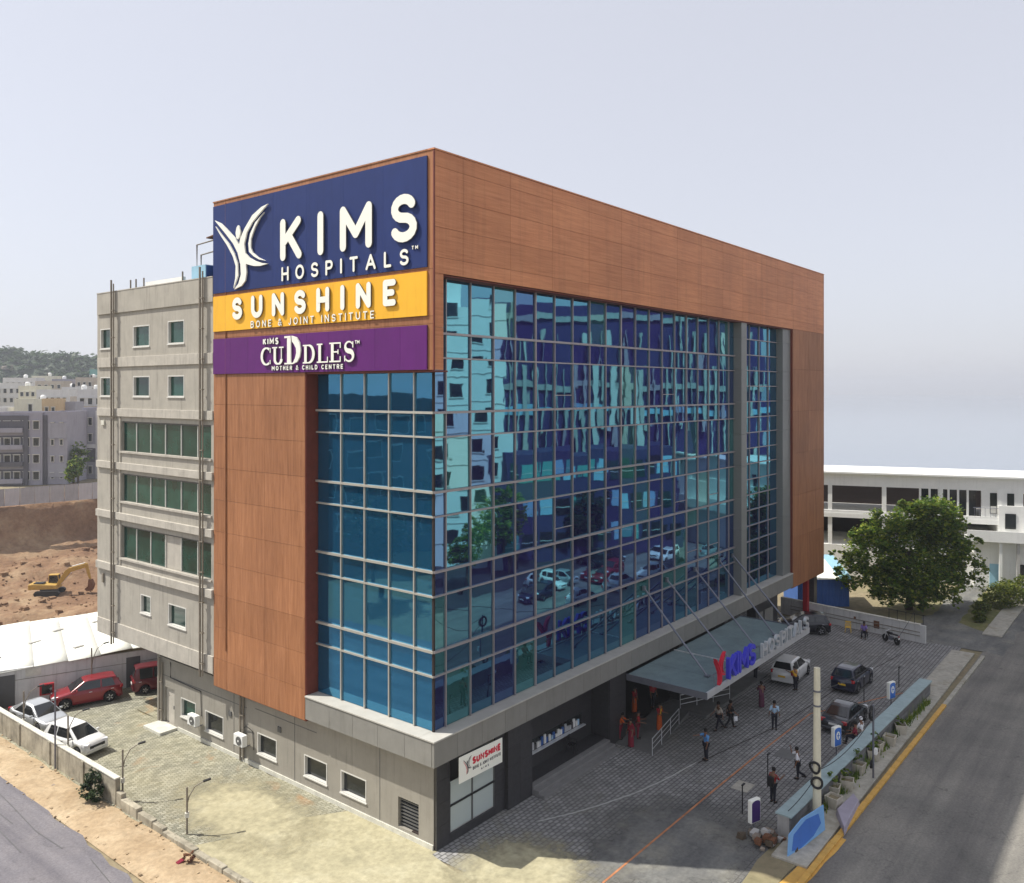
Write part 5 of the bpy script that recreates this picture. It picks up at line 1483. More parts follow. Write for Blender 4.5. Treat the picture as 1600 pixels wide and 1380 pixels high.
def person(label, x, y, face, pose='stand', top='white_shirt', bottom='dark_trousers', z=0.0, skirt=None, drape=None, h=1.70, hood=False, group=None):
    t = thing('person', label, 'person', (x, y, z), face, group)
    t.scale = (h/1.7,) * 3
    J = JT[pose]
    o = link('body', PM[pose, 'body'], t); slot(o, M['skin'])
    o = link('shirt', PM[pose, 'shirt'], t); slot(o, M[top])
    if skirt:
        p = J['pelvis']; prof = []
        for q in range(9):
            f = q / 8; prof.append((0.150 + 0.035 * f + 0.02*math.sin(3.1*f), p.z + 0.10 - (p.z + 0.06) * f))
        mb = MB(); n = 20
        vs, fs = [], []
        for r_, zz in prof:
            for q in range(n):
                a = 2*math.pi*q/n; w = 1 + .06 * math.sin(7*a) * (p.z - zz) / p.z
                vs.append((p.x + math.cos(a)*r_*w*.9, math.sin(a)*r_*w, zz))
        for i in range(8):
            for q in range(n): fs.append((i*n+q, i*n+(q+1) % n, (i+1)*n+(q+1) % n, (i+1)*n+q))
        mb.add(vs, fs).build('skirt', M[skirt], t, smooth=True)
        # the loose end of the cloth over one shoulder
        c = J['chest']
        mb = MB(); pts = [p + Vector((.15, -.12, .05)), c + Vector((.15, -.02, -.1)), J['shL'] + Vector((.02, -.02, .085)), c + Vector((-.15, .10, -.12)), p + Vector((-.20, .12, -.25))]
        for a, b_ in zip(pts[:-1], pts[1:]):
            w = Vector((0, .075, 0)); mb.quad(a - w, a + w, b_ + w, b_ - w)
        dr = mb.build('drape', M[drape or skirt], t, smooth=True, recalc=False)
        sm = dr.modifiers.new('thick', 'SOLIDIFY'); sm.thickness = 0.02
    else:
        o = link('trousers', PM[pose, 'trousers'], t); slot(o, M[bottom])
    for n in 'LR':
        a, b_ = J['an' + n], J['to' + n]
        MB().obox((a + b_) / 2 + Vector((0.0, 0, -.02)), (.25, .085, .075), Matrix.Rotation(R(0), 3, 'Y')).build('shoe', M['shoe'], t, bevel=.025)
    hc = (J['head'] + J['crown']) / 2
    hv = MB().lathe([(.02,.150),(.06,.143),(.092,.115),(.104,.07),(.100,.02),(.085,-.02)], hc + Vector((-.018, 0, .0)), 14)
    hv.build('hair' if not hood else 'hood', M['hair'] if not hood else M[top], t, smooth=True)
    if skirt:
        MB().lathe([(.02,.03),(.05,.02),(.055,-.02),(.03,-.05)], hc + Vector((-.12, 0, -.02)), 10).build('hair_bun', M['hair'], t, smooth=True)
    return t
W_ = math.atan2(0.78, -0.62)      # direction across the picture to the left
person('person in blue shirt pointing with an outstretched arm on the open forecourt', 16.85, -4.95, W_ + .35, 'point', 'blue_shirt')
person('person in pale grey shirt walking beside one in black', 21.25, -3.70, R(150), 'walk', 'beige_cloth')
person('person in black walking with a white bag in hand', 21.9, -4.15, R(-40), 'walk', 'black_cloth', 'black_cloth')
person('person in light blue shirt standing hands behind the back', 23.4, -6.35, R(20), 'behind', 'pale_blue')
person('person in long plum dress standing near the white car', 26.45, -4.3, R(30), 'carry', 'plum_cloth', skirt='plum_cloth', h=1.62)
person('person in yellow top leaning to the window of the white car', 30.9, -4.95, R(60), 'reach', 'yellow_cloth', h=1.6)
person('person in pale shirt standing under the canopy letters', 31.3, -1.9, R(-30), 'stand', 'pale_blue')
person('person in dark red top with a backpack holding a phone by the road wall', 14.45, -9.75, R(-20), 'phone', 'red_cloth')
person('person in white top resting one foot back against the road wall', 17.65, -9.85, R(110), 'face', 'white_shirt', 'dark_trousers')
person('person in orange clothes on the ramp behind the steel handrail', 18.7, -1.0, R(-100), 'carry', 'red_cloth', skirt='orange_cloth', drape='yellow_cloth', z=.12, h=1.6)
person('person in bright red top beside the foot of the ramp', 16.9, -.55, R(-60), 'carry', 'red_cloth', 'maroon_cloth', z=.05, h=1.62)
person('person in checked red dress left of the other by the pier', 15.75, -.75, R(160), 'stand', 'maroon_cloth', skirt='maroon_cloth', drape='red_cloth', h=1.62)
person('person in orange-red at the hall edge farthest from the ramp rail', 17.7, 1.9, R(-90), 'stand', 'orange_cloth', 'red_cloth', z=.22, h=1.62)
person('person in orange standing inside the hall beneath the canopy corner', 20.0, 1.5, R(-90), 'stand', 'red_cloth', skirt='orange_cloth', drape='maroon_cloth', z=.22, h=1.6)
person('person in red shirt and dark trousers in the hall below the canopy', 21.3, .9, R(-110), 'stand', 'red_cloth', z=.24)
person('person in orange bending low in the dark left part of the hall', 16.2, .25, R(-70), 'reach', 'orange_cloth', 'maroon_cloth', z=.04, h=1.55)
person('person in maroon sitting on the pale blue road wall', 23.0, -11.25, R(100), 'sit', 'maroon_cloth', z=.50)
person('person in white sitting on the road wall next to the maroon one', 23.9, -11.3, R(80), 'sit', 'white_shirt', 'beige_cloth', z=.50, hood=True)
person('person in purple shirt seated on a chair against the back wall', 47.0, -4.95, R(190), 'sit', 'purple_cloth', z=-.03)
bp = MB().obox((14.25, -9.69, 1.12), (.20, .34, .50), Matrix.Rotation(R(-20), 3, 'Z')).build('backpack', M['black'], bevel=.06, seg=3)
tag(bp, 'black backpack worn on the back of the person in dark red', 'backpack')
bg_ = MB().obox((22.02, -4.45, .62), (.26, .08, .30), Matrix.Rotation(R(-30), 3, 'Z')).build('carrier_bag', M['white_shirt'], bevel=.03)
tag(bg_, 'white carrier bag in the hand of the person in black', 'bag')

def chair(label, x, y, a, mat, z=0.0):
    t = thing('chair', label, 'chair', (x, y, z), a)
    MB().box(-.22, .22, -.22, .22, .41, .45).build('seat', mat, t, bevel=.02)
    for k in range(5): MB().box(-.25, -.21, -.20 + k*.09, -.15 + k*.09, .45, .84).build('back_slat', mat, t, bevel=.01)
    MB().box(-.26, -.20, -.24, .24, .80, .88).build('top_rail', mat, t, bevel=.02)
    for sx in (-1, 1):
        for sy in (-1, 1): MB().tube([(sx*.20, sy*.20, .42), (sx*.24, sy*.24, 0)], [.025, .02], 6).build('leg', mat, t)
    for sy in (-1, 1):
        MB().box(-.22, .20, sy*.23 - .025, sy*.23 + .025, .62, .65).build('armrest', mat, t, bevel=.01)
        MB().tube([(.19, sy*.23, .42), (.19, sy*.23, .63)], .02, 6).build('arm_post', mat, t)
    return t
chair('yellow plastic armchair standing empty against the back wall', 47.65, -3.45, R(195), M['yellow_plastic'])
chair('black chair under the seated person in purple', 47.1, -4.95, R(190), M['black'])
chair('black chair standing on the verandah below the service hatch', 12.2, 1.0, R(-80), M['black'], .45)
# ------------------------------------------------------------------ vegetation
def leaf_cloud(mb, blobs, n, size, rnd, shell=0.55, flat=1.0):
    """leaf-sized quads gathered in clumps through the volume of several ellipsoids"""
    wts = [b[3] * b[4] * b[5] for b in blobs]
    clumps = []
    for _ in range(max(12, n // 26)):
        b = rnd.choices(blobs, wts)[0]
        while True:
            v = Vector((rnd.uniform(-1,1), rnd.uniform(-1,1), rnd.uniform(-1,1)))
            if 0.02 < v.length <= 1: break
        v = v.normalized() * (shell + (1 - shell) * rnd.random() ** 0.7)
        clumps.append((Vector((b[0] + v.x*b[3], b[1] + v.y*b[4], b[2] + v.z*b[5])), 0.125 * (b[3] + b[5]) * rnd.uniform(.5, 1.3)))
    for _ in range(n):
        c, r_ = rnd.choice(clumps)
        p = c + Vector((rnd.gauss(0, .5), rnd.gauss(0, .5), rnd.gauss(0, .4))) * r_
        s = size * rnd.uniform(.6, 1.4)
        q = Matrix.Rotation(rnd.uniform(0, 6.28), 3, 'Z') @ Matrix.Rotation(rnd.gauss(0, .7), 3, 'X')
        a, b_ = q @ Vector((s*.5, 0, 0)), q @ Vector((0, s*.8, 0))
        mb.add([p - b_*.5, p + a*.9, p + b_*.6, p - a*.9], [(0,1,2,3)])
    return clumps
def tree(name, label, loc, blobs, n, size, mat, trunk_h, trunk_r, seed, group=None, cat='tree', limbs=6):
    t = thing(name, label, cat, loc, 0, group)
    rnd = random.Random(seed)
    mb = MB()
    cl_ = leaf_cloud(mb, blobs, n, size, rnd, .45)
    mb.build('crown', mat, t, recalc=False)
    tr = MB()
    tr.tube([(0,0,-.1), (.06*trunk_h*.1,.02,trunk_h*.35), (-.03*trunk_h*.1,.05,trunk_h*.7), (0,0,trunk_h)], [trunk_r*1.25, trunk_r, trunk_r*.85, trunk_r*.55], 8)
    for k in range(limbs):
        c = rnd.choice(cl_)[0]
        z0 = trunk_h * rnd.uniform(.5, .95)
        mid = Vector((c.x*.45, c.y*.45, z0 + (c.z - z0)*.6))
        tr.tube([(0,0,z0), mid, c], [trunk_r*.45, trunk_r*.28, trunk_r*.08], 6)
    tr.build('trunk', M['bark'], t, smooth=True, recalc=False)
    return t
def blobs_at(spec, k=1.0): return [(a*k, b*k, c*k, d*k, e*k, f*k) for a, b, c, d, e, f in spec]
RV = Vector((0.6225, -0.7826))        # to the right as seen from the hill side
def lat(l, d, z, r1, r3): return (RV.x*l + .7826*d, RV.y*l + .6225*d, z, r1, r1, r3)
tree('broad_tree', 'large bushy green tree behind the back wall', (59.2, -5.6, 0),
     blobs_at([lat(-3.0,0,4.6,2.3,1.9), lat(3.1,.5,5.2,2.4,2.0), lat(1.2,.3,7.6,2.4,1.7), lat(-1.8,0,6.9,2.0,1.7), lat(-5.0,-.3,3.2,1.5,1.4), lat(5.0,0,3.4,1.5,1.7), lat(0,-.5,3.4,2.6,2.2), lat(-.4,0,9.0,1.0,.8), lat(3.9,.2,7.5,1.1,.9), lat(-4.0,.3,6.4,1.1,.9), lat(5.6,.2,5.6,.9,.8), lat(-6.2,-.2,4.6,.8,.7), lat(2.6,0,7.8,2.2,1.9), lat(-2.2,-1.0,2.2,1.9,1.5), lat(2.4,-.8,2.2,2.0,1.6), lat(0,-1.2,1.8,1.8,1.4)], 1.10),
     40000, .29, M['leaf'], 5.5, .32, 5)
tree('shrub', 'yellow-green shrub at the right edge beside the main road', (66.5, -12.6, 0), [(0,0,.9,2.6,2.2,1.2), (2.5,-1.0,1.3,2.2,2.0,1.3), (-1.8,.6,.6,1.2,1.2,.8)], 5000, .2, M['leaf_yellow'], .8, .1, 9, cat='shrub')
for k, (x, y, s_) in enumerate(((58.5,-11.6,.55),(61.8,-11.2,.7),(71.5,-12.0,.9),(77.0,-11.6,1.1))):
    tree('shrub', ['low green shrub first along the far roadside verge', 'low green shrub second along the far roadside verge', 'green shrub third along the far roadside verge', 'leafy shrub last along the far roadside verge'][k], (x, y, 0), blobs_at([(0,0,.7,1.5,1.1,.8),(1.1,.2,.8,1.0,.9,.7)], s_), 1500, .18, M['leaf_yellow'], .5, .06, 140 + k, 'shrubs on the far verge', cat='shrub', limbs=4)
tree('shrub', 'dark leafy bush growing against the outside of the stained yard wall', (-6.85, 17.2, -.02), [(0,0,.75,.55,.75,.75), (.05,.3,1.1,.4,.5,.5)], 1500, .13, M['leaf_dark'], .6, .05, 13, cat='shrub', limbs=4)
tree('shrub', 'small dark weed clump low on the roadside at the bottom left', (-6.9, 8.3, -.02), [(0,0,.25,.28,.22,.30)], 260, .10, M['rust'], .2, .02, 17, cat='shrub', limbs=2)

# ------------------------------------------------------------------ yard wall and lamps on the left
yw = thing('boundary_wall', 'stained plaster boundary wall with pale coping along the side yard', 'wall', (-6.25, 0, 0))
MB().box(-.12, .12, 15.9, 36, -.1, 1.28).build('masonry', M['wall_old'], yw)
MB().box(-.15, .15, 15.9, 36, 1.283, 1.36).build('coping', M['wall_cap'], yw, bevel=.015)
for y in (19.4, 23.4, 27.4, 31.4):
    MB().box(-.19, -.123, y-.14, y+.14, -.1, 1.27).build('pilaster', M['wall_old'], yw)
lw = thing('low_wall', 'low broken concrete edging continuing the yard wall toward the corner', 'wall', (-6.25, 0, 0))
rw = random.Random(8)
y = 3.0
while y < 15.8:
    L_ = rw.uniform(.9, 1.7)
    MB().box(-.14 + rw.uniform(-.03,.03), .14 + rw.uniform(-.03,.03), y, min(y + L_ - .02, 15.85), -.1, .16 + .7 * max(0, (y-11)/4.8) * rw.uniform(.7, 1) + rw.uniform(0,.08)).build('block', M['wall_old'], lw, bevel=.03)
    y += L_
def lamp_post(label, x, y, h, a, arm=.75):
    t = thing('lamp_post', label, 'lamp post', (x, y, 0), a, 'lamps along the yard wall')
    MB().tube([(0,0,0),(0,0,h)], .045, 8).build('post', M['pipe'], t)
    MB().tube([(0,0,h*.62),(.10,0,h*.80),(.35,0,h*.98),(arm,0,h*1.06)], .025, 8).build('arm', M['pipe'], t)
    MB().obox((arm+.14,0,h*1.07), (.36,.14,.08), Matrix.Rotation(R(-10),3,'Y')).build('lamp_head', M['black'], t, bevel=.02)
    MB().box(-.09, .09, -.09, .09, h*.36, h*.36+.22).build('junction_box', M['wall_cap'], t)
lamp_post('curved-arm lamp post beside the silver saloon', -5.9, 28.0, 2.9, R(-25))
lamp_post('curved-arm lamp post in front of the white hatchback', -5.9, 22.2, 2.85, R(-25))
lamp_post('curved-arm lamp post midway along the yard wall above the bush', -5.9, 16.1, 2.6, R(-25))
lamp_post('curved-arm lamp post nearest the low broken edging', -5.6, 10.6, 2.2, R(-25))
lamp_post('curved-arm lamp post standing against the shed front', -.2, 31.7, 3.4, R(-25))
tp = MB().tube([(-6.45,22.5,-.05),(-6.45,22.5,4.3)], .05, 8).build('thin_pole', M['steel_rod'])
tag(tp, 'tall thin grey pole outside the wall by the white hatchback', 'pole')
rs = random.Random(5)
for k, (x, y, s) in enumerate(((-6.9,23.2,.16),(-7.5,20.4,.2),(-7.3,8.4,.3))):
    vs = [(x + (i&1)*s*rs.uniform(.7,1.1), y + ((i>>1)&1)*s*rs.uniform(.7,1.1), -.03 + ((i>>2)&1)*s*rs.uniform(.5,.8)) for i in range(8)]
    o = MB().add(vs, [(0,1,3,2),(4,6,7,5),(0,4,5,1),(1,5,7,3),(3,7,6,2),(2,6,4,0)]).build('stone', M['stone'] if k < 2 else M['maroon_cloth'], bevel=.02)
    tag(o, ['small pale stone on the sandy verge under the wall', 'flat pale stone on the verge near the road edge', 'dark maroon lump on the verge at the bottom left'][k], 'stone')

# ------------------------------------------------------------------ white-roofed shed
SH = thing('shed', 'long low shed with a flat dusty white sheet roof behind the parked cars', 'shed', (3.4, 30.9, 0), a_shed)
nx, ny = 15, 8
for i in range(nx):      # separate roof sheets, edges ragged, slight sag
    x0, x1 = -5 + i*2.0, -5 + (i+1)*2.0 - .01
    fe = -.35 + rs.uniform(-.10, .10); be = -12.6 + rs.uniform(-.15, .15) - .02*i*i
    z = lambda x, y: 2.72 - .045*x + .015*math.sin(x*1.3) + .015*math.sin(y*.9 + x) 
    mb = MB()
    mb.grid(2, 6, lambda u, v: (x0 + (x1-x0)*u, fe + (be-fe)*v, z(x0 + (x1-x0)*u, fe + (be-fe)*v)))
    o = mb.build('roof_sheet', M['shed_roof'], SH, smooth=True, recalc=False)
    o.modifiers.new('thick', 'SOLIDIFY').thickness = .04
MB().box(-1.0, 25, -.72, -.5, 0, 2.45).build('front_wall', M['wall_white'], SH)
MB().box(-1.0, 25, -12.0, -11.8, 0, 1.9).build('rear_wall', M['wall_white'], SH)
MB().box(-1.0, 25, -.485, -.475, 1.70, 1.73).build('pipe_line', M['pipe'], SH)
for x in (0.5, 8.1): MB().box(x, x+.9, -.495, -.47, 0, 2.1).build('doorway', M['win_dark'], SH)
for (x, y, w_) in ((1.5,-5,.8),(4.2,-3.2,.7),(6.8,-6.5,.8),(9.2,-4,.6),(5.2,-8.8,.8),(11,-9,.7),(2.5,-9.5,.7)):
    MB().obox((x, y, 2.80 - .045*x), (w_, .25, .10), Matrix.Rotation(.5,3,'Z')).build('roof_patch', M['concrete'], SH)
MB().box(6.6, 7.5, -.497, -.47, 1.85, 2.35).build('notice_board', M['wall_cap'], SH)
fc = thing('fire_hose_cabinet', 'red fire hose cabinet on the shed wall behind the red estate car', 'cabinet', (3.4 - .937*6.3 - .35*(-.45)*-1 , 30.9 + .35*6.3 + .937*.45*-1, 0.8), a_shed)
MB().box(-.42, .42, .02, .30, 0, .72).build('box', M['red_paint'], fc, bevel=.015)
MB().box(-.30, .30, .302, .315, .08, .64).build('glass_panel', M['car_glass'], fc)

# ------------------------------------------------------------------ beyond the excavation
fence_rnd = random.Random(2)
FN = thing('site_fence', 'pale corrugated sheet site fence along the far edge of the excavation', 'fence', (22, 140.2, 0), R(-8))
def corr(w, h, n=8, amp=.05):
    mb = MB(); pts = [(w*i/n, amp if i % 2 else 0) for i in range(n+1)]
    for i in range(n):
        mb.quad((pts[i][0], pts[i][1], 0), (pts[i+1][0], pts[i+1][1], 0), (pts[i+1][0], pts[i+1][1], h), (pts[i][0], pts[i][1], h))
    return mb
fsheet = corr(2.35, 3.1).data('fence_sheet', pm('fence_grey', (0.48,0.48,0.50), .6, .12, 1.0, rnd=.35), recalc=False)
for i in range(19):
    o = link('fence_sheet', fsheet, FN); o.location = (i*2.45, 0, .1); o.rotation_euler = (R(fence_rnd.uniform(-4, 4)), 0, 0)
    MB().box(i*2.45 - .08, i*2.45 - .01, .08, .18, 0, 3.3).build('fence_post', M['steel_rod'], FN)
MB().box(-1, 46, 2.2, 14, .0, .35).build('spoil_bank', M['earth'], FN)

FACE = R(-51.5)
WIN_CACHE = {}
def block(name, label, px_c, depth, w, d, h, wall, rot=0.0, wins=(), bands=(), group='houses beyond the excavation', cat='house', base=0.0, roof=None, tanks=0, loc=None):
    """box of a house standing where it stands; windows are recessed frames with their own panes.
       wins: (face, u0, u1, v0, v1); face 'F' looks to the hospital, 'S' is the right-hand side"""
    if loc is None:
        k = (px_c - 800) / 1314.0
        loc = (-26.965 + depth*(.7826 + k*.6225), -25.858 + depth*(.6225 - k*.7826), base)
    t = thing(name, label, cat, loc, FACE + rot, group)
    MB().box(-w/2, w/2, 0, d, 0, h).build('walls', wall, t)
    pr = MB()
    for (a, b, c, e) in ((-w/2, w/2, 0, .2), (-w/2, w/2, d-.2, d), (-w/2, -w/2+.2, .2, d-.2), (w/2-.2, w/2, .2, d-.2)):
        pr.box(a, b, c, e, h + .002, h + .75)
    pr.build('parapet', roof or wall, t)
    for (face, u0, u1, v0, v1, *m) in wins:
        mt = m[0] if m else M['pane_dark']
        key = (face, round(u1-u0,2), round(v1-v0,2), mt.name)
        if key not in WIN_CACHE:
            W2, H2 = (u1-u0)/2, (v1-v0)/2
            f = lambda a, b, c_, d_, q0, q1: (MB().box(a, b, q0, q1, c_, d_) if face == 'F' else MB().box(-q1, -q0, a, b, c_, d_))
            fr = MB()
            for (a, b, c_, d_) in ((-W2-.1, W2+.1, -H2-.1, -H2), (-W2-.1, W2+.1, H2, H2+.1), (-W2-.1, -W2, -H2, H2), (W2, W2+.1, -H2, H2)):
                p_ = f(a, b, c_, d_, -.14, -.004); o_ = len(fr.v); fr.v += p_.v; fr.f += [tuple(i+o_ for i in q) for q in p_.f]; fr.m += p_.m
            p_ = f(-W2-.2, W2+.2, H2+.1, H2+.2, -.40, -.004); o_ = len(fr.v); fr.v += p_.v; fr.f += [tuple(i+o_ for i in q) for q in p_.f]; fr.m += p_.m
            WIN_CACHE[key] = (f(-W2, W2, -H2, H2, -.03, -.004).data('window', mt), fr.data('frame', M['win_frame']))
        pn, fr = WIN_CACHE[key]
        o = link('window', pn, t)
        o.location = ((u0+u1)/2, 0, (v0+v1)/2) if face == 'F' else (w/2, (u0+u1)/2, (v0+v1)/2)
        link('frame', fr, o)
    for (face, u0, u1, v0, v1, out_, mt) in bands:
        mb = MB().box(u0, u1, -out_, -.005, v0, v1) if face == 'F' else MB().box(w/2 + .005, w/2 + out_, u0, u1, v0, v1)
        mb.build('balcony' if out_ > .5 else 'facade_band', mt, t)
    rt_ = random.Random(hash(name) % 999 if False else len(label) * 7)
    for k in range(tanks):
        x_ = rt_.uniform(-w*.35, w*.35)
        MB().lathe([(.75,0),(.78,.9),(.5,1.25),(.2,1.35)], (x_, d*.4, h + .76), 12).build('water_tank', M['black'] if k % 2 else M['white'], t)
        MB().box(x_-.9, x_+.9, d*.4-.9, d*.4+.9, h, h+.75).build('tank_base', wall, t)
    return t
cg = lambda n, c, **k: pm(n, c, .9, .10, .4, streak=.25, **k)
HG, HW, HC, HP, HD, HO, HB = cg('house_grey', (.34,.33,.37)), cg('house_white', (.62,.61,.60)), cg('house_cream', (.66,.63,.50)), cg('house_lilac', (.33,.315,.36)), cg('house_charcoal', (.11,.105,.12)), cg('house_orange', (.58,.42,.24)), cg('house_beige', (.46,.40,.33))
def grid_wins(face, u0, u1, v0, nfl, fh, cols, ww, wh, sill=.9, mt=None):
    out = []
    for f_ in range(nfl):
        for c in range(cols):
            uc = u0 + (u1-u0) * (c+.5) / cols
            out.append((face, uc-ww/2, uc+ww/2, v0 + f_*fh + sill, v0 + f_*fh + sill + wh) + ((mt,) if mt else ()))
    return out
AP = block('apartment_block', 'grey and charcoal apartment block with long balconies at the left edge', 25, 184, 10.5, 12, 15.2, HP, R(12),
      [w for w in grid_wins('F', -4.6, 5.0, 0.3, 4, 3.7, 5, 1.15, 1.7)] ,
      [('F', -5.25, 1.6, 12.4, 15.3, .35, HD), ('F', 1.6, 2.5, 0, 15.25, .5, HD)] + [('F', -4.95, 1.5, 1.5 + 3.7*k, 3.5 + 3.7*k, .02, HD) for k in range(4)] + [('F', -5.0, 1.55, .5 + 3.7*k, 1.45 + 3.7*k, 1.1, HP if k != 1 else HD) for k in range(4)], cat='apartment block', tanks=0)  # thin charcoal strips behind the windows paint in shade of balcony recesses
block('apartment_block', 'narrow lilac and charcoal block adjoining the balcony block', 84, 186, 5.6, 11, 15.3, HP, R(6),
      grid_wins('F', -1.2, 2.6, 0.2, 4, 3.7, 2, .55, 1.2, 1.1), [('F', -2.75, -1.35, 0, 15.3, .3, HD), ('F', -1.1, 2.75, 10.2, 13.6, .18, HG), ('F', -1.1, 2.75, 1.6, 4.6, .18, HG)], cat='apartment block')
block('apartment_block', 'slim blue-grey tower house with white window surrounds by the wing', 141, 198, 3.6, 9, 16.0, HG, R(4), grid_wins('F', -1.5, 1.5, .2, 4, 3.8, 1, .8, 1.7, 1.0), [('F', -1.75, -1.3, 0, 16.0, .25, HW), ('F', 1.3, 1.75, 0, 16.0, .25, HW), ('F', -1.25, 1.25, 7.2, 8.1, .22, HW), ('F', -1.25, 1.25, 4.0, 7.1, .15, HD)], cat='apartment block')
block('house', 'weathered pale water tank house behind the balcony block roof', 37, 203, 4.3, 5, 18.0, HC, R(8), [('F', 1.1, 1.9, 15.3, 17.4)])
block('house', 'orange and cream upper-floor house between the rooftops', 73, 216, 5.2, 6, 17.9, HO, R(10), grid_wins('F', -2.3, 2.3, 14.3, 1, 3, 3, .7, 1.2))
block('house', 'grey house with dark recessed balconies left of the trees', 106, 222, 3.6, 7, 17.0, HG, R(10), grid_wins('F', -1.6, 1.7, 4, 3, 4.0, 2, 1.0, 1.9), [('F', -1.7, 1.75, 3.4 + 4*k, 4.2 + 4*k, .9, HW) for k in range(3)])
block('house', 'white terraced house with brown balcony fronts near the wing', 141, 240, 7.0, 8, 20.3, HW, R(14), grid_wins('F', -3.2, 3.2, .3, 5, 3.9, 3, 1.1, 1.7), [('F', -3.4, 3.4, .0 + 3.9*k, .75 + 3.9*k, .8, HW if k % 2 else HB) for k in range(1, 5)], tanks=1)
block('house', 'white house with pale green upper wall in the middle distance', 82, 262, 9.5, 8, 20.3, HW, R(6), grid_wins('F', -4.4, 4.4, 12.5, 2, 3.6, 5, 1.0, 1.5))
block('house', 'cream house with a square roof room at the middle left', 43, 272, 6.2, 8, 21.5, HC, R(-4), grid_wins('F', -2.8, 2.8, 11.6, 3, 3.2, 3, 1.0, 1.3), tanks=1)
block('house', 'white house with a roof room at the far left edge', 13, 290, 9.0, 8, 22.6, HW, R(5), grid_wins('F', -4.2, 4.2, 9.4, 4, 3.2, 4, 1.0, 1.4), tanks=0)
block('house', 'low brown-grey house under the wooded hill', 77, 322, 10.5, 7, 23.6, HB, R(3), grid_wins('F', -4.8, 4.8, 20.6, 1, 3, 4, 1.1, 1.4))
block('house', 'white house with wide windows below the hill right of the brown one', 115, 300, 8.0, 7, 21.2, HW, R(10), grid_wins('F', -3.6, 3.6, 14.2, 2, 3.3, 3, 1.5, 1.6), tanks=2)
block('house', 'plain white house just left of the grey wing edge', 152, 290, 5.0, 7, 20.6, HW, R(12), grid_wins('F', -2.2, 2.2, 11.0, 3, 3.2, 2, 1.0, 1.5), tanks=1)
block('office_block', 'teal glass office block half hidden behind the grey wing', 153, 420, 9.0, 14, 30.5, cg('teal_glass', (.16,.34,.33)), R(-8), (), [('F', -4.4, 4.4, 18 + 3.2*k, 18.7 + 3.2*k, .3, HW) for k in range(4)], cat='office block')
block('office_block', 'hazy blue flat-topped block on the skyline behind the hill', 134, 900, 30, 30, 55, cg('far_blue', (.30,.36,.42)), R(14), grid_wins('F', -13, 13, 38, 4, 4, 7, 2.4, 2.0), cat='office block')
for k, (px, dd, w_, h_, wl_, rot_, lab) in enumerate((
        (30, 330, 12, 25.0, HW, 8, 'tall white house at the foot of the hill on the far left'),
        (62, 345, 7, 26.0, HC, -6, 'cream house peeping up at the foot of the hill'),
        (98, 340, 8, 24.6, HP, 12, 'lilac house at the foot of the hill behind the white roofs'),
        (132, 335, 7, 25.2, HB, 4, 'beige house at the foot of the hill near the teal block'),
        (54, 236, 5, 17.4, HW, 12, 'small white rooftop house between the cream and orange ones'),
        (122, 252, 4.5, 18.2, HB, 8, 'narrow beige house behind the green trees'),
        (-40, 200, 14, 16.0, HW, 10, 'white apartment block just outside the left edge'),
        (-95, 215, 12, 18.0, HP, -5, 'lilac apartment block farther outside the left edge'),
        (-70, 280, 16, 21.0, HC, 6, 'cream apartment block behind the white one at the left'),
        (-160, 230, 14, 15.0, HW, 14, 'low white house far outside the left edge'),
        (200, 250, 14, 19.0, HW, 9, 'white house hidden behind the grey wing'))):
    block('house', lab, px, dd, w_, 9, h_, wl_, R(rot_), grid_wins('F', -w_*.45, w_*.45, max(.4, h_ - 13), 4, 3.2, max(2, int(w_/2.2)), 1.0, 1.5, .7), [('F', -w_/2 + .1, w_/2 - .1, h_ - 13 + 3.2*q, h_ - 12.3 + 3.2*q, .5, HW if q % 2 else wl_) for q in range(1, 4)], tanks=1 + k % 2)
for k, (px, dd, s, sd_) in enumerate(((107, 196, 1.15, 21), (122, 188, .95, 22), (115, 176, .7, 23))):
    kk = (px - 800) / 1314
    tree('leafy_tree', ['tall green tree between the lilac block and the slim tower house', 'rounder green tree right of the tall one beside the slim tower house', 'low green tree in front by the site fence'][k],
         (-26.965 + dd*(.7826 + kk*.6225), -25.858 + dd*(.6225 - kk*.7826), 0), blobs_at([(0,0,5.5,2.3,2.3,2.6), (.8,.4,8.2,1.7,1.7,1.8), (-.9,-.2,4.0,1.6,1.6,1.8)], s), 3500, .38, M['leaf'], 5*s, .25, sd_, 'trees by the apartment blocks')

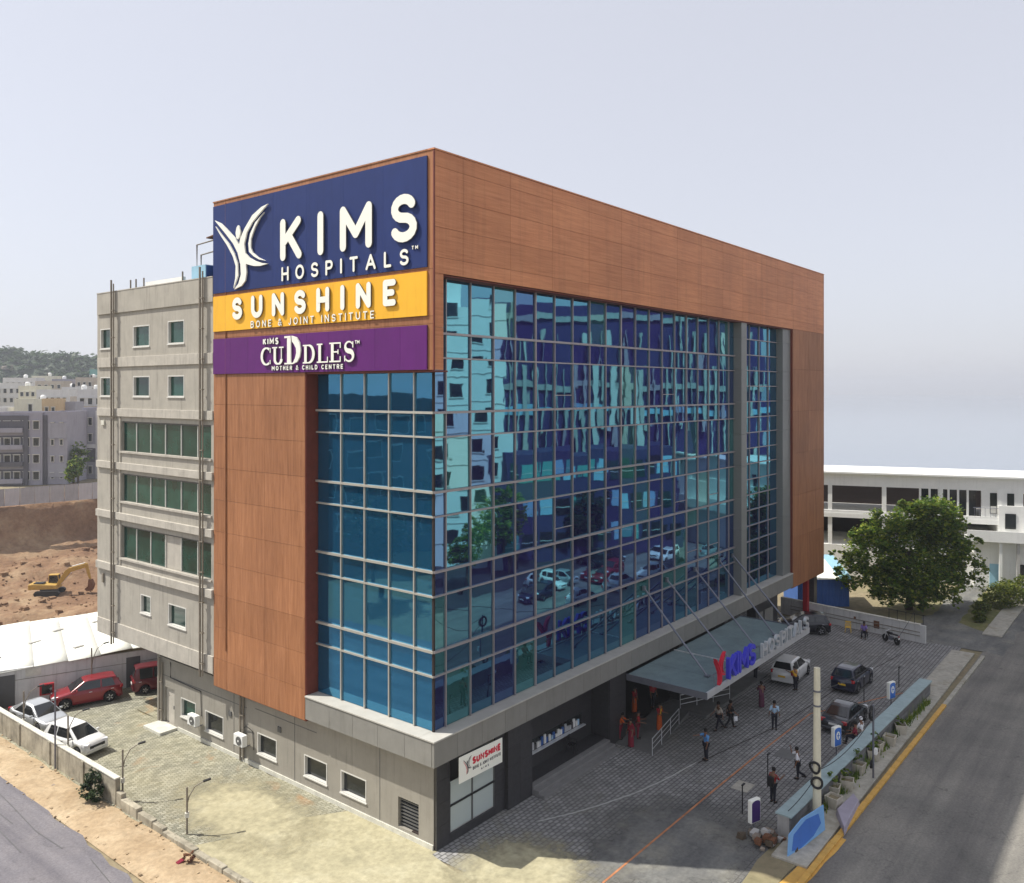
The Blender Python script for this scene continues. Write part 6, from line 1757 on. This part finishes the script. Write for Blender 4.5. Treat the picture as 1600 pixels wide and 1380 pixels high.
# wooded hill
hl_ = MB()
def hill_h(u, w):
    base = 50 * math.exp(-((u + 60) / 105) ** 2) + 32 * math.exp(-((u - 75) / 80) ** 2)
    prof = math.exp(-((w - 40) / 75) ** 2)
    return max(0.0, base * prof + 5.0 * fbm(u, w, .02, 6.0)) - 1.0
HO_ = Vector((225, 618)); HR = Vector((.6225, -.7826)); HF = Vector((.44, 1.05)).normalized()
def hpt(u, w): 
    p = HO_ + HR*u + HF*w
    return (p.x, p.y, hill_h(u, w))
hl_.grid(80, 40, lambda a, b: hpt(-260 + 560*a, -80 + 260*b))
tag(hl_.build('hill', M['leaf_hill'], smooth=True, recalc=False), kind='structure')
wd = MB(); rh = random.Random(31)
for k in range(2600):
    u, w = rh.uniform(-140, 190), rh.uniform(-60, 70)
    x, y, z = hpt(u, w)
    if z < 1.5: continue
    s = rh.uniform(1.8, 4.2)
    for q in range(9):
        v = Vector((rh.gauss(0,.5), rh.gauss(0,.5), abs(rh.gauss(0,.5)))) * s
        r_ = s * rh.uniform(.35, .6); m_ = Matrix.Rotation(rh.uniform(0,6.28),3,'Z') @ Matrix.Rotation(rh.uniform(-.9,.9),3,'X')
        a, b = m_ @ Vector((r_,0,0)), m_ @ Vector((0,r_,0))
        c = Vector((x,y,z)) + v
        wd.add([c-a, c-b, c+a, c+b], [(0,1,2,3)])
tag(wd.build('hill_woodland', M['leaf_hill'], recalc=False), 'dense hazy green woodland covering the hill', 'woodland', kind='stuff')
bl = random.Random(4)
for k in range(7):
    u, w = (-70 + 14*k, -20 - 3*k) if k < 5 else (-52 + 40*(k-5), -5)
    x, y, z = hpt(u, w); s = bl.uniform(3, 5)
    vs = [(x + ((i&1)-.5)*2*s*bl.uniform(.6,1), y + (((i>>1)&1)-.5)*2*s*bl.uniform(.6,1), z + 1 + (((i>>2)&1))*s*bl.uniform(.6,1)) for i in range(8)]
    o = MB().add(vs, [(0,1,3,2),(4,6,7,5),(0,4,5,1),(1,5,7,3),(3,7,6,2),(2,6,4,0)]).build('boulder', M['stone'], bevel=.6)
    tag(o, ['pale rock outcrop at the left end of the wooded hill', 'pale rock outcrop second from the left on the wooded hill', 'pale rock outcrop midway down the left hill slope', 'pale rock outcrop fourth along the hill slope', 'pale rock outcrop lowest on the right hill slope', 'pale rock outcrop near the hill crest', 'pale rock outcrop on the saddle of the hill'][k], 'rock', 'rock outcrops on the hill')

# ------------------------------------------------------------------ right-hand side: road wall, poles, planters
RW = thing('road_wall', 'low grey stone wall with pale blue coping between forecourt and road', 'wall', (11.6, -11.05, 0), R(-2.0))
nst = 13; hcs = .145
rws = random.Random(6)
for j in range(6):
    x = 0.0 - (.45 if j % 2 else 0)
    while x < 24.0:
        L_ = rws.uniform(1.1, 1.9); a, b = max(0, x), min(24.0, x + L_)
        if b - a > .1:
            MB().box(a + .006, b - .006, -.62 - rws.uniform(0, .018), -.2, .10 + hcs*j + .006, .10 + hcs*(j+1) - .006).build('stone_course', pm('wall_stone', (.20,.20,.205), .85, .2, 2.0, rnd=.3, bumps=.3) if 'wall_stone' not in MATS else MATS['wall_stone'], RW)
        x += L_
MB().box(0, 24, -.57, -.02, -.05, .96).build('wall_core', M['concrete'], RW)
x = -.05
while x < 24.0:
    b = min(x + 2.0, 24.1)
    MB().box(x + .005, b - .005, -.72, .08, .965, 1.04).build('coping_slab', M['coping_blue'], RW, bevel=.012)
    x += 2.0
CP = thing('utility_pole', 'cream concrete utility pole standing beside the road wall', 'pole', (13.85, -12.15, 0))
MB().tube([(0,0,-.1),(0,0,7.45)], [.21, .15], 12).build('shaft', M['cream_pole'], CP, smooth=False)
for z, a in ((2.0, -75), (2.7, -100)):
    ring = MB(); pts = [(.25*math.cos(R(k*20)), -.22 + .05*math.sin(R(k*40)), z + .25*math.sin(R(k*20))) for k in range(19)]
    ring.tube([Matrix.Rotation(R(a),3,'Z') @ Vector(p) for p in pts], .06, 6); ring.build('cable_coil', M['black'], CP)
for z in (5.6, 6.3): MB().lathe([(.19,0),(.19,.08)], (0,0,z), 12).build('clamp', M['steel_rod'], CP)
P2 = thing('small_pole', 'slim grey pole with a black cable coil near the planters', 'pole', (20.2, -13.0, 0.1))
MB().tube([(0,0,-.1),(0,0,3.9)], .055, 8).build('shaft', M['steel_rod'], P2)
ring = MB(); ring.tube([(.34*math.cos(R(k*20)), .08, 3.45 + .34*math.sin(R(k*20))) for k in range(19)], .075, 8); ring.build('cable_coil', M['black'], P2)
ring = MB(); ring.tube([(.18*math.cos(R(k*24)), .10, .7 + .18*math.sin(R(k*24))) for k in range(16)], .05, 6); ring.build('cable_coil', M['black'], P2)
MB().box(-.12, .12, -.2, -.06, 1.3, 1.6).build('meter_box', M['white'], P2)
def cable(label, a, b, sag, r_=.018):
    a, b = Vector(a), Vector(b)
    pts = [a.lerp(b, t/14) - Vector((0,0,sag * 4 * (t/14) * (1 - t/14))) for t in range(15)]
    tag(MB().tube(pts, r_, 5).build('overhead_cable', M['black']), label, 'cable')
cable('black cable sagging from the cream pole along the road wall to the slim pole', (13.85,-12.0,2.4), (20.2,-13.0,3.4), .5)
cable('black cable running from the cream pole top toward the far end of the forecourt', (13.9,-12.0,6.3), (47.8,-8.7,2.6), 1.3)
cable('second black cable low along the wall coping from the cream pole', (13.85,-12.0,2.0), (11.8,-11.5,1.15), .1)
cable('black cable from the cream pole down to the slim pole foot', (13.9,-12.15,5.6), (20.2,-13.0,3.8), .7)
def lightbox(label, x, y, a, face, zb=.9, mark=True):
    t = thing('light_box_sign', label, 'sign', (x, y, 0), a); t.scale = (.85, .85, .9)
    MB().tube([(0,0,0),(0,0,zb)], .04, 8).build('post', M['steel_rod'], t)
    MB().box(-.13, .13, -.38, .38, zb, zb + 1.2).build('casing', M['letter_white'], t, bevel=.03)
    for s in (1, -1):
        f = (lambda u, v, d: (s*(.132 + d), -s*u if s > 0 else u, v))
        fp_ = [(-.33,zb+.05),(.33,zb+.05),(.33,zb+1.0)] + [(.33*math.cos(R(k*15)), zb + 1.0 + .15*math.sin(R(k*15))) for k in range(1,12)] + [(-.33,zb+1.0)]
        MB().prism(fp_, f, 0, .012).build('face', M[face], t)
        if mark:
            el = [(.20*math.cos(R(k*24)), zb + .66 + .26*math.sin(R(k*24))) for k in range(15)]
            MB().prism(el, f, .014, .022).build('emblem', M['letter_white'], t)
            MB().prism([(-.03,zb+.48),(.04,zb+.48),(.03,zb+.86),(-.05,zb+.80)], f, .024, .03).build('emblem_mark', M[face], t)
            MB().prism([(-.13,zb+.62),(.13,zb+.66),(.13,zb+.72),(-.13,zb+.68)], f, .032, .036).build('emblem_mark', M[face], t)
lightbox('blue and white light box sign beside the seated pair on the road wall', 21.2, -10.75, R(72), 'panel_blue', 1.0)
lightbox('blue and white light box sign farthest along the road wall', 30.8, -11.2, R(72), 'panel_blue', 1.0)
lightbox('purple and white light box sign at the near end of the road wall', 11.2, -10.1, R(72), 'purple_paint', .5, mark=False)
def post(label, x, y, h):
    t = thing('lamp_stub', label, 'lamp post', (x, y, 0), 0)
    MB().tube([(0,0,0),(0,0,h)], .03, 6).build('post', M['black'], t)
    MB().obox((.12,0,h), (.30,.10,.06)).build('head', M['black'], t, bevel=.015)
post('short black lamp stub right of the drain cover', 15.9, -8.9, 1.7)
post('short black lamp stub behind the purple light box', 12.4, -9.0, 1.4)
post('short black lamp stub beyond the grey saloon', 31.6, -9.3, 1.6)
post('short black lamp stub near the far light box', 36.0, -10.4, 1.4)
for k, (x, y) in enumerate(((15.7,-12.35),(18.0,-12.3),(20.3,-12.2),(22.6,-12.35),(25.2,-12.55),(27.4,-12.6),(16.9,-11.95),(23.8,-12.2))):
    t = thing('planter', 'pale concrete planter ' + ['nearest the cream pole, tilted', 'second from the cream pole with tall weeds', 'beside the slim pole', 'just beyond the slim pole', 'second farthest along the footpath', 'farthest along the footpath', 'close to the wall behind the nearest one', 'close to the wall past the slim pole'][k], 'planter', (x, y, .10), R(-10 + 23*k % 40), 'planters on the footpath')
    s = .34
    mb = MB().add([(-s*.75,-s*.75,0),(s*.75,-s*.75,0),(s*.75,s*.75,0),(-s*.75,s*.75,0),(-s,-s,.55),(s,-s,.55),(s,s,.55),(-s,s,.55),(-s*.85,-s*.85,.55),(s*.85,-s*.85,.55),(s*.85,s*.85,.55),(-s*.85,s*.85,.55),(-s*.8,-s*.8,.42),(s*.8,-s*.8,.42),(s*.8,s*.8,.42),(-s*.8,s*.8,.42)],
                  [(0,3,2,1),(0,1,5,4),(1,2,6,5),(2,3,7,6),(3,0,4,7),(4,5,9,8),(5,6,10,9),(6,7,11,10),(7,4,8,11),(8,9,13,12),(9,10,14,13),(10,11,15,14),(11,8,12,15)])
    mb.build('tub', M['clay_pot'], t, bevel=.012)
    MB().quad((-s*.8,-s*.8,.43),(s*.8,-s*.8,.43),(s*.8,s*.8,.43),(-s*.8,s*.8,.43)).build('soil', M['ground'], t)
    if k in (1, 2, 3, 5, 6, 7):
        mb = MB(); leaf_cloud(mb, [(0,.05,.75,.28,.28,.38 if k % 2 else .55)], 260, .10, random.Random(40+k)); tag(mb.build('plant', M['leaf'], t, recalc=False), kind='stuff')
wv = MB(); rg_ = random.Random(44)
for k in range(1700):
    x = rg_.uniform(12.5, 34); y = -11.85 - .035*(x-11.6) - abs(rg_.gauss(0, .14)); hh = rg_.uniform(.08, .45) * (1 if rg_.random() < .85 else 2)
    a = rg_.uniform(0, 6.28); dx, dy = math.cos(a)*.03, math.sin(a)*.03; lx_, ly_ = rg_.gauss(0,.08), rg_.gauss(0,.08)
    wv.add([(x-dx,y-dy,.09),(x+dx,y+dy,.09),(x+lx_,y+ly_,.09+hh)], [(0,1,2)])
tag(wv.build('weeds', M['leaf'], recalc=False), 'straggling green weeds at the foot of the road wall', 'weeds', kind='stuff')
# heap of rubble, blue board and slab at the wall end
hp = thing('rubble_heap', 'heap of broken brown rubble at the near end of the road wall', 'rubble', (10.6, -10.9, 0))
for k in range(26):
    x, y = rws.gauss(0, .42), rws.gauss(0, .42); s = rws.uniform(.12, .30); z = max(0, .5 - .6*math.hypot(x, y)) * rws.random()
    vs = [(x + ((i&1)-.5)*s*rws.uniform(.8,1.6), y + (((i>>1)&1)-.5)*s*rws.uniform(.8,1.6), z + ((i>>2)&1)*s*rws.uniform(.6,1.2)) for i in range(8)]
    MB().add(vs, [(0,1,3,2),(4,6,7,5),(0,4,5,1),(1,5,7,3),(3,7,6,2),(2,6,4,0)]).build('rubble_piece', [M['stone'], M['rust'], M['concrete'], M['bark']][k % 4], hp, bevel=.015)
bb_ = thing('blue_board', 'bright blue metal board leaning on the near end of the road wall', 'board', (10.0, -12.2, .0), R(-12))
pl = lambda u, v, d: (u, -d + v*.10, v)
MB().prism([(-.15,-.02),(3.0,.25),(3.05,1.35),(1.2,1.30),(.1,.95)], pl, 0, .04).build('sheet', M['panel_sky'], bb_)
MB().prism([(.2,.22),(.9,.12),(2.0,.30),(2.7,.65),(2.55,1.12),(1.5,1.18),(.45,.85)], pl, .042, .05).build('painted_shape', M['panel_blue'], bb_)
sl = MB().add([(13.3,-13.6,.02),(16.8,-13.3,.02),(17.6,-12.75,.02),(15.0,-12.65,.02),(13.4,-13.55,.40),(16.7,-13.25,.34),(17.4,-12.8,.30),(15.1,-12.7,.36)], [(0,3,2,1),(4,5,6,7),(0,1,5,4),(1,2,6,5),(2,3,7,6),(3,0,4,7)]).build('concrete_slab', M['lavender'], bevel=.04)
tag(sl, 'lavender grey concrete slab lying on the kerb in front of the planters', 'slab')

# back wall, red post, blue shed
BW = thing('back_wall', 'whitewashed compound wall with pipe rails closing the forecourt', 'wall', (50.3, 3.4, 0), math.atan2(-12.8, -2.0))
MB().box(0, 13.0, -.12, .12, -.05, 1.42).build('masonry', M['wall_white'], BW)
for k in range(6): MB().box(2.1*k + .02, 2.1*k + 2.08, -.16, .16, 1.424, 1.50).build('coping', M['wall_cap'], BW)
for z in (.55, .85): MB().tube([(1,-.16,z),(12.6,-.16,z)], .03, 6).build('pipe_rail', M['pipe'], BW)
for (u, v, s) in ((7.1,.95,.09),(9.0,.75,.24)): MB().box(u-s, u+s, -.16, -.123, v-s*1.3, v+s*1.3).build('wall_vent', M['rust'], BW)
for k in range(5):
    MB().tube([(10 + .7*k, 0, 1.5),(10 + .7*k, 0, 2.3)], .025, 6).build('railing_post', M['black'], BW)
MB().tube([(9.9,0,2.25),(13,0,2.25)], .02, 6).build('railing_bar', M['black'], BW)
rpst = thing('red_post', 'dark red painted steel post at the corner of the undercroft', 'post', (49.3, .75, 0))
MB().box(-.22,.22,-.22,.22,0,3.9).build('shaft', M['red_paint'], rpst, bevel=.02)
MB().box(-.36,.36,-.36,.36,0,.10).build('base_plate', M['red_paint'], rpst)
BS = thing('blue_shed', 'blue corrugated shed with pale roof behind the back wall', 'shed', (53.6, 2.6, 0), R(-50))
cw = corr(.62, 2.75, 4, .04).data('wall_sheet', M['blue_sheet'], recalc=False)
for k in range(8): o = link('wall_sheet', cw, BS); o.location = (-.4 + .62*k, 0, 0)
MB().box(-.4, 4.5, .1, 4.0, 0, 2.7).build('inner_box', M['blue_sheet'], BS)
for k in range(9):
    x0 = -.7 + .6*k
    mb = MB().add([(x0,-.5,2.72),(x0+.58,-.5,2.72),(x0+.58,4.3,4.1),(x0,4.3,4.1),(x0,-.5,2.78),(x0+.58,-.5,2.80),(x0+.58,4.3,4.18),(x0,4.3,4.16)], [(0,3,2,1),(4,5,6,7),(0,1,5,4),(1,2,6,5),(2,3,7,6),(3,0,4,7)])
    mb.build('roof_sheet', M['shed_roof'] if k in (3,4,5,6) else M['blue_light'], BS)

# white building with open decks
PK = thing('deck_building', 'long white building with open dark decks and slim columns', 'building', (65.0, 19.5, 0), math.atan2(-.95, .31))
wt = M['white']
MB().box(0, 70, 0, 8, 10.1, 11.5).build('roof_fascia', wt, PK)
MB().box(-.3, 70, -.5, 8, 11.502, 11.68).build('roof_slab', wt, PK)
MB().box(0, 70, -.25, 16, 6.55, 7.05).build('floor_slab', wt, PK)
MB().box(0, 70, -.2, .1, 7.052, 7.35).build('deck_kerb', wt, PK)
MB().box(0, 70, -.2, 16, 0, 3.5).build('lower_wall', wt, PK)
MB().box(0, 70, 9, 9.3, 3.5, 10.24).build('back_wall', M['backing'], PK)
for k in range(-1, 12):
    x = 15.1 + 5.6*k + (0 if k < 2 else 0)
    if 0 < x < 70: MB().box(x-.22, x+.22, -.1, .35, 3.5, 10.24).build('column', wt, PK)
for k in range(6):
    x = 24.3 + .92*k
    MB().box(x-.10, x+.10, -.05, .3, 7.36, 10.24).build('mullion', wt, PK)
    MB().box(x+.11, x+.80, .12, .16, 7.36, 10.24).build('glazing', M['pane_dark'], PK)
up_ = MB().box(30.2, 70, .02, .4, 7.36, 10.24).build('upper_wall', wt, PK)
for x in (31.0, 32.6, 34.1, 36.5, 39.5):
    w = MB().box(x, x+.65, -.02, .015, 7.7, 9.9).build('window', M['pane_dark'], PK)
    MB().box(x+.05, x+.6, -.045, -.022, 7.75, 8.5).build('lower_light', M['win_frame'], w)
for k in range(14): MB().box(29.5 + .5*k, 29.53 + .5*k, -.22, -.19, 7.36, 8.3).build('baluster', M['steel_rod'], PK)
MB().tube([(29.4,-.2,8.3),(36.5,-.2,8.3)], .03, 6).build('handrail', M['steel_rod'], PK)
wh = thing('white_house', 'white two storey house with balcony at the right edge', 'house', (74.2, -10.9, 0), math.atan2(-.95, .31))
MB().box(-2.4, 18, 0, 8, 0, 5.0).build('walls', wt, wh)
MB().box(-3.2, 18, -1.4, 8, 5.0, 5.35).build('balcony_slab', wt, wh)
MB().box(-3.2, 18, -1.4, -1.28, 5.352, 6.15).build('balcony_front', wt, wh)
MB().box(0, 18, .4, 7, 5.36, 8.6).build('upper_walls', wt, wh)
for x in (-.2, 1.4, 3.2): MB().box(x, x+.28, -1.2, -.9, 0, 5.0).build('column', M['concrete'] if x > 1 else wt, wh)
MB().box(-.9, .1, -.06, -.005, 0, 2.5).build('door', M['blue_light'], wh)
for x in (1.8, 3.8): MB().box(x, x+1.0, -.06, -.005, 1.2, 2.6).build('window', M['pane_dark'], wh)
for x in (.6, 2.6): MB().box(x, x+1.0, .33, .395, 6.2, 7.8).build('window', M['pane_dark'], wh)

# ------------------------------------------------------------------ across the road: what the mirror glass looks at
def facade(name, label, cat, loc, rz, w, d, h): 
    t = thing(name, label, cat, loc, rz); return t
TW = thing('white_tower', 'tall white balcony tower across the road, mirrored in the glass front', 'apartment block', (38.5, -47.0, 0), R(40))
MB().box(0, 17, -14, 0, 0, 31).build('walls', M['white'], TW)
MB().box(6.0, 11.5, -9, -3, 31, 34.5).build('stair_head', M['white'], TW)
MB().lathe([(1.3,0),(1.35,1.8),(.8,2.4),(.2,2.5)], (4,-5,31), 14).build('water_tank', M['white'], TW)
for k in range(9):
    z = 2.6 + 3.3*k
    pts = [(0,0)] + [(7.0*q/10, .9 + .45*math.sin(math.pi*q/10*2)) for q in range(11)] + [(7.0,0)]
    bal = MB().prism(pts, lambda u, v, dd: (u, v, z + dd), 0, 1.05).build('balcony', M['white'], TW)
    MB().box(.3, 6.8, .01, .05, z + 1.1, z + 3.0).build('balcony_glazing', M['pane_dark'], bal)
    for x in (9.2, 13.6):
        w = MB().box(x, x+1.5, .01, .05, z + .9, z + 2.5).build('window', M['pane_dark'], TW)
        MB().box(x-.1, x+1.6, .052, .12, z + .75, z + .9).build('sill', M['win_frame'], w)
    MB().box(0, 17, .005, .06, z - .12, z - .02).build('floor_line', M['concrete'], TW)
OF = thing('office_block', 'wide dark office block with pale fins across the road, mirrored in the glass', 'office block', (60.0, -54.5, 0), R(52))
MB().box(0, 46, -16, 0, 0, 33).build('walls', cg('office_purple', (.06,.035,.13)), OF)
for k in (2, 3, 5, 6, 9):
    z = 1.0 + 3.3*k
    MB().box(-.1, 46.1, .005, .35, z, z + .8).build('spandrel', M['ledge_top'] if k % 3 == 1 else M['blue_light'] if k % 3 == 2 else M['concrete'], OF)
for k in range(40):
    x = .5 + 1.13*k + rg_.uniform(-.3,.3); hw_ = rg_.choice([.06,.08,.12,.18,.35])
    MB().box(x-hw_, x+hw_, .36, .8, rg_.choice([9,12,15]), rg_.choice([24,29,33])).build('fin', M['ledge_top'] if k % 3 else M['win_frame'], OF)
LH = thing('low_office', 'low teal-windowed office wing across the road, mirrored in the lower glass', 'office block', (50.0, -36.0, 0), R(26))
MB().box(0, 26, -7, 0, 0, 13).build('walls', cg('office_slate', (.05,.042,.11)), LH)
for f_ in range(3):
    for k in range(10):
        w = MB().box(.5 + 2.55*k, 2.6 + 2.55*k, .005, .06, 1.6 + 4.1*f_, 3.6 + 4.1*f_).build('window', rg_.choice([M['pane_green'], M['blue_light'], M['pane_dark'], cg('teal_panel', (.10,.36,.34)) if 'teal_panel' not in MATS else MATS['teal_panel']]), LH)
        MB().box(.5 + 2.55*k, 2.6 + 2.55*k, .062, .10, 2.5 + 4.1*f_, 2.58 + 4.1*f_).build('glazing_bar', M['win_frame'], w)
for k, (x, y, s) in enumerate(((47,-33,1.0),(60,-30,.9),(72,-31,1.2),(84,-29,1.1),(97,-31,1.3),(108,-28,1.2),(38,-31,.8))):
    tree('street_tree', ['street tree mirrored left of the low office wing', 'street tree mirrored before the low office wing', 'third street tree along the opposite pavement', 'fourth street tree along the opposite pavement', 'fifth street tree along the opposite pavement', 'last street tree mirrored in the narrow glass bay', 'small street tree mirrored close to the glass corner'][k], (x, y, 0), blobs_at([(0,0,6.0,2.6,2.6,2.4),(1.2,.5,8.0,1.9,1.9,1.8),(-1.3,-.4,5.2,1.8,1.8,1.7)], s), 3200, .34, M['leaf_dark'] if k % 2 else M['leaf'], 5.5*s, .22, 60+k, 'street trees across the road')
for k, (x, y, a, st, pc) in enumerate(((42,-18.6,2,'sedan','white'),(48.5,-18.9,0,'hatch','silver'),(55,-18.8,181,'suv','white'),(61,-19,0,'sedan','grey'),(52,-22.5,180,'suv','red'),(66,-23,182,'hatch','white'),(45,-25,90,'hatch','white'),(48,-25,90,'sedan','silver'),(58,-26.5,88,'suv','black'),(71,-19,1,'suv','silver'),(40,-22.8,181,'hatch','navy'))):
    car(['white saloon', 'silver hatchback', 'white estate', 'grey saloon', 'red estate', 'white hatchback', 'second white hatchback', 'silver saloon', 'black estate', 'silver estate', 'navy hatchback'][k] + ' on the main road, mirrored in the glass front', x, y, R(a), st, pc, group='cars on the main road')
DB = block('dark_hall', 'dark flat-roofed hall left of the yard road, mirrored in the side glass', 0, 0, 26, 14, 19.5, HD, R(0), grid_wins('F', -12, 12, 2, 4, 4.2, 6, 2.2, 2.0), loc=(-47, 52, 0), group=None, cat='building')
DB.rotation_euler.z = R(47)
for k, (x, y) in enumerate(((-30,38),(-36,30),(-27,50),(-42,40))):
    tree('roadside_tree', ['roadside tree left of the yard road nearest the side glass', 'roadside tree in front of the dark hall', 'roadside tree farthest up the yard road', 'roadside tree beside the dark hall wall'][k], (x, y, 0), blobs_at([(0,0,6.0,2.6,2.6,2.6),(1.2,.5,8.0,1.9,1.9,1.8),(-1.3,-.4,5.2,1.8,1.8,1.7)], 1.15), 3000, .34, M['leaf_dark'], 6, .24, 80+k, 'trees left of the yard road')

# ------------------------------------------------------------------ hazy air
hm = bpy.data.materials.new('haze_air'); hm.use_nodes = True
hn = hm.node_tree; hn.nodes.clear()
ho = hn.nodes.new('ShaderNodeOutputMaterial'); hv_ = hn.nodes.new('ShaderNodeVolumePrincipled')
hv_.inputs['Color'].default_value = (0.86, 0.90, 0.98, 1)
hv_.inputs['Density'].default_value = 0.00034
hv_.inputs['Anisotropy'].default_value = 0.2
hn.links.new(hv_.outputs[0], ho.inputs['Volume'])
hz_ = MB().box(-5200, 5200, -5200, 5200, -14, 75).build('haze', hm)
tag(hz_, 'thin pale haze over the city', 'haze', kind='stuff')
